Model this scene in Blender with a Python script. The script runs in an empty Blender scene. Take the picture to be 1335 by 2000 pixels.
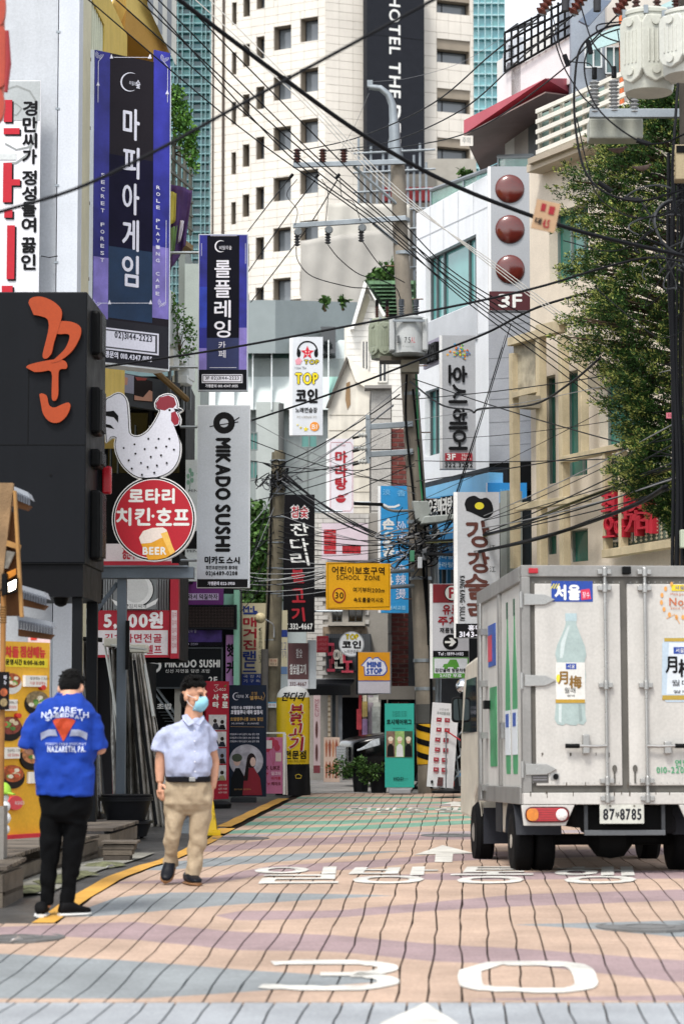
import bpy, bmesh, math, random
from mathutils import Vector, Matrix
random.seed(7)
sc = bpy.context.scene
COL = sc.collection
# ------------------------------------------------------------------ camera
FPX = 4722.0; HOR = 1400.0; CAMZ = 1.54
PITCH = math.atan((HOR-1000)/FPX)
cd = bpy.data.cameras.new('camera'); cam = bpy.data.objects.new('camera', cd); COL.objects.link(cam)
cam.location = (0, 0, CAMZ); cam.rotation_euler = (math.pi/2+PITCH, 0, 0)
cd.sensor_fit = 'VERTICAL'; cd.sensor_height = 36; cd.sensor_width = 24; cd.lens = 36*FPX/2000
cd.clip_start = .1; cd.clip_end = 2000
cd.dof.use_dof = True; cd.dof.focus_distance = 34; cd.dof.aperture_fstop = 3.2
sc.camera = cam
# ------------------------------------------------------------------ light
SUN_EL, SUN_AZ = math.radians(58), math.radians(205)     # azimuth from +Y, clockwise
w = bpy.data.worlds.new('World'); sc.world = w; w.use_nodes = True
nt = w.node_tree; bg = nt.nodes['Background']
sky = nt.nodes.new('ShaderNodeTexSky'); sky.sky_type = 'NISHITA'; sky.sun_disc = False
sky.sun_elevation = SUN_EL; sky.sun_rotation = SUN_AZ
sky.air_density = 1.0; sky.dust_density = 1.5; sky.ozone_density = 1.0
hs = nt.nodes.new('ShaderNodeHueSaturation'); hs.inputs['Saturation'].default_value = .22
nt.links.new(sky.outputs[0], hs.inputs['Color']); nt.links.new(hs.outputs[0], bg.inputs[0])
bg.inputs[1].default_value = .15
sl = bpy.data.lights.new('sun', 'SUN'); so = bpy.data.objects.new('sun', sl); COL.objects.link(so)
sl.energy = 1.5; sl.angle = math.radians(12); sl.color = (1, .95, .88)
sd = Vector((math.sin(SUN_AZ)*math.cos(SUN_EL), math.cos(SUN_AZ)*math.cos(SUN_EL), math.sin(SUN_EL)))
so.rotation_euler = sd.to_track_quat('Z', 'Y').to_euler(); so.location = (0, -10, 60)
vs = sc.view_settings; vs.view_transform = 'Standard'; vs.look = 'None'; vs.exposure = 1.12; vs.gamma = 1
# ------------------------------------------------------------------ pixel -> place
CA, SA = math.cos(PITCH), math.sin(PITCH)
def ray(u, v):
    a, b = (u-667.5)/FPX, (1000-v)/FPX
    return Vector((a, CA-SA*b, SA+CA*b))
def at(u, v, Y):
    d = ray(u, v); return Vector((0, 0, CAMZ))+d*(Y/d.y)
GP = [(-5, 0), (13.2, 0), (17.2, .125), (19.7, .2), (21.7, .19), (24.2, .13), (27, .13), (30, .16), (38, .18), (400, .18)]
def _gz(y):
    for (a, p), (b, q) in zip(GP, GP[1:]):
        if y <= b: return p+(q-p)*max(0, (y-a)/(b-a))
    return GP[-1][1]
def gz(y): return (_gz(y-.8)+_gz(y-.4)+_gz(y)+_gz(y+.4)+_gz(y+.8))/5
def gp(u, v):
    d = ray(u, v); y = 6.0
    while y < 200 and CAMZ+d.z/d.y*y > gz(y): y += .05
    return Vector((d.x/d.y*y, y, gz(y)))
# ------------------------------------------------------------------ materials
def lin(c): return tuple((x/12.92 if x <= .04045 else ((x+.055)/1.055)**2.4) for x in c)
def hexc(h): h = h.lstrip('#'); return lin(tuple(int(h[i:i+2], 16)/255 for i in (0, 2, 4)))
MC = {}
def M(h, rough=.6, metal=0, var=.1, sc_=2.5, bump=0, bsc=60, streak=0, rake=0, alpha=1, trans=0, emit=0, spec=.3, fine=.06):
    key = (h, rough, metal, var, sc_, bump, bsc, streak, rake, alpha, trans, emit, spec, fine)
    if key in MC: return MC[key]
    m = bpy.data.materials.new('m_'+h.lstrip('#')); MC[key] = m; m.use_nodes = True
    t = m.node_tree; N = t.nodes; L = t.links; b = N['Principled BSDF']
    col = hexc(h)
    if spec == .3 and max(col) < .06: spec = .1
    b.inputs['Roughness'].default_value = rough; b.inputs['Metallic'].default_value = metal
    b.inputs['Specular IOR Level'].default_value = spec
    b.inputs['Alpha'].default_value = alpha; b.inputs['Transmission Weight'].default_value = trans
    geo = N.new('ShaderNodeNewGeometry')
    def noise(s, det=3, vec=None):
        n = N.new('ShaderNodeTexNoise'); n.inputs['Scale'].default_value = s; n.inputs['Detail'].default_value = det
        L.new(vec or geo.outputs['Position'], n.inputs['Vector']); return n.outputs['Fac']
    def mul(c, f, lo, hi):
        mr = N.new('ShaderNodeMapRange'); mr.inputs['From Min'].default_value = .3; mr.inputs['From Max'].default_value = .7
        mr.inputs['To Min'].default_value = lo; mr.inputs['To Max'].default_value = hi; L.new(f, mr.inputs['Value'])
        x = N.new('ShaderNodeMix'); x.data_type = 'RGBA'; x.blend_type = 'MULTIPLY'; x.inputs[0].default_value = 1
        if isinstance(c, tuple): x.inputs[6].default_value = (*c, 1)
        else: L.new(c, x.inputs[6])
        L.new(mr.outputs[0], x.inputs[7]); return x.outputs[2]
    c = col
    if var: c = mul(c, noise(sc_), 1-var, 1+var*.4)
    if fine: c = mul(c, noise(45, 2), 1-fine, 1+fine)
    if streak:
        mp = N.new('ShaderNodeMapping'); mp.inputs['Scale'].default_value = (5, 5, .35)
        L.new(geo.outputs['Position'], mp.inputs['Vector'])
        c = mul(c, noise(1.3, 5, mp.outputs[0]), 1-streak, 1)
    if rake:
        mp = N.new('ShaderNodeMapping'); mp.inputs['Scale'].default_value = (1.2, 14, 1)
        L.new(geo.outputs['Position'], mp.inputs['Vector']); c = mul(c, noise(2.2, 4, mp.outputs[0]), 1-rake, 1+rake*.5)
    if isinstance(c, tuple): b.inputs['Base Color'].default_value = (*c, 1)
    else: L.new(c, b.inputs['Base Color'])
    if rough > .15:
        mr = N.new('ShaderNodeMapRange'); mr.inputs['To Min'].default_value = max(.05, rough-.12); mr.inputs['To Max'].default_value = min(1, rough+.12)
        L.new(noise(6), mr.inputs['Value']); L.new(mr.outputs[0], b.inputs['Roughness'])
    if bump:
        bn = N.new('ShaderNodeBump'); bn.inputs['Strength'].default_value = bump; bn.inputs['Distance'].default_value = .02
        L.new(noise(bsc, 4), bn.inputs['Height']); L.new(bn.outputs[0], b.inputs['Normal'])
    if emit:
        b.inputs['Emission Color'].default_value = (*col, 1); b.inputs['Emission Strength'].default_value = emit
    return m
BLK = M('#0d0e0f', .5); WHT = M('#e6e6e6', .5); GALV = M('#8f969b', .45, .6, var=.2); CONC = M('#a39b8d', .85, bump=.3, var=.2, streak=.25)
DKG = M('#1c1f24', .5); CABL = M('#17181b', .6, var=0); GLASS = M('#5f9a98', .04, var=.25, sc_=.8, spec=.9, fine=0); DGLASS = M('#14181b', .05, var=.3, sc_=.8, spec=.8, fine=0)
# ------------------------------------------------------------------ mesh builder
ORG = {}
class MB:
    def __init__(s): s.v, s.f, s.m = [], [], []
    def add(s, vs, fs, mi=0):
        n = len(s.v); s.v += [Vector(p) for p in vs]; s.f += [tuple(i+n for i in f) for f in fs]; s.m += [mi]*len(fs); return s
    def obox(s, o, a, b, c, mi=0):
        o, a, b, c = map(Vector, (o, a, b, c))
        return s.add([o, o+a, o+a+b, o+b, o+c, o+a+c, o+a+b+c, o+b+c], [(0, 3, 2, 1), (4, 5, 6, 7), (0, 1, 5, 4), (1, 2, 6, 5), (2, 3, 7, 6), (3, 0, 4, 7)], mi)
    def box(s, x0, x1, y0, y1, z0, z1, mi=0): return s.obox((x0, y0, z0), (x1-x0, 0, 0), (0, y1-y0, 0), (0, 0, z1-z0), mi)
    def prism(s, pts, vec, mi=0):
        n = len(pts); p = [Vector(q) for q in pts]; q = [a+Vector(vec) for a in p]
        return s.add(p+q, [tuple(range(n)), tuple(range(2*n-1, n-1, -1))]+[(i, i+n, (i+1) % n+n, (i+1) % n) for i in range(n)], mi)
    def tube(s, pts, r, n=8, mi=0, caps=True, ell=1):
        P = [Vector(p) for p in pts]; k = len(P); R = r if isinstance(r, (list, tuple)) else [r]*k
        vs, fs, up = [], [], None
        for i in range(k):
            t = (P[min(i+1, k-1)]-P[max(i-1, 0)]).normalized()
            if up is None: up = Vector((0, 0, 1)) if abs(t.z) < .9 else Vector((1, 0, 0))
            a = t.cross(up).normalized(); b = a.cross(t).normalized(); up = b
            for j in range(n):
                th = 2*math.pi*j/n; vs.append(P[i]+a*math.cos(th)*R[i]+b*math.sin(th)*R[i]*ell)
        for i in range(k-1):
            for j in range(n):
                fs.append((i*n+j, i*n+(j+1) % n, (i+1)*n+(j+1) % n, (i+1)*n+j))
        if caps: fs += [tuple(range(n-1, -1, -1)), tuple((k-1)*n+j for j in range(n))]
        return s.add(vs, fs, mi)
    def lathe(s, c, prof, n=16, ax='z', mi=0):
        c = Vector(c); vs, fs = [], []; k = len(prof)
        for r, h in prof:
            for j in range(n):
                th = 2*math.pi*j/n; p, q = r*math.cos(th), r*math.sin(th)
                vs.append(c+Vector({'z': (p, q, h), 'x': (h, p, q), 'y': (p, h, q)}[ax]))
        for i in range(k-1):
            for j in range(n): fs.append((i*n+j, i*n+(j+1) % n, (i+1)*n+(j+1) % n, (i+1)*n+j))
        fs += [tuple(range(n-1, -1, -1)), tuple((k-1)*n+j for j in range(n))]
        return s.add(vs, fs, mi)
    def build(s, name, mat, parent=None, smooth=False, loc=None, bevel=0):
        o_ = ORG.get(parent.name) if parent else (Vector(loc) if loc is not None else Vector((0, 0, 0)))
        me = bpy.data.meshes.new(name); me.from_pydata([p-o_ for p in s.v], [], s.f)
        for m in (mat if isinstance(mat, (list, tuple)) else [mat]): me.materials.append(m)
        if any(s.m): me.polygons.foreach_set('material_index', s.m)
        if smooth: me.polygons.foreach_set('use_smooth', [True]*len(me.polygons))
        bm = bmesh.new(); bm.from_mesh(me); bmesh.ops.recalc_face_normals(bm, faces=bm.faces); bm.to_mesh(me); bm.free()
        o = bpy.data.objects.new(name, me); COL.objects.link(o)
        if parent: o.parent = parent
        else: o.location = o_
        ORG[o.name] = o_
        if bevel:
            b = o.modifiers.new('bevel', 'BEVEL'); b.width = bevel; b.segments = 2; b.limit_method = 'ANGLE'
        if smooth and smooth != 2 and not bevel:
            try: me.set_sharp_from_angle(angle=math.radians(40))
            except Exception: pass
        return o
def tag(o, label=None, cat=None, group=None, kind=None):
    for k, v in (('label', label), ('category', cat), ('group', group), ('kind', kind)):
        if v: o[k] = v
    return o
def thing(name, label, cat, loc, group=None):
    e = bpy.data.objects.new(name, None); COL.objects.link(e); e.location = loc; e.empty_display_size = .1
    ORG[e.name] = Vector(loc); return tag(e, label, cat, group)
def share(src, parent, dloc):
    o = src.copy(); COL.objects.link(o); o.parent = parent; o.location = dloc; return o
# ------------------------------------------------------------------ lettering
TC = {}; GA = {}
def atlas(chars):
    """all characters once: one text block, one character on each line"""
    cu = bpy.data.curves.new('t', 'FONT'); cu.body = '\n'.join(chars); cu.size = 1; cu.space_line = 3; cu.resolution_u = 3; cu.fill_mode = 'FRONT'
    o = bpy.data.objects.new('t', cu); me = bpy.data.meshes.new_from_object(o)
    for p in me.polygons:
        ids = list(p.vertices); k = int(round((.35-me.vertices[ids[0]].co.y)/3))
        if not 0 <= k < len(chars): continue
        vs, fs, mp_ = GA.setdefault(chars[k], ([], [], {}))
        for i in ids:
            if i not in mp_: mp_[i] = len(vs); c = me.vertices[i].co; vs.append((c.x, c.y+3*k))
        fs.append(tuple(mp_[i] for i in ids))
    bpy.data.objects.remove(o); bpy.data.curves.remove(cu); bpy.data.meshes.remove(me)
def glyphs(txt):
    if txt in TC: return TC[txt]
    miss = [c for c in sorted(set(txt)) if c != ' ' and c not in GA]
    if miss: atlas(miss)
    vs, fs, x = [], [], 0.
    for ch in txt:
        if ch == ' ' or ch not in GA: x += .3; continue
        v, f, _ = GA[ch]; n = len(vs); x0, x1 = min(p[0] for p in v), max(p[0] for p in v)
        if ord(ch) > 0x2e80: ox = x; adv = .95
        else: ox = x-x0+.09; adv = x1-x0+.18
        vs += [(p[0]+ox, p[1]) for p in v]; fs += [tuple(i+n for i in q) for q in f]; x += adv
    if not vs: TC[txt] = ([], []); return TC[txt]
    x0, x1 = min(v[0] for v in vs), max(v[0] for v in vs); y0, y1 = min(v[1] for v in vs), max(v[1] for v in vs)
    vs = [((x-x0)/max(1e-6, x1-x0), (y-y0)/max(1e-6, y1-y0)) for x, y in vs]
    TC[txt] = (vs, fs); return TC[txt]
# ------------------------------------------------------------------ a vertical face seen in the photo
class Face:
    """vertical plane through the pixels' columns u0 (distance Y0) and u1 (distance Y1); content is given in photo pixels"""
    def __init__(s, u0, v0, u1, v1, Y0, Y1=None):
        Y1 = Y0 if Y1 is None else Y1
        vm = (v0+v1)/2; s.r = (u0, v0, u1, v1); s.vm = vm
        s.A = at(u0, vm, Y0); s.B = at(u1, vm, Y1); s.A.z = s.B.z = 0
        s.d = (s.B-s.A).normalized(); s.n = Vector((s.d.y, -s.d.x, 0))
        if s.n.y > 0: s.n = -s.n
        s.w = (s.B-s.A).length
    def xy(s, u, lift=0):
        d = ray(u, s.vm); k = (s.A.dot(s.n)+lift)/(d.x*s.n.x+d.y*s.n.y); return Vector((d.x*k, d.y*k, 0))
    def z(s, u, v, lift=0): return at(u, v, s.xy(u, lift).y).z
    def P(s, u, v, lift=0): p = s.xy(u, lift); p.z = s.z(u, v, lift); return p
    def rect(s, u0, v0, u1, v1, lift=0):
        a, b = s.xy(u0, lift), s.xy(u1, lift); zt, zb = s.z(u0, v0, lift), s.z(u0, v1, lift)
        return [Vector((a.x, a.y, zb)), Vector((b.x, b.y, zb)), Vector((b.x, b.y, zt)), Vector((a.x, a.y, zt))]
    def mbox(s, mb, u0, v0, u1, v1, l0, l1, mi=0): mb.prism(s.rect(u0, v0, u1, v1, l0), s.n*(l1-l0), mi)
    def box(s, u0, v0, u1, v1, l0, l1, mat, name, par=None, bevel=0, loc=None):
        mb = MB(); s.mbox(mb, u0, v0, u1, v1, l0, l1); return mb.build(name, mat, par, bevel=bevel, loc=loc)
    def poly(s, pts, mat, name, par, l0=.004, l1=0):
        mb = MB(); p = [s.P(u, v, l0) for u, v in pts]; mb.prism(p, s.n*(l1-l0)); return mb.build(name, mat, par)
    def disc(s, u, v, ru, rv, mat, name, par, l0=.004, l1=0, n=28, a0=0, a1=360):
        k = n if a1-a0 >= 360 else n+1
        return s.poly([(u+ru*math.cos(math.radians(a0+(a1-a0)*i/n)), v+rv*math.sin(math.radians(a0+(a1-a0)*i/n))) for i in range(k)], mat, name, par, l0, l1)
    def line(s, pts, wpx, mat, name, par, l0=.004, close=False):
        """a flat stroke of width wpx (number or list) along photo points"""
        P = list(pts)+([pts[0]] if close else []); n = len(P); W = wpx if isinstance(wpx, (list, tuple)) else [wpx]*n
        L_, R_ = [], []
        for i in range(n):
            a, b = P[max(0, i-1)], P[min(n-1, i+1)]
            if close and i in (0, n-1): a, b = P[n-2], P[1]
            dx, dy = b[0]-a[0], b[1]-a[1]; q = math.hypot(dx, dy) or 1; k = W[min(i, len(W)-1)]/2
            L_.append(s.P(P[i][0]-dy/q*k, P[i][1]+dx/q*k, l0)); R_.append(s.P(P[i][0]+dy/q*k, P[i][1]-dx/q*k, l0))
        mb = MB(); mb.add(L_+R_, [(i, i+1, n+i+1, n+i) for i in range(n-1)]); return mb.build(name, mat, par)
    def text(s, txt, u0, v0, u1, v1, mat, par, lift=.006, bold=0, rot=0, ext=0, name='lettering', shear=0, arc=0):
        vs, fs = glyphs(txt)
        if not vs: return None
        c = s.rect(u0, v0, u1, v1); o, du, dv = c[0], c[1]-c[0], c[3]-c[0]
        mb = MB(); offs = [(0, 0)]
        if bold: k = bold; offs = [(-k, 0), (k, 0), (0, k), (0, -k)] if not ext else [(-k, 0), (k, 0)]
        eu, ev = du/max(1, abs(u1-u0)), dv/max(1, abs(v1-v0))
        for i, (ox, oy) in enumerate(offs):
            pts = []
            for x, y in vs:
                if rot == 90: x, y = y, 1-x
                elif rot == -90: x, y = 1-y, x
                x += shear*(y-.5); y += arc*(1-(2*x-1)**2)
                pts.append(o+du*x+dv*y+eu*ox+ev*oy+s.n*(lift+i*.00012))
            if ext:
                n = len(pts); mb.add(pts+[p+s.n*ext for p in pts], [tuple(reversed(f)) for f in fs]+[tuple(a+n for a in f) for f in fs])
                from collections import Counter
                ec = Counter(tuple(sorted((f[j], f[(j+1) % len(f)]))) for f in fs for j in range(len(f)))
                b0 = len(mb.v)-2*n
                for (a, b), q in ec.items():
                    if q == 1: mb.f.append((b0+a, b0+b, b0+b+n, b0+a+n)); mb.m.append(0)
            else: mb.add(pts, fs)
        return mb.build(name, mat, par)
    def vtext(s, txt, u0, v0, u1, v1, mat, par, gap=.12, **k):
        h = (v1-v0)/len(txt)
        mb = [s.text(ch, u0, v0+i*h+h*gap/2, u1, v0+(i+1)*h-h*gap/2, mat, par, **k) for i, ch in enumerate(txt) if ch != ' ']
        return mb
    def wall(s, u0, v0, u1, v1, holes, mat, name, par, depth=.25, lift=0, rev=None):
        """wall with real openings"""
        us = sorted({u0, u1, *[x for h in holes for x in (h[0], h[2])]}); vs = sorted({v0, v1, *[x for h in holes for x in (h[1], h[3])]})
        mb = MB()
        zr = {v: s.z(u0, v) for v in vs}
        def p(u, v, l): q = s.xy(u)+s.n*l; q.z = zr[v]; return q
        for a, b in zip(us, us[1:]):
            for c, d in zip(vs, vs[1:]):
                if any(h[0] <= a and b <= h[2] and h[1] <= c and d <= h[3] for h in holes): continue
                mb.add([p(a, d, lift), p(b, d, lift), p(b, c, lift), p(a, c, lift)], [(0, 1, 2, 3)])
        for a, c, b, d in list(holes)+[(u0, v0, u1, v1)]:
            q = [p(a, d, lift), p(b, d, lift), p(b, c, lift), p(a, c, lift)]; r = [x-s.n*depth for x in q]
            mb.add(q+r, [(i, (i+1) % 4, 4+(i+1) % 4, 4+i) for i in range(4)])
        return mb.build(name, mat, par)
    def window(s, u0, v0, u1, v1, par, fmat, gmat, fw=3, mu=(), tr=(), back=.12, vref=None, name='window'):
        """frame with mullions and one pane per light, set back in its opening"""
        z0, z1 = (s.z(vref if vref is not None else u0, v1), s.z(vref if vref is not None else u0, v0))
        mb = MB(); sc1 = (z1-z0)/max(1, v1-v0)
        def bar(a, b, c, d, l0, l1):
            x, y = s.xy(a), s.xy(b); za, zb = z1-(c-v0)*sc1, z1-(d-v0)*sc1
            mb.prism([Vector((x.x, x.y, zb))+s.n*l1, Vector((y.x, y.y, zb))+s.n*l1, Vector((y.x, y.y, za))+s.n*l1, Vector((x.x, x.y, za))+s.n*l1], s.n*(l0-l1))
        us = [u0, *mu, u1]; vs = [v0, *tr, v1]; h = fw/2
        for i, u in enumerate(us):
            a, b = (u, u+fw) if i == 0 else (u-fw, u) if i == len(us)-1 else (u-h, u+h)
            bar(a, b, v0, v1, -back+.04, -back-.04)
        for i, v in enumerate(vs):
            a, b = (v, v+fw) if i == 0 else (v-fw, v) if i == len(vs)-1 else (v-h, v+h)
            bar(u0, u1, a, b, -back+.037, -back-.037)
        f = mb.build(name, fmat, par)
        for a, b in zip(us, us[1:]):
            for c, d in zip(vs, vs[1:]):
                mb = MB(); bar(a, b, c, d, -back, -back-.012); mb.build('pane', gmat, f)
        return f
class Sign(Face):
    def __init__(s, name, label, u0, v0, u1, v1, Y0, Y1=None, body=WHT, depth=.14, cat='sign', group=None, face=None, rim=None, rimpx=3, arm=None, armpx=40):
        Face.__init__(s, u0, v0, u1, v1, Y0, Y1)
        c = s.rect(u0, v0, u1, v1); s.o = thing(name, label, cat, (c[0]+c[1])/2, group); s.L = .004
        b = MB(); s.mbox(b, u0, v0, u1, v1, 0, -depth); b.build('box', body, s.o)
        if face: s.panel(u0+1.5, v0+1.5, u1-1.5, v1-1.5, face, 'face')
        if rim:
            mb = MB()
            for a in ((u0, v0, u1, v0+rimpx), (u0, v1-rimpx, u1, v1), (u0, v0+rimpx, u0+rimpx, v1-rimpx), (u1-rimpx, v0+rimpx, u1, v1-rimpx)): s.mbox(mb, *a, .02, -.003)
            mb.build('frame', rim, s.o)
        if arm:
            for f in (.12, .85):
                v = v0+(v1-v0)*f; mb = MB(); e = s.d*(armpx/80.*1.)*(1 if arm == 'R' else -1)
                p = s.P(u1-3 if arm == 'R' else u0+3, v, -depth*.5); mb.tube([p, p+e], .022, 6); mb.build('bracket', GALV, s.o)
    def panel(s, u0, v0, u1, v1, mat, name='panel', lift=None):
        s.L += .0005; l = lift or s.L; return s.box(u0, v0, u1, v1, l, -.002, mat, name, s.o)
    def t(s, txt, u0, v0, u1, v1, mat, **k): s.L += .0004; return s.text(txt, u0, v0, u1, v1, mat, s.o, lift=k.pop('lift', s.L+.0008), **k)
    def vt(s, txt, u0, v0, u1, v1, mat, **k): s.L += .0004; return s.vtext(txt, u0, v0, u1, v1, mat, s.o, lift=s.L+.0008, **k)
    def pl(s, pts, mat, name='graphic'): s.L += .0005; return s.poly(pts, mat, name, s.o, s.L, 0)
    def dc(s, u, v, ru, rv, mat, name='graphic', **k): s.L += .0005; return s.disc(u, v, ru, rv, mat, name, s.o, s.L, 0, **k)
    def ln(s, pts, w_, mat, name='graphic', **k): s.L += .0005; return s.line(pts, w_, mat, name, s.o, s.L+.0008, **k)
def cat_rom(pts, k=8):
    P = [Vector(p) for p in pts]
    if len(P) < 3: return [P[0].lerp(P[1], i/k) for i in range(k+1)]
    Q = [2*P[0]-P[1]]+P+[2*P[-1]-P[-2]]; out = []
    for i in range(1, len(Q)-2):
        a, b, c, d = Q[i-1:i+3]
        for j in range(k):
            t = j/k; out.append(.5*((2*b)+(c-a)*t+(2*a-5*b+4*c-d)*t*t+(3*b-a-3*c+d)*t*t*t))
    return out+[P[-1]]
def sm(pts, k=3):
    q = [Vector((u, v, 0)) for u, v in pts]; r = cat_rom(q[-2:]+q+q[:2], k); return [(p.x, p.y) for p in r[2*k:-2*k]][:-1]
def leaves(mb, c, rad, n, size, flat=1., squash=1., drop=0):
    """n leaf quads spread through an ellipsoid"""
    for _ in range(n):
        while True:
            d = Vector((random.uniform(-1, 1), random.uniform(-1, 1), random.uniform(-1, 1)))
            if d.length <= 1: break
        p = Vector(c)+Vector((d.x*rad[0], d.y*rad[1], d.z*rad[2]))
        a = Vector((random.gauss(0, 1), random.gauss(0, 1), random.gauss(0, 1)-drop)).normalized()
        b = a.cross(Vector((random.gauss(0, 1), random.gauss(0, 1), random.gauss(0, 1)))).normalized()
        l = size*random.uniform(.6, 1.3); k = l*.32*flat
        mb.add([p, p+a*l*.5+b*k, p+a*l, p+a*l*.5-b*k], [(0, 1, 2, 3)], random.choice((0, 0, 1, 2)))
WT = M('#d9d9d6', .5, var=0); TXT = M('#d6d6e2', .5, var=0); BK = M('#141416', .5, var=0)
# ================================================================== ground and road
SLOPE = .0505
def sheet(name, s0, s1, y0, y1, dz, mat, step=.8, kind='structure', skew=SLOPE):
    mb = MB(); n = max(1, int((y1-y0)/step)); vs = []
    for i in range(n+1):
        y = y0+(y1-y0)*i/n; vs += [(s0+skew*y, y, gz(y)+dz), (s1+skew*y, y, gz(y)+dz)]
    mb.add(vs, [(2*i, 2*i+1, 2*i+3, 2*i+2) for i in range(n)]); o = mb.build(name, mat); o['kind'] = kind; return o
ASPH = M('#63625f', .7, var=.35, sc_=1.2, bump=.6, bsc=90, fine=.3)
WETA = M('#4c4b49', .45, var=.45, sc_=1.6, bump=.5, bsc=70, fine=.3)
mb = MB(); vs = []; ys = [-30, 5]+[10+i*.8 for i in range(45)]+[60, 120, 300, 900]
for y in ys: vs += [(-300, y, gz(y)-.035), (300, y, gz(y)-.035)]
mb.add(vs, [(2*i, 2*i+1, 2*i+3, 2*i+2) for i in range(len(ys)-1)])
tag(mb.build('ground', ASPH), kind='structure')
road = sheet('road', -6.2, 6.4, 6, 43.6, -.022, M('#2b221d', .9, var=.3))
ORG[road.name] = Vector((0, 0, 0))
sheet('pavement', -9, -2.99, 16.75, 43.4, -.004, WETA)
sheet('side_lane', -14, -1.0, 43.42, 58, .001, M('#8d8a86', .75, var=.3, sc_=1.4, bump=.3, fine=.2))
PEACH = M('#b09886', .75, rake=.14, var=.24, sc_=1.3, bump=.35, bsc=110, fine=.14); MAUV = M('#937f80', .75, rake=.14, var=.24, sc_=1.3, bump=.35, bsc=110, fine=.14)
GREY = M('#83888a', .75, rake=.12, var=.24, sc_=1.3, bump=.35, bsc=110, fine=.14); GREEN = M('#6d9583', .75, var=.24, sc_=1.3, bump=.3, bsc=110, fine=.14); NEARG = M('#979b9f', .75, var=.24, sc_=1.3, bump=.35, bsc=110, fine=.14); LAV = M('#9b9093', .75, var=.24, sc_=1.3, bump=.3, bsc=110, fine=.14)
YEL = M('#c0913f', .7, var=.2, sc_=1.8, bump=.2, fine=.12)
def spl(pts):
    q = sorted(((p.x-SLOPE*p.y, p.y) for p in (gp(u, v) for u, v in pts))); return q
def itp(q, s, ext):
    if s < q[0][0]: return q[0][1]+(s-q[0][0])*0 if ext[0] else None
    if s > q[-1][0]: return q[-1][1] if ext[1] else None
    for (a, p), (b, r) in zip(q, q[1:]):
        if s <= b: return p+(r-p)*(s-a)/max(1e-6, b-a)
BANDS = []
def band(mi, top, bot, L=1, R=1): BANDS.append((mi, spl(bot), spl(top), (L, R)))
band(1, [(950, 1951), (1335, 1944)], [(900, 1953), (1335, 1957)], 0, 1)
band(2, [(0, 1863), (260, 1878), (500, 1898), (780, 1914)], [(0, 1952), (280, 1952), (500, 1938), (780, 1916)], 1, 0)
band(1, [(0, 1811), (260, 1802), (470, 1822), (650, 1827), (855, 1845), (1010, 1853), (1335, 1878)], [(0, 1825), (260, 1836), (470, 1857), (650, 1860), (855, 1879), (1010, 1884), (1335, 1920)])
band(1, [(430, 1790), (470, 1780), (650, 1779), (800, 1766), (1010, 1747), (1335, 1738)], [(430, 1791), (470, 1799), (650, 1794), (800, 1782), (1010, 1771), (1335, 1760)], 0, 1)
band(2, [(140, 1786), (200, 1757), (315, 1744), (470, 1744), (760, 1748)], [(140, 1791), (200, 1790), (315, 1779), (470, 1766), (760, 1750)], 1, 0)
band(2, [(1000, 1806), (1150, 1803), (1335, 1798)], [(1000, 1807), (1150, 1814), (1335, 1832)], 0, 1)
band(1, [(260, 1722), (420, 1713), (540, 1690), (700, 1682), (810, 1673), (917, 1665), (1335, 1655)], [(260, 1726), (420, 1726), (540, 1706), (700, 1698), (810, 1686), (917, 1680), (1335, 1668)])
band(1, [(700, 1712), (860, 1706), (1335, 1700)], [(700, 1713), (860, 1720), (1335, 1716)], 0, 1)
band(2, [(330, 1684), (420, 1675), (580, 1667), (780, 1662)], [(330, 1700), (420, 1692), (580, 1680), (780, 1663)], 1, 0)
band(1, [(430, 1652), (540, 1639), (660, 1635), (780, 1631), (1335, 1628)], [(430, 1664), (540, 1655), (660, 1649), (780, 1641), (1335, 1637)])
band(4, [(440, 1632), (560, 1628), (1335, 1619)], [(440, 1636), (560, 1632), (1335, 1625)])
band(3, [(430, 1623), (660, 1614), (920, 1602), (1335, 1596)], [(430, 1629), (660, 1623), (920, 1609), (1335, 1604)])
band(3, [(430, 1606), (660, 1603), (920, 1593), (1335, 1588)], [(430, 1613), (660, 1610), (920, 1598), (1335, 1593)])
band(3, [(450, 1596), (700, 1590), (1335, 1580.5)], [(450, 1600), (700, 1593), (1335, 1584)])
band(3, [(490, 1580), (700, 1579), (1335, 1573)], [(490, 1585), (700, 1584), (1335, 1578)])
band(4, [(490, 1575), (1335, 1568)], [(490, 1578), (1335, 1571)])
band(3, [(500, 1569), (700, 1567), (1335, 1563)], [(500, 1573), (700, 1571), (1335, 1566)])
band(3, [(500, 1557), (1335, 1555)], [(500, 1560), (1335, 1558)])
YC = gp(600, 1958).y; YFAR = 43.4
def wob(i, y): return .008*math.sin(y*1.25+i*2.13)+.006*math.sin(y*3.9+i*.7+1)+.003*math.sin(y*9+i*4)
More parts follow.
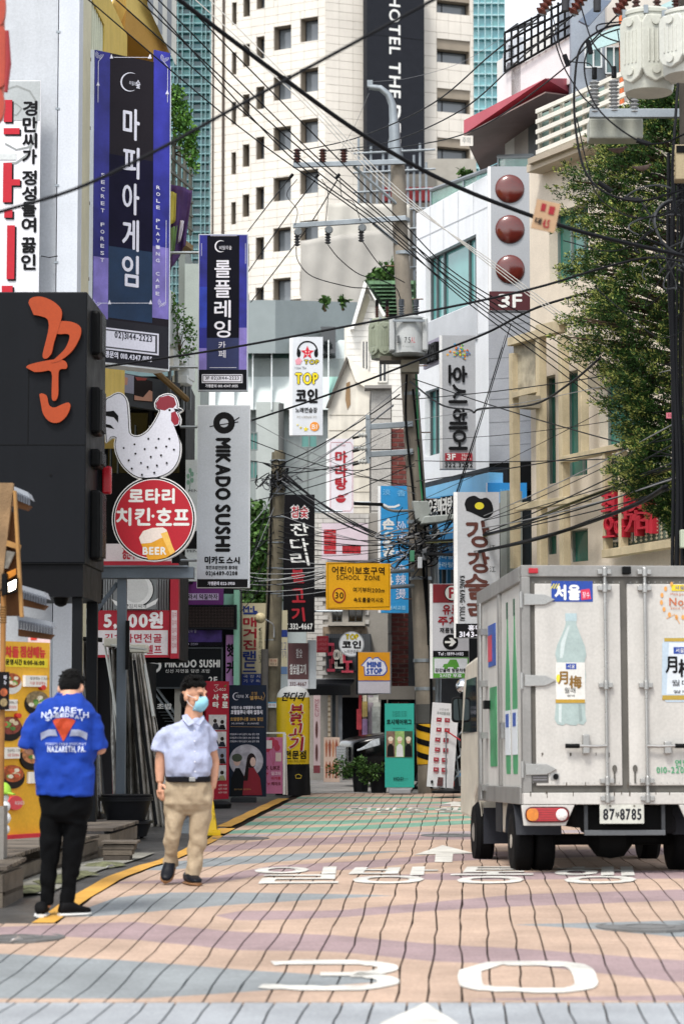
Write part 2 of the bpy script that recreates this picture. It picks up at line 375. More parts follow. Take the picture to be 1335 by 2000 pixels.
def strip(i, s0, ya, yb, name='paving_strip', allgrey=False, w_=.175, gap=.006):
    sl, sr = s0, s0+w_; segs = []
    cuts = [(ya, ya)]
    if not allgrey:
        for mi, lo, hi, ext in BANDS:
            l = [(itp(lo, s, ext), itp(hi, s, ext)) for s in (sl, sr)]
            ok = [a is not None and b is not None and b > a for a, b in l]
            if not any(ok): continue
            if not ok[0]: m_ = sum(l[1])/2; l[0] = (m_, m_)
            if not ok[1]: m_ = sum(l[0])/2; l[1] = (m_, m_)
            segs.append((mi, l))
        segs.sort(key=lambda q: q[1][0][0]+q[1][1][0])
    rows = [(ya, ya, 2 if allgrey else 0)]          # (y at left edge, y at right edge, material above)
    cl, cr = ya, ya
    for mi, ((a0, b0), (a1, b1)) in segs:
        a0, a1 = max(a0, cl), max(a1, cr); b0, b1 = max(b0, a0), max(b1, a1)
        if min(a0, a1) > yb-.02: break
        b0, b1, a0, a1 = min(b0, yb), min(b1, yb), min(a0, yb), min(a1, yb)
        rows.append((a0, a1, mi)); rows.append((b0, b1, 0)); cl, cr = b0, b1
    rows.append((yb, yb, 0))
    full = []
    for (l0, r0, m_), (l1, r1, _) in zip(rows, rows[1:]):
        n = max(1, int(max(l1-l0, r1-r0)/.35))
        if max(l1-l0, r1-r0) < .004: continue
        for k in range(n): full.append((l0+(l1-l0)*k/n, r0+(r1-r0)*k/n, m_))
    full.append((yb, yb, 0))
    vs, fs, ms = [], [], []
    for l, r, m_ in full:
        xl, xr = sl+gap+wob(i, l), sr-gap+wob(i+1, r)
        vs += [(xl+SLOPE*l, l, gz(l)-.02), (xl+SLOPE*l, l, gz(l)), (xr+SLOPE*r, r, gz(r)), (xr+SLOPE*r, r, gz(r)-.02)]
    for k in range(len(full)-1):
        for j in range(3): fs.append((4*k+j, 4*k+j+1, 4*k+5+j, 4*k+4+j)); ms.append(full[k][2])
    fs += [(0, 1, 2, 3), (4*len(full)-1, 4*len(full)-2, 4*len(full)-3, 4*len(full)-4)]; ms += [full[0][2], full[-2][2]]
    mb = MB(); mb.v = [Vector(p) for p in vs]; mb.f = fs; mb.m = ms
    return mb.build(name, [PEACH, MAUV, NEARG if allgrey else GREY, GREEN, LAV], road)
for i in range(-19, 48):
    s0 = -2.83+i*.175
    if s0 < -6.1 or s0 > 6: continue
    yb = YFAR if i >= 0 else max(YC+.3, gp(60, 1803).y-(-i)*.02)
    strip(i, s0, YC+.012, yb)
    strip(i+5, s0+.06, 7.0, YC-.012, allgrey=True)
# painted edge line and markings, children of the road
def gquad(c):
    """photo quad (TL,TR,BR,BL) on the ground -> function (x,y in 0..1)"""
    P = [gp(*q) for q in c]
    def f(x, y):
        p = (P[3]*(1-x)+P[2]*x)*(1-y)+(P[0]*(1-x)+P[1]*x)*y; p.z = gz(p.y)+.006; return p
    return f
PAINT = M('#c9c7c0', .65, var=.3, sc_=4, bump=.15, fine=.1)
def paint_mesh(vs, fs, mat, name):
    bm = bmesh.new(); bv = [bm.verts.new(v) for v in vs]
    for f in fs:
        try: bm.faces.new([bv[i] for i in f])
        except ValueError: pass
    y0, y1 = min(v.co.y for v in bv), max(v.co.y for v in bv); k = y0+.25
    while k < y1:
        bmesh.ops.bisect_plane(bm, geom=bm.verts[:]+bm.edges[:]+bm.faces[:], plane_co=(0, k, 0), plane_no=(0, 1, 0)); k += .25
    for v in bm.verts: v.co.z = gz(v.co.y)+.006
    mb = MB(); bm.verts.index_update(); mb.add([v.co for v in bm.verts], [tuple(v.index for v in f.verts) for f in bm.faces]); bm.free()
    return mb.build(name, mat, road)
def gtext(txt, c, mat=PAINT, bold=0):
    f = gquad(c); vs, fs = glyphs(txt)
    for k, dx in enumerate([0] if not bold else [-bold, 0, bold]):
        o = paint_mesh([f(x+dx, y) for x, y in vs], fs, mat, 'road_lettering')
        for v in o.data.vertices: v.co.z += k*.0012
def gpoly(pts, mat=PAINT, name='road_arrow'): return paint_mesh([gp(*p)+Vector((0, 0, .006)) for p in pts], [tuple(range(len(pts)))], mat, name)
for ya, yb, a, b in ((16.9, 26.6, -3.0, -2.845), (26.9, 28.6, -2.95, -2.83), (29, 30.2, -3.05, -2.85), (30.6, 40.5, -3.12, -2.93)):
    mb = MB(); n = int((yb-ya)/.4); vs = []
    for k in range(n+1):
        y = ya+(yb-ya)*k/n; j = .008*math.sin(y*3); vs += [(a+j+SLOPE*y, y, gz(y)+.006), (b+j+SLOPE*y, y, gz(y)+.006)]
    mb.add(vs, [(2*k, 2*k+1, 2*k+3, 2*k+2) for k in range(n)]); mb.build('edge_line', YEL, road)
# the digits 3 and 0
def ring(pts, wd): pass
def stroke(pts, w_u, mat=PAINT, close=False, name='road_numeral', wv=None):
    q3 = [Vector((u, v, 0)) for u, v in pts]
    if close: q3 = cat_rom(q3[-2:]+q3+q3[:2], 4); pts = [(p.x, p.y) for p in q3[8:-8]][:-1]
    else: pts = [(p.x, p.y) for p in cat_rom(q3, 4)]
    n = len(pts); L_, R_ = [], []
    for i in range(n):
        a = pts[(i-1) % n] if close else pts[max(0, i-1)]; b = pts[(i+1) % n] if close else pts[min(n-1, i+1)]
        dx, dy = (b[0]-a[0]), (b[1]-a[1])*5; q = math.hypot(dx, dy) or 1; nx, ny = -dy/q, dx/q
        L_.append((pts[i][0]+nx*w_u/2, pts[i][1]+ny*w_u/10)); R_.append((pts[i][0]-nx*w_u/2, pts[i][1]-ny*w_u/10))
    P = [gp(*p) for p in L_+R_]; m_ = n if close else n-1
    return paint_mesh(P, [(i, (i+1) % n, n+(i+1) % n, n+i) for i in range(m_)], mat, name)
stroke([(532, 1884), (600, 1881.5), (690, 1882), (745, 1887), (757, 1894), (738, 1901), (690, 1905), (625, 1905.5)], 40)
stroke([(690, 1906), (735, 1910), (757, 1917), (748, 1926), (700, 1932), (610, 1933), (508, 1929)], 44)
stroke([(965, 1884), (1085, 1885), (1128, 1892), (1143, 1915), (1138, 1930), (1095, 1937), (990, 1935), (935, 1931), (918, 1922), (922, 1892)], 46, close=True)
for ch, u0, u1 in (('일', 476, 655), ('방', 670, 850), ('통', 872, 1038), ('행', 1065, 1238)):
    gtext(ch, [(u0+26-(u0-850)*.02, 1694), (u1-(u1-850)*.02, 1694), (u1, 1727), (u0, 1728)], bold=.03)
gpoly([(864, 1652), (926, 1667.5), (884, 1668.5), (882, 1685), (848, 1684.5), (850, 1669), (808, 1671)])
gpoly([(830, 1961), (892, 2001), (900, 2012), (736, 2012), (744, 2001)])
for ch, u0, u1 in (('일', 672, 722), ('방', 730, 776), ('통', 786, 832), ('행', 842, 905)):
    gtext(ch, [(u0+8, 1578.5), (u1+4, 1577.5), (u1, 1587), (u0, 1588.5)], bold=.03)
gpoly([(886, 1566), (916, 1570), (898, 1571), (899, 1575.5), (879, 1575.5), (880, 1571), (858, 1572)])
# manhole covers
for u, v, r in ((880, 1632, .33), (30, 1832, .3), (1262, 1812, .32), (470, 1638, .3)):
    c = gp(u, v); mb = MB(); mb.lathe((c.x, c.y, c.z), [(r+.03, -.01), (r+.03, .007), (r, .007), (r, .004), (r*.6, .004), (r*.6, .008), (r*.45, .008), (r*.45, .004), (.02, .004)], 24)
    tag(mb.build('manhole_cover', M('#6d6d6c', .55, .3, var=.3, bump=.4), loc=c), {880: 'round grey manhole cover in front of the white road arrow', 30: 'dark manhole cover at the left edge near the man in blue', 1262: 'manhole cover on the grey wedge right of the numeral 0', 470: 'manhole cover beside the yellow line near the walking man'}[u], 'manhole cover')
# ================================================================== left side buildings
STUC = M('#bcc0c5', .85, var=.06, bump=.25, bsc=120, streak=.08); SMOO = M('#c6cbd2', .7, var=.05, streak=.06)
def volume(F, u0, v0, u1, v1, depth, mat, name, par, lift=-.26):
    return F.box(u0, v0, u1, v1, lift, -depth, mat, name, par)
F = Face(-260, -80, 160, 1300, 27.5)
b = thing('white_building', 'white stuccoed building with plain street wall behind the dark pylon sign', 'building', F.P(0, 1640))
F.box(-260, -80, 108, 1600, 0, -1.2, STUC, 'wall', b)
F.box(110, -80, 150, 1600, .12, -1.2, SMOO, 'pilaster', b)
F.box(150.5, -80, 158, 1600, -.3, -1.2, M('#c9c4a8', .8), 'side_wall', b)
mb = MB(); mb.tube([F.P(116, 470, .09), F.P(116, 1100, .09)], .03, 10); mb.build('downpipe', M('#c3cdd3', .4), b, True)
mb = MB(); mb.tube([F.P(80, 500, .03), F.P(95, 503, .12), F.P(112, 500, .12)], .006, 6); mb.build('wire', BLK, b)
mb = MB()
for v in range(60, 560, 150): F.mbox(mb, 104, v, 113, v+4, .128, .1)
mb.build('pipe_clip', GALV, b)
# banner on it
S = Sign('vertical_banner', 'tall white banner with black slogan and red letters on the white wall', -60, 157, 77, 800, 27.2, body=M('#d8d8dc', .7), depth=.02, cat='banner')
RED = M('#b01528', .5); BK = M('#141416', .5, var=0); GR = M('#8b8f8e', .6)
S.panel(-58, 158.5, 75.5, 235, M('#a6abac', .6), 'print')
for pts, w_ in (([(8, 175), (30, 168), (55, 178), (66, 195), (70, 225), (66, 260), (55, 300), (30, 318), (5, 320)], 4), ([(10, 205), (28, 202), (40, 212), (30, 225), (12, 222)], 3), ([(8, 280), (30, 292), (58, 286)], 3)): S.ln(pts, w_, GR)
S.panel(-20, 300, 30, 312, M('#c2c6c6', .6), 'print')
S.text('경만씨가', 42, 198, 70, 318, BK, S.o, lift=.012) if 0 else None
S.vt('경만씨가', 43, 196, 70, 322, BK, bold=1.2); S.vt('정성들여', 43, 332, 70, 455, BK, bold=1.2); S.vt('끓인', 43, 463, 70, 528, BK, bold=1.2)
for a in ((5, 195, 21, 238), (5, 250, 36, 262), (5, 318, 22, 395), (20, 350, 38, 362), (8, 410, 24, 425), (14, 440, 29, 545), (5, 558, 26, 600)):
    S.panel(a[0]+3, a[1]+3, a[2]+3, a[3]+3, BK, 'letter_shadow'); S.panel(*a, RED, 'letter_stroke')
# orange wooden-rim sign at the very edge
F = Face(-40, -30, 18, 240, 15.5)
o = thing('hanging_sign', 'orange rounded hanging sign cut by the left picture edge', 'sign', F.P(-10, 240))
ORG_ = M('#b5583f', .5); mb = MB()
F.box(-40, -40, 6, 228, 0, -.1, ORG_, 'board', o, .02)
for (u, v, ru, rv) in ((-2, 12, 12, 38), (2, 110, 16, 60), (-4, 205, 14, 34)): F.disc(u, v, ru, rv, M('#a4412f', .45), 'letter', o, .05, .001)
mb = MB(); mb.tube([F.P(14, 60, .06), F.P(17, 125, .06), F.P(13, 180, .06)], [.012, .02, .012], 8); mb.build('red_rim', M('#8e2b2e', .4), o)
# yellow building behind
FY = Face(160, -60, 247, 700, 30, 34.3)
b = thing('yellow_building', 'yellow rendered building with louvred window and deep brown eave', 'building', FY.P(165, 700))
YW = M('#cdb25a', .8, var=.12, streak=.1)
h = (166, -40, 202, 115)
FY.wall(158, -120, 247, 800, [h], YW, 'wall', b, .4); volume(FY, 158, -120, 247, 800, 6, YW, 'wall_body', b, -.42)
f = FY.window(166, -40, 202, 115, b, M('#b9bfa2', .5), M('#9fb09a', .2), 2.5, mu=(184,), back=.15)
for k in range(9):
    u = 167+k*4; FY.box(u, -38, u+1.6, 112, -.02, -.06, M('#d5d8c2', .6), 'louvre', f)
FE = Face(245, -60, 335, 130, 34.2, 35.6)
mb = MB(); P = [FE.P(243, 60), FE.P(247, 18), FE.P(331, 95), FE.P(331, 128), FE.P(300, 110)]; mb.prism(P, Vector((-.5, 2.4, 0))); mb.build('eave', M('#a6803d', .8), b)
mb = MB(); P = [FE.P(243, -60), FE.P(247, 20), FE.P(331, 97), FE.P(318, 60), FE.P(285, -60)]; mb.prism(P, Vector((-.4, 2.0, .05))); mb.build('fascia', M('#c9b066', .8), b)
o = thing('striped_awning', 'white striped canvas awning hanging off the yellow building', 'awning', FE.P(330, 110))
for k in range(6):
    mb = MB(); u = 288+k*9; v1 = 10+k*19; mb.prism([FE.P(u, -60, .1), FE.P(u+8.6, -60, .1), FE.P(u+9.2, v1+20, .12), FE.P(u+.2, v1, .12)], Vector((.02, .05, 0))); mb.build('stripe', M('#c9c9c2' if k % 2 else '#8f949a', .8), o)
# dark brick-fronted block with balcony, carries the hanging signs
FD = Face(165, 690, 362, 1250, 39.5)
b = thing('dark_shop_building', 'dark grey two storey shop building behind the chicken sign', 'building', FD.P(260, 1560))
DK = M('#101113', .6, var=.25); DK2 = M('#1e2124', .55, var=.2)
hol = [(205, 800, 290, 925), (296, 800, 352, 925)]
FD.wall(165, 735, 362, 1128, hol, DK, 'wall', b, .3); volume(FD, 165, 735, 362, 1126, 3, DK, 'wall_body', b, -.5)
for a in hol: FD.window(*a, b, BLK, DGLASS, 3, mu=((a[0]+a[2])/2,), back=.2)
for u in (214, 228, 262, 308, 330): FD.box(u, 830, u+2.5, 925, -.1, -.14, M('#5b6166', .5), 'mullion_bar', b)
F2 = Face(204, 715, 352, 800, 33.5, 37.5)
S = Sign('photo_fascia', 'dark fascia board with blurred close-up photo of red lips under the tall sign', 204, 722, 352, 785, 36.5, 38.0, body=M('#3d4044', .5), depth=.1)
SK = M('#b98a76', .5); S.panel(206, 724, 262, 760, M('#8d8fa2', .4), 'print'); S.pl([(206, 728), (225, 731), (236, 745), (238, 752), (206, 750)], M('#cfc9d6', .5), 'print'); S.pl([(236, 734), (250, 738), (249, 752), (238, 752)], SK, 'print')
S.pl([(262, 735), (298, 745), (298, 786), (262, 783)], M('#231c1c', .5), 'print'); S.pl([(264, 736), (288, 739), (284, 743), (268, 743)], M('#8c3a34', .5), 'print'); S.pl([(263, 772), (280, 776), (292, 762), (298, 765), (298, 784), (263, 781)], SK, 'print')
mb = MB(); FB = Face(204, 700, 365, 800, 37, 39)
mb.tube([at(204, 712, 36), at(300, 722, 36.6), at(365, 780, 38)], .05, 6); tag(mb.build('rusty_beam', M('#7c6440', .8, var=.4), loc=at(204, 712, 36)), 'rusty slanted steel beam under the tall blue sign', 'beam')
# planting on the balcony
LF = [M('#47752a', .6, var=.2, spec=.3), M('#375f24', .6, var=.2, spec=.3), M('#5f8a3a', .6, var=.2, spec=.3)]
def plant(name, label, blobs, Y, size, parent_pos, stems=True, cat='plant', mats=LF, group=None):
    o = thing(name, label, cat, parent_pos, group); mb = MB(); st = MB(); base = Vector(parent_pos)
    for u, v, ru, rv, n in blobs:
        c = at(u, v, Y); k = Y/FPX; leaves(mb, c, (ru*k, max(ru, 8)*k, rv*k), n, size)
        if stems: st.tube(cat_rom([base, base.lerp(c, .5)+Vector((random.uniform(-.05, .05), 0, .03)), c], 4), [.012*size/.05*x for x in (1, .9, .8, .7, .6, .5, .45, .4, .3)], 5)
    mb.build('foliage', mats, o)
    if stems: st.build('stem', M('#5a4a33', .8), o)
    return o
plant('ivy_plant', 'bright green ivy spilling over the trellis beside the tall blue sign', [(345, 190, 16, 26, 260), (352, 225, 22, 30, 420), (362, 262, 24, 26, 420), (372, 295, 16, 26, 260), (378, 322, 8, 16, 90)], 38, .075, at(340, 300, 38.3))
o = thing('wooden_trellis', 'grey lattice trellis under the spilling ivy', 'trellis', at(352, 450, 38.5)); FT = Face(328, 250, 380, 460, 37.8, 39.4)
for k in range(5): FT.box(329+k*11, 262+k*9, 332+k*11, 430+k*7, 0, -.04, M('#62655f', .8), 'post', o)
for k in range(6): FT.box(328, 270+k*28, 378, 275+k*28, .03, .003, M('#6e716b', .8), 'slat', o)
FT.box(340, 452, 378, 462, .1, -.2, M('#8a7350', .8), 'ledge', o)
# purple cloth banner, plain shapes only
o = thing('cloth_banner', 'purple cloth banner with yellow and green printed shapes hanging below the trellis', 'banner', at(350, 530, 37.6))
def drape(name, q, Y, mat, par, nu=10, nv=16, amp=.05, freq=9, phase=0):
    mb = MB(); vs = []
    for j in range(nv+1):
        for i in range(nu+1):
            a, c = i/nu, j/nv; u = (q[0][0]*(1-a)+q[1][0]*a)*(1-c)+(q[3][0]*(1-a)+q[2][0]*a)*c; v = (q[0][1]*(1-a)+q[1][1]*a)*(1-c)+(q[3][1]*(1-a)+q[2][1]*a)*c
            p = at(u, v, Y); p.y += amp*math.sin(freq*a+2.5*c+phase)+amp*.5*math.sin(17*a-4*c); vs.append(p)
    mb.add(vs, [(j*(nu+1)+i, j*(nu+1)+i+1, (j+1)*(nu+1)+i+1, (j+1)*(nu+1)+i) for j in range(nv) for i in range(nu)])
    ob = mb.build(name, mat, par, 2); m_ = ob.modifiers.new('thick', 'SOLIDIFY'); m_.thickness = .01; return ob
drape('cloth', [(330, 358), (376, 372), (362, 480), (331, 532)], 37.6, M('#4c3464', .7, var=.25), o)
drape('printed_patch', [(331, 372), (345, 378), (343, 432), (332, 440)], 37.52, M('#c3b650', .7, var=.3), o, 4, 6)
drape('printed_patch', [(334, 445), (346, 440), (340, 490), (333, 500)], 37.52, M('#6f8f5a', .7, var=.3), o, 4, 6)
drape('printed_patch', [(352, 430), (360, 432), (352, 470), (346, 475)], 37.52, M('#d6d0de', .7), o, 3, 6)
# white flower boxes
FW = Face(330, 580, 392, 800, 37.4, 39.6)
o = thing('flower_box_rack', 'rack of stacked white flower boxes with trailing plants left of the navy sign', 'plant rack', at(352, 760, 38.6))
k = 0
for (u, v, h_) in ((331, 565, 105), (339, 612, 55), (347, 595, 55), (340, 682, 35), (352, 668, 38), (358, 640, 40), (364, 700, 20), (366, 732, 16), (370, 650, 90)):
    FW.box(u, v, u+11, v+h_, .02+k*.012, -.14, M('#dbe0e2', .6), 'flower_box', o, .01); k += 1
for u in (333, 346, 359, 372): FW.box(u, 700, u+2.5, 800, -.02, -.06, M('#565b5f', .5), 'leg', o)
plant('trailing_plant', 'trailing plant with small leaves over the white flower boxes', [(338, 590, 6, 26, 60), (348, 610, 12, 20, 90), (345, 650, 8, 30, 70), (365, 635, 16, 20, 120), (372, 655, 14, 16, 70), (362, 690, 12, 18, 60), (378, 680, 12, 6, 25), (352, 700, 5, 14, 20)], 37.5, .055, at(350, 690, 37.9))
F = Face(350, 450, 392, 650, 45)
o = thing('grey_stair_tower', 'plain grey metal stair tower between the blue signs', 'building', F.P(370, 1550)); F.box(361, 515, 392, 1500, 0, -3, M('#98a19c', .6, var=.1), 'shaft', o); F.box(349, 470, 361.5, 1500, -.2, -3, M('#6f7672', .6), 'side_panel', o)
# frontal block at the bend: sushi shop
FS = Face(250, 1110, 464, 1560, 42.5)
b = thing('sushi_shop_building', 'dark ground floor shop with illuminated sign boxes behind the walking man', 'building', FS.P(380, 1560))
FS.wall(280, 1120, 456, 1575, [(300, 1345, 425, 1560)], DK2, 'wall', b, .35); volume(FS, 250, 1120, 456, 1340, 4, DK2, 'wall_body', b, -.4)
FS.box(296, 1340, 430, 1565, -.6, -4, M('#101214', .5), 'interior', b)
for k in range(14): FS.box(310+k*4, 1390+k*6, 352, 1391.5+k*6, -.3, -.34, M('#6e7478', .4, .5), 'stair_tread', b)
mb = MB(); mb.tube([FS.P(300, 1335, .1), FS.P(362, 1420, .1)], .025, 6); mb.tube([FS.P(300, 1350, .1), FS.P(362, 1436, .1)], .02, 6); mb.build('handrail', GALV, b)
FS.box(341, 1295, 353.5, 1575, .2, .02, M('#a9a69e', .6), 'door_post', b)
FS.box(456, 1152, 466, 1560, .3, -.2, M('#8fc6ae', .5), 'mint_frame', b); FS.box(430, 1160, 456, 1182, .1, -.2, M('#8fc6ae', .5), 'mint_beam', b)
S = Sign('purple_fascia_sign', 'purple fascia sign with a white strip of Korean text above the dot display', 352, 1100, 436, 1181, 42.2, body=M('#6d2f77', .5), depth=.2)
S.t('덕', 368, 1108, 384, 1138, M('#8f3f8c', .5), bold=1.5); S.t('덕', 369, 1109, 383, 1137, M('#52205c', .5), bold=.4); S.panel(352, 1159, 427, 1172, M('#c9b6d6', .5), 'strip'); S.t('골라서 덕질하자', 359, 1160.5, 425, 1170.5, BK, bold=.3)
S = Sign('dot_display', 'black dot matrix display panel under the purple sign', 350, 1181, 462, 1229, 41.9, body=BLK, depth=.2, rim=DKG, rimpx=3)
mb = MB()
for i in range(36):
    for j in range(14):
        u, v = 355+i*2.85, 1186+j*2.85; mb.add(S.rect(u, v, u+1.5, v+1.5, .003), [(0, 1, 2, 3)])
d = mb.build('led_dots', M('#4a3a36', .4, var=0), S.o); d['kind'] = 'stuff'
S = Sign('forest_cafe_sign', 'dark violet night-sky sign box below the dot display', 352, 1229, 435, 1262, 42.2, body=M('#15131d', .4), depth=.15)
S.panel(355, 1231, 433, 1254, M('#4a3580', .4, var=.6, sc_=5), 'print'); S.t('비밀의 숲', 360, 1228, 384, 1236, M('#c7c2d8', .5)); S.t('3144 2223', 358, 1256, 386, 1260, M('#c7c2d8', .5))
S = Sign('sushi_fascia_sign', 'black sushi fascia sign with white roll emblem above the stairs', 284, 1264, 435, 1345, 42.1, body=M('#14171a', .45), depth=.12, rim=M('#3e4448', .5), rimpx=3)
WT = M('#d9d9d6', .5, var=0)
S.t('MIKADO SUSHI', 323, 1289, 429, 1303, WT, bold=.7); S.t('신선 자연을 담은 초밥', 323, 1307, 410, 1314, WT); S.t('2F', 408, 1322, 424, 1334, WT, bold=.4)
S.ln([(300+13*math.cos(a*.35), 1300+12*math.sin(a*.35)) for a in range(18)], 5, WT, close=True); S.ln([(286, 1293), (312, 1297)], 1.2, WT)
S.t('초밥', 307, 1374, 336, 1385, WT, bold=.3)
S = Sign('pink_side_sign', 'narrow pink vertical sign with black letters by the mint frame', 441, 1240, 458, 1345, 42.3, body=M('#c08bc4', .5), depth=.1)
S.t('핫', 443, 1258, 456, 1282, BK, bold=1); S.t('커', 443, 1292, 456, 1320, BK, bold=1)
# kimchi stew restaurant
FK = Face(170, 1060, 352, 1620, 35.5)
b = thing('stew_restaurant', 'low restaurant with red frame and ribbed metal front behind the grey post', 'building', FK.P(270, 1590))
REDF = M('#a31f30', .5)
FK.box(60, 1075, 349, 1288, -.3, -2.5, M('#17181b', .6), 'body', b); FK.box(60, 1288.5, 268, 1600, -.3, -4, M('#17181b', .6), 'lower_body', b)
FK.box(158, 1245, 172, 1560, .05, -.3, REDF, 'frame_post', b); FK.box(331, 1100, 346, 1285, .1, -.35, REDF, 'frame_post', b); FK.box(60, 1100, 346, 1106, .08, -.35, REDF, 'frame_beam', b)
for k in range(26): FK.box(200+k*5, 1106, 203.4+k*5, 1192, -.02, -.1, M('#8c8f90', .4, .4), 'metal_rib', b)
FK.box(60, 1106, 200, 1160, -.01, -.2, BLK, 'dark_fascia', b)
FK.disc(120, 1162, 24, 12, M('#d3c51c', .5), 'yellow_sticker', b, .012, 0)
FK.box(60, 1188, 170, 1250, -.02, -.2, M('#b9c3c6', .5), 'white_panel', b)
S = Sign('red_price_sign', 'red and white price sign reading 5,500 won on the stew restaurant', 190, 1192, 331, 1284, 35.3, body=REDF, depth=.12)
S.panel(190, 1231, 328, 1279, M('#cfcacb', .5), 'white_field'); S.t('5,500원', 204, 1196, 317, 1228, M('#e2dddd', .5), bold=1.6)
S.t('김치라면전골', 205, 1238, 316, 1255, M('#a3253a', .5), bold=.5); S.t('셀프', 285, 1260, 316, 1277, M('#a3253a', .5), bold=.5)
S = Sign('red_side_return', 'narrow red and white return panel at the corner of the price sign', 333, 1100, 348, 1286, 35.2, body=REDF, depth=.1)
S.panel(335, 1192, 346, 1276, M('#c9b9bb', .5), 'print')
for k in range(5): S.t('김치', 336, 1196+k*15, 345, 1206+k*15, REDF)
S = Sign('round_emblem_board', 'round black and white emblem board on ribbed metal', 222, 1128, 306, 1190, 35.2, body=M('#787b7c', .4, .4), depth=.03, cat='emblem')
S.dc(265, 1152, 36, 34, BK); S.dc(265, 1152, 34, 32, M('#d2d2d0', .5)); S.dc(265, 1150, 25, 27, M('#bdbdbb', .5))
S.pl([(218, 1170), (245, 1182), (285, 1182), (310, 1168), (304, 1180), (285, 1189), (245, 1189), (226, 1182)], M('#d2d2d0', .5)); S.t('안김치찌개', 244, 1180, 286, 1188, BK)
S = Sign('upper_red_banner', 'white and red strip sign behind the round beer sign', 196, 1062, 335, 1100, 35.6, body=M('#cfc6c6', .5), depth=.1)
S.panel(196, 1096, 335, 1100, REDF, 'edge'); S.t('경만씨', 240, 1068, 262, 1092, REDF, bold=1)
S = Sign('white_leaf_sign', 'narrow white sign with a green leaf drawing left of the sushi sign', 362, 898, 390, 1135, 39.3, body=M('#ccd3d6', .5), depth=.1)
S.ln([(370, 960), (371, 945), (372, 920)], 1, M('#4f7d69', .5)); [S.dc(371+dx, v, 3, 5, M('#7ba391', .5)) for dx, v in ((-4, 930), (4, 926), (-4, 942), (4, 938), (0, 919))]
S.t('MIN', 368, 956, 386, 961, BK); S.panel(362, 1037, 390, 1072, BK, 'band'); S.t('MIN', 366, 1074, 386, 1079, BK); S.ln([(383, 925), (388, 925)], 1, M('#6fae93', .5))
# ---------------------------------------------------------------- dark pylon sign with orange brush letter
FP = Face(-120, 575, 168, 1170, 24.6)
o = thing('pylon_sign', 'dark grey box pylon sign with a big orange brushstroke character', 'sign', FP.P(160, 1615))
PY = M('#15171b', .5, var=.12, sc_=1.5, streak=.12)
A, B = FP.P(-150, 0), FP.P(168, 0); zt, zb = FP.z(0, 570), FP.z(0, 1100); zl = FP.z(0, 1165)
C_ = Vector((at(205, 870, B.y+1.55).x, B.y+1.55, 0))
def ext(p, z): return Vector((p.x, p.y, z))
mb = MB(); mb.prism([ext(A, zb), ext(B, zb), ext(C_, zb), ext(Vector((A.x, C_.y, 0)), zb)], (0, 0, zt-zb)); mb.build('casing', PY, o, bevel=.012)
mb = MB(); mb.prism([ext(A, zl)+Vector((0, .03, 0)), ext(B, zl)+Vector((-.02, .03, 0)), ext(C_, zl)+Vector((-.02, -.02, 0)), ext(Vector((A.x, C_.y, 0)), zl)], (0, 0, zb-zl-.004)); mb.build('lower_casing', M('#0f1013', .5), o)
mb = MB()
for v in (868, 1100): FP.mbox(mb, -150, v, 168, v+1.6, .004, -.01)
FP.mbox(mb, 54, 700, 55.5, 868, .004, -.01); mb.build('panel_seam', BLK, o)
FP.disc(100, 928, 2.6, 2.6, BLK, 'screw', o, .006, 0)
OR = M('#98390c', .45, var=.06)
L1 = [(53, 590), (58, 581), (75, 579), (95, 585), (112, 597), (119, 612), (118, 628), (135, 628), (152, 636), (157, 648), (150, 668), (135, 690), (118, 703), (128, 707), (130, 716), (118, 722), (90, 722), (65, 726), (50, 720), (52, 714), (80, 704), (92, 698), (82, 697), (84, 680), (92, 645), (92, 622), (75, 617), (58, 610)]
HOL = [(108, 648), (128, 652), (134, 658), (118, 680), (102, 690), (104, 672)]
FP.poly(sm([(53, 592), (58, 582), (75, 579), (95, 585), (112, 597), (119, 612), (113, 640), (108, 655), (103, 672), (99, 690), (90, 700), (83, 699), (82, 690), (88, 665), (93, 640), (90, 623), (76, 617), (58, 612)]), OR, 'brush_letter', o, .06, .02)
FP.poly(sm([(112, 628), (135, 628), (152, 635), (157, 646), (153, 662), (142, 682), (128, 696), (112, 706), (98, 708), (112, 695), (126, 680), (134, 660), (130, 652), (110, 652), (105, 640)]), OR, 'brush_letter', o, .056, .02)
FP.poly(sm([(50, 718), (56, 712), (80, 706), (105, 702), (124, 704), (130, 712), (128, 720), (115, 722), (113, 740), (113, 770), (108, 782), (101, 780), (100, 760), (99, 726), (80, 726), (60, 726)]), OR, 'brush_letter', o, .052, .02)
FP.poly(sm([(76, 770), (90, 772), (95, 790), (105, 796), (120, 790), (133, 786), (137, 794), (130, 812), (115, 825), (98, 824), (86, 812), (80, 795)]), OR, 'brush_letter', o, .048, .02)
for u, r in ((172, 0), (146, 1)):
    pass
mb = MB(); p0 = FP.P(146, 1165, -.4); p1 = FP.P(172, 1165, -.9)
for u, vb, l, w_, nm in ((144, 1640, -.1, 19, 'front_post'), (172, 1618, -1.2, 21, 'rear_post')):
    q = FP.P(u, 1160, l); r_ = FP.P(u+w_, 1160, l); m2 = MB(); m2.box(q.x, r_.x, q.y, q.y+.12, .35, zl+.02); m2.build(nm, M('#101215', .5), o, bevel=.006)
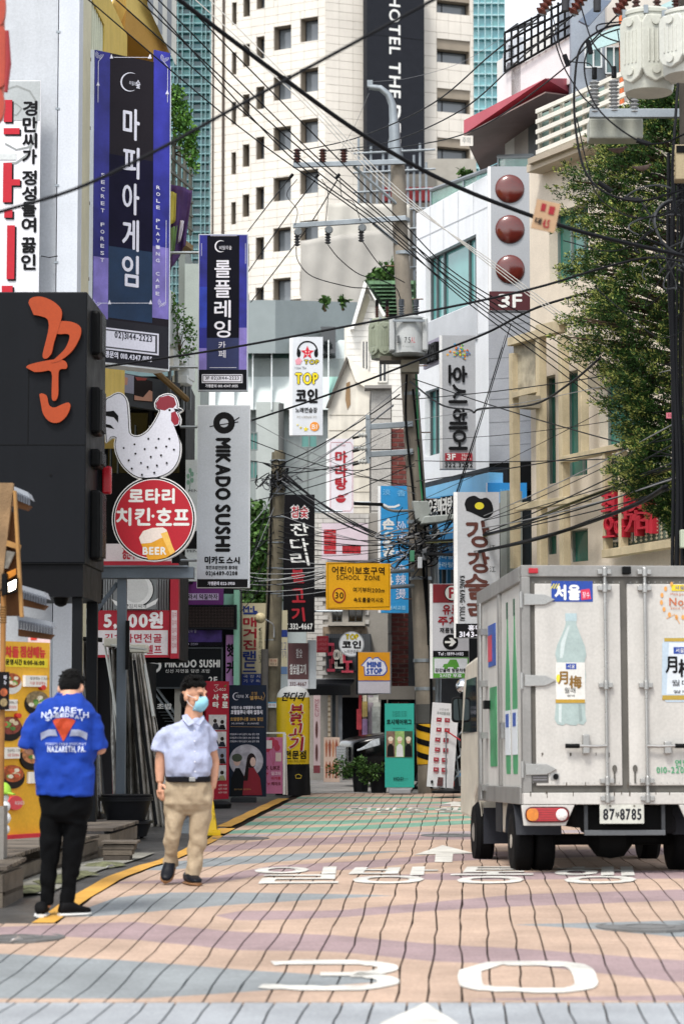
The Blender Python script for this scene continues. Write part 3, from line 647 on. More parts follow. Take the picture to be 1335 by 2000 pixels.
# spotlights on its side
FSD = Face(172, 570, 205, 1170, 24.8, 26.0)
for k, (v0, v1) in enumerate(((612, 698), (760, 850), (880, 915), (960, 1022), (1010, 1095))):
    t_ = thing('flood_lamp', ['black ribbed lamp housing highest on the side of the dark pylon', 'black lamp housing second from top on the dark pylon side', 'small round black lamp half way down the dark pylon side', 'rounded black lamp below the red lens on the dark pylon', 'lowest black square lamp on the dark pylon side'][k], 'lamp', FSD.P(186, v1))
    za, zc = at(190, v1, 25.2).z, at(190, v0, 25.2).z; xa, xb = at(178, v0, 25.2).x, at(200, v0, 25.2).x; mb = MB(); mb.box(xa, xb, 25.0, 25.4, za, zc); mb.build('housing', BLK, t_, bevel=.03)
    for j in range(5): mb = MB(); mb.box(xb-.01, xb+.025, 25.02+j*.08, 25.05+j*.08, za+.03, zc-.03); mb.build('fin', M('#2b2b2b', .3), t_)
t_ = thing('red_lamp', 'red square warning lens on the side of the dark pylon', 'lamp', FSD.P(200, 965)); mb = MB(); mb.box(at(201, 940, 25.7).x, at(219, 940, 25.7).x, 25.6, 25.7, at(205, 966, 25.7).z, at(205, 912, 25.7).z); mb.build('lens', M('#9d1522', .25), t_, bevel=.02); mb = MB(); mb.box(at(192, 940, 25.7).x, at(201, 940, 25.7).x-.002, 25.62, 25.69, at(205, 962, 25.7).z, at(205, 916, 25.7).z); mb.build('holder', BLK, t_)
# security camera under the pylon
t_ = thing('dome_camera', 'small black dome security camera under the dark pylon sign', 'camera', FP.P(122, 1176)); c = FP.P(122, 1168, -.3); mb = MB(); mb.lathe(c, [(.02, -.09), (.06, -.07), (.075, -.03), (.08, 0)], 14); mb.build('dome', BLK, t_, True); mb = MB(); mb.lathe(c, [(.1, 0), (.1, .03)], 14); mb.build('base', M('#3a3334', .5), t_)
# ---------------------------------------------------------------- chicken and beer sign on its stand
ST = M('#59636d', .5, var=.15, streak=.15); FC = Face(195, 760, 385, 1560, 29.0)
o = thing('sign_stand', 'blue-grey steel post and cross beam holding up the chicken sign', 'stand', FC.P(238, 1560))
FC.box(229, 1129, 247, 1575, .0, -.12, ST, 'post', o, .004); FC.box(186, 1107, 378, 1129, .06, -.18, ST, 'beam', o, .004); FC.box(190, 1104, 366, 1107, .1, -.22, M('#6b747c', .5), 'flange', o)
mb = MB(); mb.tube([FC.P(230, 1139, -.05), FC.P(180, 1205, -.05), FC.P(130, 1250, -.05)], .03, 6); mb.build('brace', ST, o)
FC.box(246, 1212, 253, 1308, .05, -.02, BLK, 'control_box', o)
S = Sign('round_beer_sign', 'round red beer house sign with white Korean lettering and a beer glass', 218, 931, 383, 1098, 28.8, body=BK, depth=.01, cat='sign')
bpy.data.objects.remove([c for c in S.o.children][0])
uc, vc = 300.5, 1013.5
S.disc(uc, vc, 82, 83, WHT, 'rim', S.o, .0, -.16, n=48); S.L = .003; S.dc(uc, vc, 80, 81, BK, 'black_ring', n=48); S.dc(uc, vc, 77, 78, WHT, 'white_ring', n=48); S.dc(uc, vc, 75.5, 76.5, M('#ac1e2c', .4, var=.05), 'red_face', n=48)
S.t('로타리', 252, 955, 340, 983, WT, bold=1.3); S.t('치킨', 228, 993, 293, 1026, WT, bold=1.3); S.dc(299, 1008, 3, 3, WT); S.t('호프', 306, 993, 369, 1026, WT, bold=1.3)
S.pl([(290, 1093), (276, 1062), (273, 1050), (282, 1036), (300, 1031), (318, 1031), (326, 1036), (334, 1062), (343, 1078), (325, 1089), (308, 1093)], M('#d79a2a', .3)); S.pl([(276, 1062), (272, 1050), (280, 1037), (298, 1031), (318, 1030), (326, 1035), (328, 1046), (312, 1052), (296, 1060)], M('#e2d5cc', .5)); S.pl([(314, 1042), (327, 1038), (341, 1078), (333, 1083)], M('#e3b75c', .3)); S.t('BEER', 280, 1069, 325, 1083, WT, bold=.7)
CH = [(204, 790), (216, 776), (230, 769), (240, 773), (247, 786), (250, 820), (252, 845), (262, 853), (275, 852), (290, 842), (303, 824), (312, 806), (312, 800), (306, 797), (304, 788), (312, 776), (328, 771), (341, 776), (346, 790), (345, 797), (355, 801), (346, 805), (351, 818), (349, 829), (341, 832), (338, 828), (346, 848), (351, 868), (350, 890), (343, 908), (330, 922), (312, 930), (300, 932), (272, 932), (252, 920), (237, 903), (228, 882), (226, 866), (228, 854), (216, 853), (204, 866)]
CH = sm(CH, 2)
S2 = Sign('chicken_cutout_sign', 'white spotted chicken cut-out standing on the round red sign', 204, 769, 355, 932, 28.8, body=BK, depth=.01)
bpy.data.objects.remove([c for c in S2.o.children][0])
def infl(pts, k):
    cx, cy = 285, 855; n = len(pts); out = []
    for i in range(n):
        a, b_ = pts[i-1], pts[(i+1) % n]; dx, dy = b_[0]-a[0], b_[1]-a[1]; q = math.hypot(dx, dy) or 1; out.append((pts[i][0]+dy/q*k, pts[i][1]-dx/q*k))
    return out
S2.poly(infl(CH, 3.2), WHT, 'backing', S2.o, 0, -.1); S2.L = .003; S2.pl(infl(CH, 1.6), BK, 'outline'); S2.pl(CH, M('#cfd0da', .5, var=.05), 'body')
S2.pl([(312, 800), (306, 797), (304, 788), (312, 776), (328, 772), (340, 777), (344, 790), (338, 797), (330, 797), (322, 802)], M('#7c2430', .4), 'comb'); S2.pl([(334, 806), (342, 803), (350, 818), (348, 828), (341, 831), (334, 822)], M('#8c2030', .4), 'wattle'); S2.pl([(339, 798), (356, 800), (343, 805)], BK, 'beak'); S2.dc(331, 801, 2.3, 2.3, BK, 'eye')
S2.pl([(206, 804), (222, 802), (231, 812), (231, 826), (222, 815), (206, 812)], BK, 'tail_gap'); S2.pl([(206, 828), (216, 830), (224, 838), (206, 834)], BK, 'tail_gap')
for u, v in ((242, 875), (263, 868), (290, 857), (310, 857), (331, 857), (265, 886), (283, 877), (305, 874), (325, 872), (340, 878), (252, 899), (276, 904), (295, 892), (315, 889), (258, 915), (289, 912), (307, 909), (326, 904), (278, 927), (302, 923)): S2.dc(u, v, 2, 2, BK, 'spot', n=10)
# ================================================================== far and middle buildings
def glass_tower(name, label, u0, v0, u1, v1, Y, col, cu, cv, Y1=None, fmat=None):
    F = Face(u0, v0, u1, v1, Y, Y1); o = thing(name, label, 'building', F.P((u0+u1)/2, 1395))
    F.box(u0, v0, u1, 1390, -.5, -14, M('#5d7478', .4), 'core', o)
    fm = fmat or M('#7ba0a3', .5)
    n = 0; v = v0
    while v < v1:
        u = u0; k = 0
        while u < u1-.5:
            wu = min(cu[k % len(cu)], u1-u); c = random.choice(col)
            F.box(u+.6, v+.8, u+wu-.6, v+cv-.8, -.3, -.42, M(c, .12, var=.15, sc_=.2, spec=.7, fine=0), 'pane', o); u += wu; k += 1; n += 1
        F.box(u0, v-1, u1, v+1, .15, -.45, fm, 'spandrel', o); v += cv
    u = u0; k = 0
    while u <= u1: F.box(u-.7, v0, u+.7, v1, .25, -.45, fm, 'mullion', o); u += cu[k % len(cu)]; k += 1
    return o
glass_tower('glass_tower', 'teal glass office tower far behind, left of the hotel', 236, -40, 412, 600, 190, ('#2f8a8a', '#23706f', '#3b9a96', '#1d5a60', '#2b7d86'), (9, 15, 6, 17, 8), 17)
glass_tower('glass_tower', 'pale blue glass tower far behind, right of the hotel', 895, -40, 986, 420, 200, ('#7fc0c6', '#8cc9cd', '#76b8c0', '#86c4c4'), (13, 13, 13), 23, fmat=M('#a9c9cd', .5))
# hotel
HP = M('#d9d3c9', .8, var=.08, sc_=.5, streak=.06)
hz = Vector((-.96, 140, 0))
FHL = Face(408, -60, 635, 600, 143.8, 140); FHR = Face(635, -60, 925, 600, 140, 143.2)
o = thing('hotel_building', 'tall beige stone-clad hotel with dark windows and vertical black sign field', 'building', FHL.P(600, 1390))
REV = M('#8b7a68', .8); HFR = M('#2c2d30', .4); HG = M('#71787e', .06, var=.3, sc_=.15, spec=.8, fine=0)
LH, RH = [], []
for i in range(-1, 6):
    v = 64+i*97
    for u0, u1, dv in ((534, 568, 8), (586, 621, 0)): LH.append((u0, v+dv, u1, v+dv+45))
    for u0, u1, dv, h_ in ((500, 516, 22, 43), (474, 487, 33, 43), (452, 461, 45, 43)): LH.append((u0, v+dv, u1, v+dv+h_))
for i in range(-1, 4): v = 72+i*97; RH.append((853, v, 918, v+46))
LH = [h for h in LH if h[1] > -50]; RH = [h for h in RH if h[1] > -50]
def frac_wall(F, u0, v0, u1, v1, holes, mat, par, cu, cv):
    """stone cladding cut into panels with open joints around the windows; panels past the limit are joined"""
    big, rest = [], MB(); zr = lambda v: F.z(u0, v)
    us = [u0+i*cu for i in range(int((u1-u0)/cu)+1)]+[u1]; vs_ = [v0+i*cv for i in range(int((v1-v0)/cv)+1)]+[v1]
    for a, b in zip(us, us[1:]):
        for c, d in zip(vs_, vs_[1:]):
            if b-a < 1 or d-c < 1: continue
            subs = [(a, c, b, d)]
            for h in holes:
                out = []
                for (p, q, r, s_) in subs:
                    if h[2] <= p or h[0] >= r or h[3] <= q or h[1] >= s_: out.append((p, q, r, s_)); continue
                    if h[0] > p: out.append((p, q, h[0], s_))
                    if h[2] < r: out.append((h[2], q, r, s_))
                    m0, m1 = max(p, h[0]), min(r, h[2])
                    if h[1] > q: out.append((m0, q, m1, h[1]))
                    if h[3] < s_: out.append((m0, h[3], m1, s_))
                subs = out
            big += [x for x in subs if x[2]-x[0] > .8 and x[3]-x[1] > .8]
    big.sort(key=lambda x: -(x[2]-x[0])*(x[3]-x[1]))
    for k, x in enumerate(big):
        a, b_, zt, zb = F.xy(x[0]+.22), F.xy(x[2]-.22), zr(x[1]+.3), zr(x[3]-.3)
        pts = [Vector((a.x, a.y, zb)), Vector((b_.x, b_.y, zb)), Vector((b_.x, b_.y, zt)), Vector((a.x, a.y, zt))]
        j = random.uniform(0, .006)
        if k < 150: m2 = MB(); m2.prism([p-F.n*.12 for p in pts], F.n*(.12+j)); m2.build('cladding_panel', mat, par)
        else: rest.prism([p-F.n*.12 for p in pts], F.n*(.12+j))
    if len(big) > 150: rest.build('cladding_field', mat, par)['kind'] = 'stuff'
frac_wall(FHL, 412, -60, 635, 600, LH, HP, o, 26, 15.6); frac_wall(FHR, 635, -60, 716, 600, [], HP, o, 27, 16); frac_wall(FHR, 828, -60, 925, 400, RH, HP, o, 24, 24)
JN = M('#8f8577', .9)
FHL.wall(412, -60, 635, 620, LH, JN, 'joint_backing', o, 1.0, -.1); FHR.wall(635, -60, 925, 620, RH, JN, 'joint_backing', o, 1.0, -.1)
for h in LH:
    z0 = h[0]; FHL.window(*h, o, HFR, HG, 1.6, mu=((h[2]-(h[2]-h[0])*.28,) if h[2]-h[0] > 25 else ()), back=.7, vref=412)
for h in RH: FHR.window(*h, o, HFR, HG, 1.6, mu=(h[0]+18,), back=.7, vref=635)
mb = MB(); p = [FHL.P(412, 0), FHL.P(635, 0), FHR.P(925, 0)]; z0, z1 = 0, FHL.z(412, -60)
c = p[1]+Vector((0, 20, 0)); mb.prism([Vector((q.x, q.y+1.2, z0)) for q in p]+[Vector((p[2].x, 165, z0)), Vector((p[0].x, 165, z0))], (0, 0, z1)); mb.build('core', JN, o)
for u, w_ in ((414, 2), (433, 4)): FHL.box(u, -60, u+w_, 620, .1, -.2, M('#4a4038', .7), 'movement_joint', o)
S = Sign('hotel_sign', 'tall black vertical sign field with white serif HOTEL lettering', 716, -60, 828, 330, 139.6, 140.9, body=M('#23252b', .5, var=.1), depth=.6)
S.t('HOTEL', 760, -8, 781, 105, WT, rot=90, bold=.6); S.t('THE', 760, 121, 781, 190, WT, rot=90, bold=.6); S.t('DES', 760, 205, 781, 282, WT, rot=90, bold=.9); S.t('IGNERS', 760, 288, 781, 420, WT, rot=90, bold=.9) if 0 else None
S.panel(716, 66, 828, 67, BLK, 'seam')
# scaffolding and dust sheets at its foot
FSF = Face(585, 280, 850, 600, 118)
o = thing('scaffold', 'steel scaffold with pale dust sheets at the foot of the hotel', 'scaffold', FSF.P(700, 1380))
for k in range(12):
    u = 700+k*12; mb = MB(); mb.tube([FSF.P(u, 270+(k*37 % 60)), FSF.P(u, 620)], .06, 5); mb.build('standard', GALV, o)
for k in range(7): mb = MB(); mb.tube([FSF.P(690, 300+k*38, .1), FSF.P(850, 292+k*38, .1)], .055, 5); mb.build('ledger', GALV, o)
FSF.box(745, 365, 845, 392, -.5, -1, M('#8c3034', .7), 'red_barrier', o); FSF.box(700, 340, 850, 600, -2, -3, M('#6d6a64', .8, var=.4, sc_=.5), 'half_built_wall', o)
FSF.box(835, 310, 930, 390, -2.2, -4, M('#9a968d', .8), 'concrete_wall', o)
drape('dust_sheet', [(587, 470), (800, 440), (800, 600), (587, 605)], 116, M('#a5a29c', .85, var=.2, sc_=.6), o, 26, 14, .07, 30)
drape('dust_sheet', [(640, 395), (800, 400), (800, 470), (640, 478)], 116.8, M('#b5b2aa', .85, var=.2, sc_=.6), o, 20, 8, .07, 24)
FW_ = Face(590, 445, 625, 490, 117)
# grey rounded hall in the middle distance
GM = M('#8d9493', .6, var=.08, sc_=.6, streak=.1); FG = Face(380, 585, 790, 1100, 78)
o = thing('grey_hall_building', 'pale grey flat building with box roof and sloped glazing in the middle distance', 'building', FG.P(560, 1420))
mb = MB(); mb.prism([FG.P(470, 690), FG.P(537, 690), FG.P(790, 690, -5), FG.P(470, 690, -14)], (0, 0, FG.z(537, 586)-FG.z(537, 690))); mb.build('roof_box', M('#868f90', .7, var=.06), o)
FG.box(380, 700, 800, 1440, -.9, -9, GM, 'wall', o)
for k in range(11):
    u = 382+k*37
    for v0, v1, l0, l1 in ((664, 712, -2.4, -1.2), (712, 768, -1.2, -.5), (768, 800, -.5, -.3)):
        c = [FG.P(u+1, v1, l1), FG.P(u+36, v1, l1), FG.P(u+36, v0, l0), FG.P(u+1, v0, l0)]; mb = MB(); mb.prism(c, FG.n*-.1)
        mb.build('roof_panel', M(('#b9c2c1', '#c3cbca', '#8fb8ad')[(k*5+int(v0)) % 7 % 3 if k % 3 else 0], .35, var=.15, sc_=.7), o)
    FG.box(u-1, 664, u+1, 800, -.2, -.5, M('#e1e6e6', .5), 'rib', o)
for k, u in enumerate((500, 600, 700)): FG.box(u, 800, u+1.5, 1300, -.86, -.95, M('#6c7270', .7), 'panel_seam', o)
FG.box(626, 638, 655, 690, -.6, -2.6, DGLASS, 'roof_hatch', o); FG.disc(618, 702, 9, 14, M('#8fb8ad', .4), 'hatch_lid', o, -.3, -.6, a0=180, a1=360) if 0 else None
for (u0, v0, u1, v1) in ((588, 840, 620, 880), (490, 850, 505, 885), (490, 905, 505, 940)): FG.window(u0, v0, u1, v1, o, M('#6f7775', .5), M('#4f7f79', .1), 2, mu=((u0+u1)/2,), back=-.8)
FG.box(500, 785, 548, 1300, -.3, -.9, M('#a5aba8', .6, var=.08), 'duct', o); mb = MB(); mb.tube([FG.P(549, 788, .05), FG.P(549, 1000, .05)], .09, 7); mb.build('cable_duct', M('#4c4e4d', .7), o)
# trees behind the left pole
TL = [M('#33521f', .6, var=.3, sc_=4, spec=.3), M('#28431a', .6, var=.3, sc_=4, spec=.3), M('#4d6d30', .6, var=.3, sc_=4, spec=.3)]
def broadleaf(name, label, u, v, ru, rv, Y, n, group=None):
    k = Y/FPX; c = at(u, v, Y); base = Vector((c.x, Y, gz(Y))); o = thing(name, label, 'tree', base, group); mb = MB(); tr = MB()
    for q in range(n):
        a = random.uniform(0, 6.28); rr = random.random()**.5; hh = random.uniform(-1, 1); s_ = math.sqrt(1-hh*hh*.8)
        p = c+Vector((math.cos(a)*rr*ru*k*s_, math.sin(a)*rr*ru*k*.7*s_, hh*rv*k)); leaves(mb, p, (.45, .45, .35), 60, .17)
        if q % 6 == 0: tr.tube(cat_rom([c-Vector((0, 0, rv*k*.9)), c.lerp(p, .5), p], 4), [.07-.006*i for i in range(9)], 5)
    tr.tube([base, base.lerp(c, .5)+Vector((.1, 0, 0)), c], [.2, .16, .08], 8)
    tr.build('trunk', M('#5b4c3c', .9), o); mb.build('crown', TL, o); return o
broadleaf('street_tree', 'leafy green tree behind the leaning left pole', 505, 1090, 50, 95, 68, 110); broadleaf('street_tree', 'small patch of green tree right of the black vertical sign', 640, 1075, 24, 45, 72, 40)
for u, v, lab in ((722, 560, 'small green shrub on the roof behind the gable house'), (635, 590, 'tuft of weeds on the grey roof edge'), (670, 588, 'weed growing left of the gable on the grey roof')):
    plant('rooftop_shrub', lab, [(u+random.uniform(-8, 8), v-8, 8, 22, 60) for _ in range(3)] if v < 570 else [(u, v, 7, 9, 40)], 74, .22, at(u, v+18, 74.2), mats=TL)
plant('rooftop_shrub', 'taller green shrub on the roof beside the main pole', [(750, 540, 14, 24, 110), (762, 530, 10, 22, 70), (735, 552, 8, 16, 50)], 73, .22, at(752, 572, 73.2), mats=TL)
# ---------------------------------------------------------------- white gabled house
WS = M('#dedcd6', .75, var=.08, streak=.12); FGH = Face(690, 545, 790, 800, 62)
o = thing('gabled_house', 'white clapboard house with green shingle roof and steep gable', 'house', FGH.P(730, 1480))
mb = MB(); mb.prism([FGH.P(*p) for p in ((672, 1010), (672, 640), (690, 632), (714, 560), (748, 618), (790, 660), (790, 1010))], FGH.n*-6); mb.build('wall', M('#c9c7c0', .8), o)
gx = lambda v: (max(674, 690-(v-632)*.9) if v > 632 else 690+(632-v)*.33, 748 if v > 618 else 714+(v-560)*.58)
for k in range(30):
    v = 574+k*12; a, b_ = gx(v); c, d = gx(v+11.4)
    if v < 1000: FGH.poly([(a+2, v+.4), (min(b_, 786)-1, v+.4), (min(d, 786)-1, v+11.6), (c+2, v+11.6)] if v < 640 else [(676, v), (786, v), (786, v+11.4), (676, v+11.4)], WS, 'clapboard', o, .03+.0, -.02)
for q in (((684, 642), (690, 642), (716, 556), (711, 548)), ((711, 548), (716, 556), (748, 618), (753, 614))): FGH.poly(q, M('#e8e8e4', .6), 'bargeboard', o, .35, -.1)
FGH.poly([(692, 636), (716, 572), (722, 585), (706, 636)], M('#b7b2a0', .7), 'soffit', o, .04, .02)
GRN = [M('#4d6a4c', .8, var=.3, sc_=3), M('#57755a', .8, var=.3, sc_=3), M('#456046', .8, var=.3, sc_=3)]
for r in range(9):
    for k in range(8):
        u = 720+k*11+(r % 2)*4; v = 548+r*7.2
        if u+11 < 812 and u > 716+(v-548)*.55: mb = MB(); mb.prism([FGH.P(u, v+7, -.3+r*.03), FGH.P(u+10.6, v+7, -.3+r*.03), FGH.P(u+10.6, v, -.5), FGH.P(u, v, -.5)], FGH.n*-.05); mb.build('shingle', random.choice(GRN), o)
mb = MB(); mb.prism([FGH.P(716, 548, -.55), FGH.P(812, 548, -.55), FGH.P(812, 614, -.55), FGH.P(752, 614, -.55)], FGH.n*-5); mb.build('roof', GRN[0], o); FGH.box(753, 612, 812, 620, -.1, -.5, BLK, 'gutter', o)
for a in ((705, 665, 720, 725), (737, 705, 756, 748)): FGH.window(*a, o, M('#cdcbc4', .6), DGLASS, 3, mu=((a[0]+a[2])/2,), back=-.05)
FL2 = Face(636, 690, 790, 1060, 60)
mb = MB(); mb.prism([FL2.P(*p) for p in ((640, 1120), (640, 790), (677, 702), (736, 735), (736, 1120))], FL2.n*-3); mb.build('porch_wall', M('#d9d4c8', .8, var=.12, streak=.2), o)
for q in (((636, 795), (642, 795), (680, 702), (676, 696)),): FL2.poly(q, M('#55514b', .7), 'verge', o, .15, -.1)
FL2.poly([(678, 700), (736, 735), (736, 770), (694, 745)], M('#e2dccf', .8), 'porch_roof', o, .12, -.05)
FL2.poly([(676, 748), (683, 745), (684, 790), (678, 800), (674, 780)], M('#8d7457', .9), 'chipped_patch', o, .02, 0)
for k in range(9): FL2.box(642, 810+k*30, 735, 811+k*30, .012, -.01, M('#9f998c', .8), 'panel_joint', o)
# grey granite and brick building behind the main pole
FBR = Face(690, 750, 830, 1540, 55)
o = thing('brick_building', 'dark red brick and grey granite corner building behind the main pole', 'building', FBR.P(760, 1532))
FBR.box(765, 830, 900, 1532, -.03, -5, M('#b9b0a5', .9), 'mortar_wall', o)
BR = [M('#6c3631', .85, var=.25, sc_=9), M('#592c2a', .85, var=.25, sc_=9), M('#7a423a', .85, var=.25, sc_=9)]
cells = [(v, u) for r, v in enumerate(range(838, 1370, 9)) for u in [765-(12 if r % 2 else 0)+k*24.5 for k in range(4)] if v < 955 or v > 1192]
proto = {}
for i, (v, u) in enumerate(cells):
    a, b_ = max(u, 765), min(u+23, 836)
    if b_-a > 3: FBR.box(a, v, b_, v+7, .0, -.05, BR[i % 3 if random.random() < .5 else 0], 'brick', o)
GRA = M('#a9a6a1', .8, var=.12, sc_=6, fine=.2)
for r, v in enumerate(range(758, 1300, 60)):
    for u0, u1 in ((724, 764),) if v < 1180 else ((716, 744), (744, 765)): FBR.box(u0+.6, v+1, u1-.6, v+59, .06, -.3, GRA, 'granite_slab', o)
FBR.box(712, 752, 765, 758, .25, -.3, M('#8f8c88', .8), 'cornice', o); FBR.box(724, 752, 765, 1532, -.05, -3, M('#55524e', .9), 'granite_backing', o)
FBR.box(728, 1290, 840, 1362, -.04, -.2, BLK, 'shop_recess', o) if 0 else None
# white brick annex with windows and the karaoke entrance
FWB = Face(600, 990, 735, 1540, 53)
o = thing('karaoke_building', 'white painted brick building with small windows over a dark karaoke entrance', 'building', FWB.P(670, 1532))
WB = M('#cbc8c2', .8, var=.15, streak=.25)
hol = [(648, 1182, 668, 1215), (680, 1182, 708, 1215), (668, 1362, 755, 1530)]
FWB.wall(598, 1002, 757, 1532, hol, M('#96928b', .9), 'wall', o, .3, -.03); FWB.box(600, 1004, 756, 1360, -.4, -4, M('#77736c', .9), 'wall_body', o); FWB.box(600, 1360, 756, 1530, -1.2, -4, M('#15161a', .6), 'interior', o)
i = 0
for r, v in enumerate(range(1004, 1350, 9)):
    for u in [600-(10 if r % 2 else 0)+k*20.5 for k in range(8)]:
        a, b_ = max(u, 600), min(u+19.6, 720)
        if b_-a < 3 or any(h[0]-2 < b_ and a < h[2]+2 and h[1]-3 < v+8 and v < h[3]+3 for h in hol) or (v > 1215 and a > 630): continue
        if i < 240: FWB.box(a, v, b_, v+8, .0, -.05, WB, 'white_brick', o); i += 1
for a in hol[:2]: FWB.window(*a, o, M('#4a4b4a', .5), DGLASS, 2, mu=((a[0]+a[2])/2,), back=.1)
FWB.box(640, 1176, 712, 1182, .12, -.03, M('#b3ada2', .8), 'lintel', o); FWB.box(640, 1215, 712, 1222, .2, -.03, M('#b3ada2', .8), 'sill', o); FWB.box(630, 1224, 716, 1250, .04, -.03, M('#8d7d6a', .9, var=.5, sc_=8), 'stained_band', o)
FWB.box(600, 1150, 640, 1165, .02, -.03, BLK, 'dark_band', o)
# dark awning, shutters and shop entrance
FWB.box(636, 1238, 724, 1312, .35, -.02, M('#43464a', .5, var=.2), 'fascia', o)
for k in range(20): FWB.box(637+k*4.3, 1239, 639.5+k*4.3, 1311, .362, .34, M('#54575a', .5), 'fascia_rib', o)
mb = MB(); mb.prism([FWB.P(602, 1340, .75), FWB.P(612, 1329, .02), FWB.P(692, 1329, .02), FWB.P(684, 1340, .75)], (0, 0, .04)); mb.build('awning', M('#26272a', .7), o)
FWB.box(600, 1340, 684, 1358, .78, .74, M('#1d1e20', .7), 'awning_valance', o); FWB.box(612, 1325, 692, 1329, .1, 0, M('#b9bcbc', .5), 'awning_rail', o)
S = Sign('karaoke_letter_sign', 'dark fascia with red and white raised brush letters above the awning', 642, 1246, 690, 1306, 52.3, body=M('#3c3f42', .5), depth=.02)
PK = M('#c0475a', .5); LW = M('#d3cfc4', .5)
S.t('코', 640, 1256, 652, 1312, PK, bold=1.6, ext=.12); S.t('인', 652, 1266, 668, 1306, LW, bold=1.6, ext=.12); S.t('노', 668, 1270, 688, 1314, PK, bold=1.6, ext=.12)
S = Sign('small_red_sign', 'small red square sign left of the raised brush letters', 618, 1242, 641, 1274, 52.2, body=M('#9c2b35', .5), depth=.3); [S.t('노래연습장', 621, 1246+k*9, 638, 1252+k*9, M('#c46a70', .5)) for k in range(3)]
FD2 = Face(600, 1355, 770, 1540, 52.4)
for nm, lab, a, m_ in (('poster_pillar', 'tall narrow pale poster stand by the shop door under the awning', (612, 1358, 625, 1510), '#c9b3b4'), ('menu_poster', 'ice cream cone poster left of the shop door', (632, 1440, 663, 1530), '#cdb4a4')):
    S = Sign(nm, lab, *a, 50.8, body=M(m_, .5), depth=.06, cat='poster')
    if nm == 'menu_poster':
        for r in range(2):
            for k in range(4): S.pl([(636+k*6.5, 1478+r*42), (634.5+k*6.5, 1455+r*42), (637+k*6.5, 1443+r*42), (640+k*6.5, 1455+r*42), (638+k*6.5, 1478+r*42)], M(('#a8674c', '#8e4f3c', '#b97f5d', '#93503f')[k], .5), 'print')
    else:
        S.vt('MENU', 615, 1365, 622, 1400, M('#9c5c66', .5)); [S.dc(618, v, 2.5, 17, M('#5b3a38', .5), 'print') for v in (1425, 1470)]; S.panel(612, 1495, 625, 1510, M('#7d3d44', .5), 'foot')
for k, (u0, u1, c_) in enumerate(((640, 645, '#b9a488'), (648, 655, '#3a4248'), (660, 668, '#7f8489'), (700, 706, '#9b3038'), (708, 716, '#c9c2b0'), (718, 728, '#a59aa6'), (728, 743, '#c4c7c2'))):
    FD2.box(u0, 1358, u1, 1530, -.1-.02*k, -.4, M(c_, .6, var=.35, sc_=4), 'door_jamb', o)
for k in range(14): FD2.box(640, 1362+k*10, 645, 1368+k*10, -.05, -.1, M('#d9c9b0', .6), 'light_brick', o)
for k, (u0, v0, u1, v1, c_) in enumerate(((696, 1385, 706, 1425, '#b8434c'), (707, 1370, 717, 1400, '#c8b06f'), (707, 1404, 717, 1440, '#9b7fa6'), (718, 1362, 742, 1372, '#e0dfda'), (726, 1380, 742, 1440, '#b9beb9'))): FD2.box(u0, v0, u1, v1, -.04-.003*k, -.09, M(c_, .5, var=.3, sc_=10), 'sticker', o)
FWB.box(600, 1500, 668, 1532, .5, -.02, M('#9b9891', .85), 'step', o)
# courtyard fence and recess behind the poles
FCF = Face(755, 1355, 945, 1540, 51.5)
o = thing('courtyard_fence', 'dark steel mesh fence panels behind the main pole', 'fence', FCF.P(850, 1530))
for u in (757, 800, 845, 890, 944): FCF.box(u, 1366, u+6, 1530, .05, -.02, BLK, 'post', o)
for v in (1366, 1446): FCF.box(757, v, 950, v+5, .06, -.03, BLK, 'rail', o)
for k in range(34): FCF.box(762+k*5.4, 1371, 762.8+k*5.4, 1446, .01, .002, M('#55585a', .5, .5), 'mesh_wire', o)
for k in range(14): FCF.box(762, 1374+k*5.2, 946, 1374.8+k*5.2, .02, .012, M('#55585a', .5, .5), 'mesh_wire', o)
FCF.box(757, 1448, 950, 1540, -.3, -.5, M('#1c1f22', .7), 'back_panel', o); FCF.box(740, 1340, 960, 1366, .1, -1, M('#6e6a64', .8), 'canopy_slab', o)
FCF.box(800, 1366, 960, 1450, -1.5, -1.7, M('#39403e', .5, var=.4), 'rear_wall', o)
# ================================================================== right side buildings
WP = M('#dfe1e4', .6, var=.05, streak=.06); FH = Face(813, 340, 953, 960, 49.6, 46.0); FHS = Face(953, 300, 1050, 980, 46.0, 45.6)
o = thing('hair_salon_building', 'white panelled building with large glass windows and a grey side wall', 'building', FH.P(900, 1540))
hol = [(831, 505, 930, 631), (829, 765, 857, 893)]
zt = {h: (FH.z(h[0], h[1]), FH.z(h[0], h[3])) for h in hol}
# horizontal edges in the world: rebuild the holes in reference column 813
def ref(F, u, v, u0): return HOR-(HOR-v)*F.xy(u).y/F.xy(u0).y if 0 else v
def refv(F, u, v, u0):
    z = F.z(u, v); Y = F.xy(u0).y; lo, hi = -3000., 3000.
    for _ in range(50):
        m_ = (lo+hi)/2
        if at(u0, m_, Y).z > z: lo = m_
        else: hi = m_
    return (lo+hi)/2
U0 = 813
H2 = [(u0, refv(FH, u0, v0, U0), u1, refv(FH, u0, v1, U0)) for u0, v0, u1, v1 in hol]
top, bot = refv(FH, 813, 417, U0), refv(FH, 827, 944, U0)
FH.wall(813, top, 953, bot, H2, WP, 'wall', o, .3, 0)
FH.window(831, 505, 930, 631, o, M('#4a5355', .5), GLASS, 2.5, mu=(843, 857, 906, 919), tr=(), back=.15)
FH.window(829, 765, 857, 893, o, M('#4a5355', .5), GLASS, 2, mu=(841, 848), back=.15)
for u in (845, 878, 912, 940):
    FH.box(u, refv(FH, 813, 417, 813) if 0 else HOR-(HOR-419)*1, u+.8, 500-(u-813)*.44, .004, -.01, M('#b9bcc0', .6), 'panel_joint', o) if 0 else None
mb = MB()
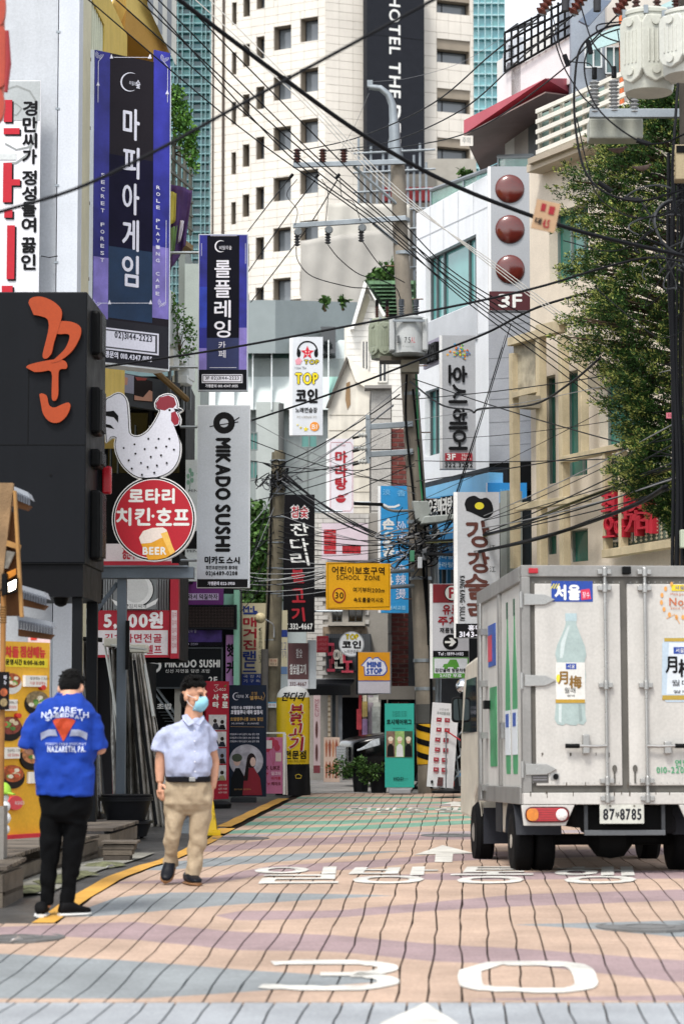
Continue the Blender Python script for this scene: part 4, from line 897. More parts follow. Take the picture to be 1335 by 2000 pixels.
def line3(F, p, q, w_, l0=.006): a, b_ = F.P(*p, l0), F.P(*q, l0); d = Vector((0, 0, w_)); return [a, b_, b_+d, a+d]
for k in range(5):
    z = FH.z(813, 455+k*45) if k < 1 else None
    for vv in ((455,) if k == 0 else ()): mb.add(line3(FH, (813, 470), (953, 405), .02), [(0, 1, 2, 3)])
mb.add(line3(FH, (813, 690), (953, 648), .02), [(0, 1, 2, 3)])
mb.build('panel_joint', M('#a9acb0', .7), o)
for u in (840, 866, 895, 925):
    m2 = MB(); a, b_ = FH.xy(u)+FH.n*.005, FH.xy(u+.7)+FH.n*.005; z1, z0 = FH.z(813, 419), FH.z(831, 503); m2.add([Vector((a.x, a.y, z0)), Vector((b_.x, b_.y, z0)), Vector((b_.x, b_.y, z1)), Vector((a.x, a.y, z1))], [(0, 1, 2, 3)]); m2.build('panel_joint', M('#b4b7ba', .7), o)
FH.box(831, 632, 930, 700, .03, -.1, M('#b9bcc0', .5), 'lower_panel', o)
GRS = M('#9a9da3', .85, var=.12, bump=.3, bsc=50); 
FHS.box(953, 340, 1060, 915, 0, -3.2, GRS, 'side_wall', o)
for v in (455, 545, 635, 700, 740, 780, 825, 870): FHS.box(953, v, 1060, v+1.2, .003, -.01, M('#75787d', .8), 'panel_joint', o)
FHS.box(953, 905, 1060, 960, .1, -3, BLK, 'dark_soffit', o)
mb = MB(); P = [FH.P(813, 944), FH.P(953, 915)]
FH.box(800, 950, 953, 985, .15, -3, M('#2c2f33', .6), 'ceiling_band', o)
FH.box(795, 960, 953, 1540, -.6, -4, M('#1b1d20', .6), 'ground_floor', o); FHS.box(953, 960, 1060, 1540, -.1, -3, M('#1b1d20', .6), 'ground_floor', o)
BLU = M('#2a83c4', .45, var=.08)
FH.box(800, 960, 953, 1010, .3, .02, M('#6fb0d8', .5), 'blue_fascia', o)
S = Sign('blue_shop_sign', 'bright blue shop sign with white raised letters by the corner', 838, 972, 888, 1060, 46.5, 45.8, body=M('#4d9bd0', .5), depth=.2); S.t('손오공마라탕', 833, 975, 890, 1012, BK, bold=2.5, ext=.06, lift=.01); S.t('손오공마라탕', 834, 977, 889, 1010, WT, bold=.8, lift=.085)
S.panel(838, 1045, 888, 1060, M('#2a6f9f', .5), 'lower_strip')
S = Sign('blue_corner_sign', 'blue sign panel with faint white characters behind the beige frame', 949, 943, 1028, 1003, 45.2, body=BLU, depth=.12); S.t('孙悟空', 975, 955, 1010, 975, M('#6fb4e0', .5)); S.panel(949, 943, 951, 1003, WHT, 'edge'); S.pl([(1003, 992), (1010, 985), (1027, 990), (1027, 1002), (1005, 1002)], M('#c79a2e', .5))
S = Sign('blue_light_box', 'blue light box with white script under the tangled cables', 845, 1060, 890, 1112, 46.6, body=BLU, depth=.1); [S.t('마라탕', 850, 1066+k*16, 884, 1076+k*16, M('#b9d9ea', .5), bold=.3) for k in range(3)]
for k in range(6): FH.box(842+k*9, 1062, 844+k*9, 1300, -.2, -.3, M('#21455e' if k % 2 else '#24282b', .4), 'door_mullion', o)
# penthouse with red canopy and terrace
FPH = Face(905, 0, 1130, 340, 52, 46.5)
FPH.box(970, 120, 1130, 420, -1.5, -5, M('#d2d0cc', .7, var=.06), 'penthouse_wall', o)
FPF = Face(970, 0, 1120, 400, 47.5, 44.5)
def slab(F, q, thick, mat, name): m2 = MB(); m2.prism([F.P(*p) for p in q], F.n*-thick); return m2.build(name, mat, o)
slab(FPF, ((970, 154), (1120, 66), (1120, 160), (970, 220)), 2.5, M('#d9d6d6', .7, var=.06), 'parapet'); slab(FPF, ((998, 128), (1016, 120), (1016, 190), (998, 196)), 2.4, M('#a59c95', .7), 'pilaster') 
mb = MB(); a = [at(905, 235, 46), at(1064, 153, 44), at(1118, 153, 45), at(1118, 185, 45), at(1064, 178, 44), at(905, 262, 46)]; mb.prism(a, (0.5, 3, 0)); mb.build('red_canopy', M('#ad5560', .5, var=.1), o)
mb = MB(); q = [at(905, 262.5, 46), at(1064, 178.5, 44), at(1118, 185.5, 45)]; mb.prism([p-Vector((0, 0, .03)) for p in q]+[p+Vector((.5, 3, -.03)) for p in reversed(q)], (0, 0, .025)); mb.build('canopy_soffit', M('#8a7570', .6), o)
for u, v in ((1068, 198), (1021, 224)): c = at(u, v, 45.5); m2 = MB(); m2.lathe(c, [(.1, 0), (.1, .12)], 14); m2.build('soffit_light', M('#c9c3b4', .4), o)
slab(FPF, ((985, 240), (1003, 236), (1003, 330), (985, 330)), 1.5, M('#dcdad6', .7), 'pier'); slab(FPF, ((1003, 236), (1030, 228), (1030, 330), (1003, 330)), 1.4, M('#a9a19b', .7), 'pier'); slab(FPF, ((1030, 232), (1052, 224), (1052, 320), (1030, 325)), 1.2, M('#5c5f60', .5), 'doorway')
FTB = Face(840, 290, 1040, 430, 50.2, 45.2)
t_ = thing('glass_balustrade', 'green glass terrace balustrade on top of the white building', 'balustrade', FTB.P(940, 360))
for a, b_ in ((841, 905), (905, 971), (973, 1039)):
    t0, t1 = 372-(a-840)*.36, 372-(b_-840)*.36; 
    if a > 960: t0, t1 = 306, 304
    m2 = MB(); m2.prism([FTB.P(a+1, t0+42), FTB.P(b_-1, t1+42), FTB.P(b_-1, t1+4), FTB.P(a+1, t0+4)], FTB.n*-.02); m2.build('pane', M('#6fa595', .08, var=.2, alpha=.55, spec=.8), t_)
    m2 = MB(); m2.tube([FTB.P(a, t0, .02), FTB.P(b_, t1, .02)], .045, 6); m2.build('handrail', M('#8d9396', .4, .5), t_)
    m2 = MB(); m2.tube([FTB.P(a, t0+45), FTB.P(a, t0)], .03, 6); m2.build('post', GALV, t_)
plant('terrace_plant', 'green terrace plant behind the glass balustrade', [(905, 340, 8, 10, 60), (915, 345, 8, 10, 60)], 49, .14, at(908, 352, 49.1), mats=TL)
# roof railing
t_ = thing('roof_railing', 'black steel railing frame on the penthouse roof against the sky', 'railing', at(1050, 110, 45))
for k in range(11):
    u = 985+k*13; vb = 140-k*7.4; m2 = MB(); m2.tube([at(u, vb, 47-k*.25), at(u, vb-76, 47-k*.25)], .025, 5); m2.build('upright', BLK, t_)
for j in range(5): m2 = MB(); m2.tube([at(985, 140-j*19, 47), at(1120, 63-j*17, 44.4)], .025, 5); m2.build('rail', BLK, t_)
for k in range(3): m2 = MB(); m2.tube([at(985, 64, 47), at(1010+k*30, 46-k*4, 49)], .02, 5); m2.build('top_rail', BLK, t_)
o2 = thing('rooftop_water_tank', 'pale louvred box on the roof behind the black railing', 'rooftop unit', at(1008, 120, 49)); Face(990, 70, 1025, 125, 49).box(990, 72, 1022, 122, 0, -1.5, M('#bfc4ca', .6), 'casing', o2); [Face(990, 70, 1025, 125, 49).box(992, 88+k*5, 1002, 91+k*5, .02, 0.002, M('#6b7076', .6), 'louvre', o2) for k in range(5)]
FUP = Face(1110, -40, 1335, 330, 44)
o2 = thing('upper_right_building', 'blue-grey building with tilted windows behind the cypress top', 'building', FUP.P(1230, 1500))
FUP.box(1115, -40, 1420, 330, -.3, -6, M('#8d95a0', .7, var=.1), 'wall', o2); FUP.box(1185, -40, 1420, 330, 0, -.28, M('#c4bdb4', .8, var=.1), 'wall_face', o2)
for (u, v) in ((1140, 80), (1180, 92), (1270, 200)): FUP.window(u, v, u+34, v+55, o2, M('#cfd3d4', .5), M('#5e7678', .1), 3, mu=(u+17,), back=-.06)
mb = MB(); mb.tube([FUP.P(1213, 30, .2), FUP.P(1213, 340, .2)], .045, 8); mb.build('orange_pipe', M('#c76a3c', .5), o2); FUP.poly([(1150, 75), (1335, -10), (1335, 40), (1150, 100)], M('#a9c4c4', .3), 'glass_canopy', o2, .5, .44)
FUP.poly([(1130, 40), (1175, 0), (1195, 0), (1150, 50)], M('#6a7688', .4), 'stair_panel', o2, .3, .2)
# ---------------------------------------------------------------- beige building with steel frame
FBG = Face(1035, 290, 1400, 1110, 39.0, 34.4)
BG = M('#d3c8b9', .8, var=.08, streak=.05); STL = M('#c3b597', .6, var=.2, sc_=3, streak=.2)
o = thing('beige_building', 'beige stone building with exposed cream steel frame and green glass', 'building', FBG.P(1200, 1540))
U0 = 1035
def fr(u0, v0, u1, v1): return (u0, refv(FBG, u0, v0, U0), u1, refv(FBG, u0, v1, U0))
hol = [fr(1054, 738, 1083, 948), fr(1098, 728, 1143, 905) if 0 else fr(1092, 730, 1144, 935), fr(1168, 722, 1256, 873), fr(1052, 1045, 1083, 1085), fr(1097, 1037, 1144, 1100), fr(1073, 420, 1150, 560)]
FBG.wall(1035, refv(FBG, 1035, 320, U0), 1420, 1560, hol, BG, 'wall', o, .35); FBG.box(1035, 330, 1420, 1560, -.5, -5, M('#3a4646', .5), 'wall_body', o)
wins = ((1054, 738, 1083, 948, ()), (1092, 730, 1144, 935, (1119,)), (1168, 722, 1256, 873, (1212,)), (1052, 1045, 1083, 1085, ()), (1097, 1037, 1144, 1100, ()), (1073, 420, 1150, 560, (1100, 1125)))
for a in wins: FBG.window(*a[:4], o, M('#6f7a76', .5), M('#2f6a5f', .06, var=.4, sc_=1.5, spec=.9, fine=0), 2, mu=a[4], back=.2)
def beam(pts, w_, d, mat, name, lift): # a steel member between photo points, standing off the facade
    a, b_ = FBG.P(*pts[0], lift), FBG.P(*pts[1], lift); k = a.y/FPX
    m2 = MB(); dirv = (b_-a).normalized(); side = FBG.n.cross(dirv).normalized()*(w_*k/2); m2.obox(a-side, b_-a, side*2, FBG.n*d); m2.build(name, mat, o, bevel=.006)
for u, v0, v1, w_ in ((996, 690, 1110, 13), (1048, 650, 1110, 14), (1092, 655, 1110, 14), (1130, 655, 885, 12), (1175, 885, 1085, 9), (1205, 880, 1075, 8), (1308, 1000, 1110, 10)): beam(((u, v0), (u, v1)), w_, -.14, STL, 'steel_column', .5)
for p, q, w_ in (((990, 668), (1090, 640), 16), (((998, 772)), (1045, 760), 12), ((1090, 898), (1256, 860), 12), ((1170, 1082), (1310, 1060), 16), ((1004, 990), (1135, 972), 14), ((1045, 640), (1180, 610), 10)): beam((p, q), w_, -.16, STL, 'steel_beam', .52)
FBG.poly([(1002, 672), (1044, 662), (1044, 758), (1002, 766)], M('#b3ab97', .6, var=.5, sc_=5, streak=.3), 'corroded_panel', o, .4, .36)
for q in (((1175, 890), (1200, 886), (1200, 1070), (1175, 1074)), ((1208, 886), (1302, 865), (1302, 1050), (1208, 1068))):
    FBG.poly(q, M('#5d6b60', .6, var=.3), 'mesh_backing', o, .3, .27)
mb = MB()
for k in range(13):
    for j in range(26):
        u, v = 1177+k*10, 884+j*7.2-(k*10)*.17
        if 1200 < u < 1208 or v < 868: continue
        mb.add([FBG.P(u, v, .33), FBG.P(u+3, v+3.4, .33), FBG.P(u, v+6.8, .33), FBG.P(u-3, v+3.4, .33)], [(0, 1, 2, 3)])
mb.build('expanded_metal', M('#b9b49c', .5, .3), o)['kind'] = 'stuff'
FBG.poly([(1030, 322), (1420, 170), (1420, 182), (1030, 337)], M('#b9ad9c', .8), 'cornice', o, .3, -.1); FBG.poly([(1032, 310), (1420, 156), (1420, 170), (1032, 321)], M('#a89d8d', .8), 'cornice', o, .38, -.1)
for u, v in ((1012, 775), (1146, 735)): FBG.box(u, v, u+16, v+24, .75, .5, M('#8d8574', .6), 'lamp_box', o)
FBG.box(955, 985, 1050, 1560, -.6, -4, M('#23282c', .5), 'side_shop', o); FBG.box(974, 960, 987, 1230, -.2, -.5, M('#9aa09a', .4), 'side_glass', o)
# roof slat screen
t_ = thing('slat_screen', 'white horizontal slat screen on the roof edge of the beige building', 'screen', FBG.P(1150, 300))
for j in range(6):
    a, b_ = FBG.P(1048, 222+j*20, .1), FBG.P(1340, 95+j*22, .1); m2 = MB(); m2.obox(a, b_-a, FBG.n*-.05, (0, 0, .07)); m2.build('slat', M('#d9d6cd', .6), t_)
for k in range(7): u = 1052+k*22; vt = 220-k*9.4; m2 = MB(); a = FBG.P(u, vt+108, .03); b_ = FBG.P(u, vt, .03); m2.obox(a, b_-a, FBG.n*-.05, FBG.d*.06); m2.build('post', M('#b5b0a4', .6), t_)
for k in range(6): u = 1056+k*22; vt = 224-k*9.4; FBG.poly([(u, vt), (u+19, vt-8), (u+19, vt+86), (u, vt+94)], M('#8ba39d', .2), 'glass_pane', t_, -.04, -.07)
# red channel letters
S = Sign('red_channel_letters', 'red raised Korean channel letters on white backing under the cypress', 1203, 972, 1302, 1060, 36.3, 35.3, body=M('#d9d5cf', .5), depth=.05)
bpy.data.objects.remove([c for c in S.o.children][0])
RL = M('#a92634', .4); WB2 = M('#dcd8d2', .5)
for ch, a in (('최', (1200, 962, 1224, 1012)), ('사', (1226, 968, 1252, 1018)), ('장', (1254, 972, 1298, 1022)), ('오', (1203, 1012, 1222, 1052)), ('아', (1226, 1016, 1244, 1052)), ('기', (1246, 1000, 1268, 1050)), ('네', (1270, 1004, 1298, 1046))):
    S.text(ch, a[0]+5, a[1]+4, a[2]+5, a[3]+7, WB2, S.o, lift=.0, bold=3.2, ext=.1, name='letter_backing'); S.text(ch, *a, RL, S.o, lift=.12, bold=1.6, ext=.14, name='letter')
# ================================================================== hanging signs
NV = M('#1a1a2a', .35, var=.2, sc_=2); VIO = M('#262a8c', .45, var=.5, sc_=3); LVI = M('#7d72ba', .5, var=.35, sc_=4); TXT = M('#d6d6e2', .5, var=0)
def moon(S, u, v, r, k=1):
    S.ln([(u+r*math.cos(math.radians(a)), v+r*math.sin(math.radians(a))) for a in range(60, 301, 15)], [.4*k+2.6*k*math.sin(math.pi*i/16) for i in range(17)], TXT)
S = Sign('tall_game_cafe_sign', 'huge tall violet and black game cafe sign box high on the left', 167, 95, 333, 706, 28.6, 29.4, body=M('#d3d8dc', .5), depth=.3)
S.box(167, 95, 181, 706, .001, -.3, M('#ccd3d8', .5), 'edge_strip', S.o)
for v in (112, 246, 393, 541): S.panel(172, v, 176, v+7, M('#4b463f', .6), 'latch')
S.panel(183, 97, 331, 620, M('#231f25', .5, var=.1), 'face'); S.panel(183, 97, 213, 620, M('#2f3086', .5, var=.5, sc_=2.5), 'print'); S.panel(299, 97, 331, 620, M('#3335a0', .5, var=.5, sc_=2.5), 'print')
S.panel(213, 300, 299, 620, M('#14122a', .5, var=.3), 'print'); S.panel(213, 480, 299, 620, M('#16304e', .5, var=.3), 'print'); S.panel(184, 500, 213, 620, LVI, 'print'); S.panel(299, 480, 330, 620, LVI, 'print')
S.panel(183, 620, 331, 704, M('#2b2b31', .5, var=.1), 'lower_face')
for ch, v in zip('마피아게임', (210, 285, 356, 427, 497)): S.t(ch, 239, v, 270, v+60, TXT, bold=1)
moon(S, 253, 160, 18); S.t('비밀의', 250, 158, 263, 166, TXT); S.t('숲', 263, 156, 271, 172, TXT, bold=.3)
for pts in ([(190, 200), (190, 120), (197, 112)], [(220, 112), (288, 112)], [(326, 200), (326, 130), (316, 118)], [(188, 600), (200, 592), (212, 592)], [(213, 592), (298, 592)], [(325, 430), (325, 590), (312, 600)]): S.ln(pts, 1, TXT)
for u, v in ((190, 165), (326, 182), (216, 112), (292, 112), (216, 592), (296, 592)): S.pl([(u-3, v+2), (u, v-6), (u+3, v+2)], TXT)
for (u, v) in ((192, 106), (320, 112), (190, 590), (318, 590)):
    for k in range(3): S.ln([(u+(3+k*2.4)*math.cos(a*.5), v+(3+k*2.4)*math.sin(a*.5)) for a in range(0, 9)], .7, TXT)
S.vt('SECRET FOREST', 195, 335, 202, 515, TXT, gap=.5, bold=.2); S.vt('ROLE PLAYING CAFE', 303, 360, 310, 580, TXT, gap=.5, bold=.2)
S.panel(183, 636, 312, 679, TXT, 'plate'); S.panel(183, 639, 309, 676, M('#45454c', .4), 'plate_line'); S.panel(183, 642, 305, 673, TXT, 'plate'); S.t('02)3144-2223', 224, 648, 296, 664, M('#3a3a44', .5), bold=.5); S.t('가맹문의 010.4347.0155', 196, 684, 296, 697, TXT, bold=.4)
S = Sign('navy_cafe_sign', 'navy and black vertical role playing cafe sign above the sushi sign', 387, 457, 484, 763, 36, body=M('#b9c0cc', .5), depth=.15, arm='L', armpx=60)
S.panel(389, 459, 482, 722, VIO, 'print'); S.panel(404, 460, 467, 722, M('#0a0b18', .45, var=.2), 'print'); S.panel(404, 660, 467, 722, M('#232c58', .35, var=.3), 'print'); S.panel(389, 560, 404, 640, M('#2a3fb0', .4, var=.5), 'print'); S.panel(467, 640, 482, 722, LVI, 'print'); S.panel(389, 680, 404, 722, LVI, 'print'); S.panel(389, 722, 482, 761, M('#101018', .4), 'lower_face')
for ch, v in zip('롤플레잉', (509, 548, 587, 626)): S.t(ch, 419, v, 450, v+33, TXT, bold=.6)
S.vt('카페', 427, 666, 441, 700, TXT); moon(S, 431, 481, 11); S.t('비밀의숲', 428, 480, 452, 488, TXT); S.ln([(410, 460.5), (462, 460.5)], .8, TXT); S.ln([(410, 718), (462, 718)], .8, TXT); S.ln([(393, 475), (393, 500)], .7, TXT); S.ln([(479, 475), (479, 515)], .7, TXT)
S.panel(395, 731, 474, 748, TXT, 'plate'); S.panel(396.5, 732.5, 472.5, 746.5, M('#101018', .4), 'plate_line'); S.panel(398, 734, 471, 745, TXT, 'plate'); S.t('3F 02)3144-2223', 402, 735.5, 467, 743.5, M('#33333c', .5), bold=.3); S.t('가맹문의 010.4347.0155', 402, 751, 465, 757, TXT, bold=.2)
LG = M('#b3b9c1', .45, var=.06)
S = Sign('white_sushi_sign', 'pale grey vertical MIKADO SUSHI box sign with black rolled emblem', 385, 791, 488, 1148, 36, body=M('#cfd4d9', .5), depth=.18, arm='L', armpx=60)
S.panel(386, 793, 486, 1133, LG, 'face'); S.panel(386, 1131, 484, 1147, BK, 'lower_band')
for r in (19, 15, 11): S.ln([(437+r*math.cos(a*.3), 826+r*math.sin(a*.3)) for a in range(21)], 4.6, BK, close=True)
S.dc(437, 826, 7, 7, LG); S.ln([(409, 833), (465, 824)], 2, BK); S.ln([(455, 823), (467, 815)], 2, BK)
S.t('MIKADO', 422, 857, 449, 975, BK, rot=90, bold=1.9); S.t('SUSHI', 422, 987, 449, 1076, BK, rot=90, bold=1.9); S.t('미카도', 401, 1087, 439, 1101, BK, bold=.8); S.t('스시', 443, 1088, 468, 1101, BK, bold=.8); S.t('회전초밥전문점 홍대점', 403, 1105, 464, 1112, BK, bold=.2); S.t('02)6489-0208', 403, 1116, 464, 1126, BK, bold=.4); S.t('가맹문의 1522-3950', 407, 1136, 459, 1143, TXT, bold=.3)
CREM = M('#c9bf9f', .5, var=.1)
S = Sign('cream_magazine_sign', 'cream vertical shop sign with red and blue letters left of the leaning pole', 463, 1178, 519, 1345, 47, body=CREM, depth=.15)
DB = M('#24397e', .5); DR = M('#9c2430', .5)
S.t('M', 475, 1184, 486, 1195, DB, bold=.8); S.dc(490, 1189, 2, 2, DB); S.t('L', 494, 1184, 502, 1195, DB, bold=.8); S.panel(475, 1196, 504, 1200, DB, 'strip')
for ch, v, c_ in (('매', 1206, DR), ('거', 1228, DR), ('진', 1250, DR), ('랜', 1272, DB), ('드', 1294, DB)): S.t(ch, 475, v, 500, v+18, c_, bold=.9)
S.vt('(항공편직수입)', 505, 1225, 512, 1295, M('#3b4a3a', .5)); S.panel(472, 1316, 511, 1345, DB, 'band'); S.t('국 잡 지', 476, 1318, 508, 1324, WT); S.t('기 구 독', 476, 1327, 508, 1333, WT)
S = Sign('black_bulgogi_sign', 'black vertical barbecue sign with white and red brush letters', 553, 966, 614, 1234, 51, body=M('#131215', .4), depth=.2, arm='R', armpx=50)
S.t('참숯', 568, 988, 602, 1012, M('#d8d8d8', .5), bold=2); S.t('참숯', 569, 989, 601, 1011, M('#a3202c', .5), bold=.6)
for ch, v in zip('잔다리', (1022, 1052, 1080)): S.t(ch, 568, v, 602, v+24, WT, bold=.6, shear=-.15)
for ch, v in zip('불고기', (1112, 1150, 1187)): S.t(ch, 570, v, 594, v+26, M('#a3202c', .5), bold=.9, shear=-.12)
S.t('T.332-4667', 557, 1218, 610, 1229, WT, bold=.4)
S = Sign('narrow_blue_white_sign', 'narrow cream and blue sign half hidden behind the leaning pole', 543, 1192, 561, 1318, 50.2, body=CREM, depth=.1); S.panel(543, 1230, 561, 1244, DB, 'band'); S.panel(543, 1302, 561, 1317, M('#5f7aa0', .5), 'band'); S.vt('고기', 546, 1254, 552, 1286, DB); S.vt('고기', 554, 1254, 559, 1286, DB)
S = Sign('brown_vertical_sign', 'brown shop sign with small white characters by the barbecue sign', 562, 1256, 602, 1345, 51.5, body=M('#5f4142', .5), depth=.12); S.panel(562, 1327, 602, 1345, M('#c9c8cc', .5), 'lower'); S.t('참숯', 578, 1267, 590, 1285, WT); S.t('참숯불고기', 566, 1297, 597, 1317, WT, bold=.3); S.t('332-4667', 566, 1332, 598, 1340, M('#5f3a3a', .5), bold=.3); S.box(600, 1250, 617, 1345, -.02, -.3, M('#b9bfc2', .5), 'side', S.o)
PALE = M('#c6cacf', .5, var=.06)
S = Sign('karaoke_vertical_sign', 'white vertical karaoke sign with smiling red star and headphones', 567, 658, 630, 850, 57, body=PALE, depth=.2)
S.box(565, 658, 571, 850, .002, -.2, WHT, 'edge', S.o)
S.ln([(600+19*math.cos(math.radians(a)), 686+19*math.sin(math.radians(a))) for a in range(170, 371, 12)], 3, BK); S.dc(583, 690, 4, 8, BK); S.dc(617, 690, 4, 8, BK)
S.pl([(600+(14 if i % 2 == 0 else 6)*math.sin(i*math.pi/5), 689-(14 if i % 2 == 0 else 6)*math.cos(i*math.pi/5)) for i in range(10)], M('#bf2436', .5)); S.dc(597, 687, 1, 1.3, WT); S.dc(603, 687, 1, 1.3, WT); S.ln([(596, 691), (600, 694), (604, 691)], 1, WT)
YLW = M('#d9c41f', .5); S.t('TOP', 594, 703, 622, 711, BK, bold=1.2); S.t('TOP', 594, 703, 622, 711, YLW); S.pl([(576, 704), (583, 698), (590, 704), (586, 712), (578, 712)], M('#d0909c', .5)); S.t('I Like This', 576, 716, 598, 721, BK)
S.t('TOP', 577, 729, 620, 750, BK, bold=2); S.t('TOP', 577, 729, 620, 750, YLW, bold=.8); S.t('코인', 578, 760, 619, 786, BK, bold=1.4); S.t('노래연습장', 577, 796, 619, 806, BK, bold=.3); S.t('코인 노래연습장 코인', 579, 812, 618, 817, M('#8b8272', .5)); S.dc(614, 833, 9, 9, M('#d98a2b', .5)); S.t('B1', 609, 829, 619, 838, WT); [S.pl([(u+(r if i % 2 == 0 else r*.45)*math.sin(i*math.pi/5), v-(r if i % 2 == 0 else r*.45)*math.cos(i*math.pi/5)) for i in range(10)], YLW) for u, v, r in ((597, 838, 5), (587, 835, 2.5), (581, 830, 2))]
S = Sign('malatang_sign', 'white vertical sign with three red syllables and a bowl emblem', 637, 857, 690, 1003, 56, body=M('#d3cfd6', .5), depth=.2, arm='R', armpx=40)
S.box(637, 857, 643, 1003, .002, -.2, WHT, 'edge', S.o); S.ln([(646, 864), (684, 864), (688, 870), (688, 990), (684, 998), (648, 998), (645, 992), (645, 870)], .8, M('#b04a58', .5), close=True)
S.vt('마라탕', 655, 880, 677, 958, M('#a01f2c', .5), bold=1.2); S.dc(665, 973, 10, 9, M('#a01f2c', .5), a0=0, a1=180); S.dc(665, 972, 7, 6, M('#a01f2c', .5), a0=180, a1=360); S.ln([(668, 970), (680, 964)], 1, M('#a01f2c', .5)); S.t('마라탕', 657, 868, 674, 872, M('#a01f2c', .5))
S = Sign('pink_wall_banner', 'pale pink wall banner with red block pattern above the school sign', 628, 1022, 718, 1094, 52.6, body=M('#d6c6cf', .6), depth=.05, cat='banner')
S.panel(632, 1034, 656, 1082, M('#b32a33', .6, var=.5, sc_=18), 'print'); S.panel(668, 1065, 704, 1081, M('#b32a33', .6, var=.5, sc_=18), 'print')
for k in range(4): S.panel(632, 1044+k*10, 656, 1045+k*10, M('#d6a8ac', .6), 'line'); S.panel(670+k*9, 1065, 671+k*9, 1081, M('#7d1f27', .6), 'line')
S = Sign('blue_malatang_sign', 'blue vertical sign with white characters behind the main pole', 738, 949, 797, 1197, 49.5, body=M('#2d8ac2', .45, var=.1), depth=.15)
S.box(738, 949, 743, 1197, .002, -.15, WHT, 'edge', S.o); S.ln([(748, 985), (758, 990), (770, 990), (780, 986)], 4, WT)
for ch, v in zip('손오공', (1013, 1040, 1067)): S.t(ch, 747, v, 769, v+20, WT, bold=1.2)
for ch, v in zip('孙悟空麻', (1018, 1045, 1074, 1102)): S.t(ch, 773, v, 792, v+18, TXT)
for ch, v in zip('辣燙', (1122, 1150)): S.t(ch, 772, v, 792, v+20, TXT)
S.t('마라탕', 747, 1100, 766, 1160, WT, bold=.6) if 0 else S.vt('마라', 748, 1100, 767, 1150, WT, bold=.8); S.t('홍대서교점', 749, 1183, 790, 1191, M('#8cc3e0', .5), bold=.2); S.t('淡', 747, 955, 762, 967, M('#7db9dc', .5)); S.t('香', 775, 957, 792, 969, M('#7db9dc', .5))
# school zone sign
SY = M('#e0a417', .45, var=.05)
S = Sign('school_zone_sign', 'yellow school zone road sign with a 30 speed limit roundel', 637, 1098, 762, 1190, 42, 42.35, body=SY, depth=.03, cat='road sign')
S.ln([(640, 1101), (759, 1098), (760, 1185), (641, 1188)], 1, M('#3a2d12', .5), close=True)
S.t('어린이보호구역', 648, 1106, 750, 1121, BK, bold=.3); S.t('SCHOOL  ZONE', 657, 1123, 741, 1132, BK, bold=.15); S.t('여기부터200m', 689, 1147, 750, 1157, BK, bold=.2); S.t('속도를줄이시오', 690, 1167, 748, 1176, BK, bold=.2)
S.dc(662, 1163, 13, 15, M('#8f2a1c', .5)); S.dc(662, 1163, 10.5, 12.3, SY); S.t('30', 654, 1157, 670, 1169, BK, bold=.4)
for v in (1118, 1148): mb = MB(); mb.tube([at(740, v, 42.45), at(806, v-4, 43.4)], .035, 8); mb.build('support_arm', GALV, S.o, True)
# hair salon sign
LGR = M('#a3a5a9', .45, var=.06)
S = Sign('hair_salon_sign', 'grey vertical salon sign with sideways black letters and coloured squares', 858, 655, 928, 916, 44.5, body=LGR, depth=.2)
S.box(858, 655, 863, 916, .002, -.2, WHT, 'edge', S.o)
SQ = ['#4c6fae', '#3d95c0', '#e0a62c', '#d97a2c', '#5ba052', '#c9c22f', '#b8572f']
for k in range(46):
    a = random.gauss(0, 1); b_ = random.gauss(0, .8); u, v = 897+a*8, 688+b_*9; r = random.uniform(1.5, 2.6); S.pl([(u-r, v), (u, v-r), (u+r, v), (u, v+r)], M(SQ[k % 7], .5), 'square')
for ch, v0, v1 in (('호', 714, 748), ('시', 751, 787), ('헤', 798, 838), ('어', 841, 878)): S.t(ch, 876, v0, 911, v1, BK, rot=90, bold=1.2)
S.panel(868, 885, 921, 900, M('#9c2532', .5), 'red_band'); S.t('3F', 872, 887, 888, 898, WT, bold=.6); S.t('Hair', 901, 886.5, 916, 892, WT); S.t('Salon', 900, 893, 918, 898.5, WT); S.t('322.3252', 868, 904, 921, 913, BK, bold=.4)
S = Sign('ball_sign', 'grey sign box with three glossy red-brown balls and 3F below', 953, 325, 1041, 607, 43.8, body=M('#9da0a4', .5, var=.06), depth=.25)
S.box(953, 325, 958, 607, .003, -.25, WHT, 'edge', S.o)
for v in (369, 448, 526):
    m2 = MB(); c = S.P(995, v, .0); R_ = 29*43.8/FPX; pr = [(R_*math.sin(math.radians(a)), -R_*.35*math.cos(math.radians(a))) for a in range(0, 95, 8)]; m2.lathe(c, [(max(r, .002), y) for r, y in pr], 32, 'y'); m2.build('ball', M('#5d2119', .18, var=.15, sc_=4, spec=.8), S.o, 2)
S.panel(954, 569, 1034, 606, M('#4a1f24', .5), 'plate'); S.t('3', 972, 575, 993, 600, WT, bold=.9); S.t('F', 1000, 575, 1017, 600, WT, bold=.9)
S = Sign('kangkang_sign', 'pale grey vertical restaurant sign with brown brush letters beside the truck', 886, 961, 975, 1246, 39.5, body=M('#aeb0b5', .45, var=.06), depth=.2)
S.box(886, 961, 893, 1246, .002, -.2, WHT, 'edge', S.o); S.pl(sm([(907, 985), (912, 973), (926, 968), (938, 974), (950, 972), (960, 982), (963, 1000), (955, 1010), (945, 1012), (935, 1008), (918, 1000), (908, 996)]), BK); S.dc(936, 988, 9, 7, M('#c9bd2c', .5))
BRN = M('#522a22', .5)
for ch, a in (('강', (912, 1018, 955, 1068)), ('강', (915, 1078, 955, 1118)), ('술', (908, 1122, 955, 1170)), ('래', (915, 1176, 960, 1210))): S.t(ch, *a, BRN, bold=1.6, shear=-.2)
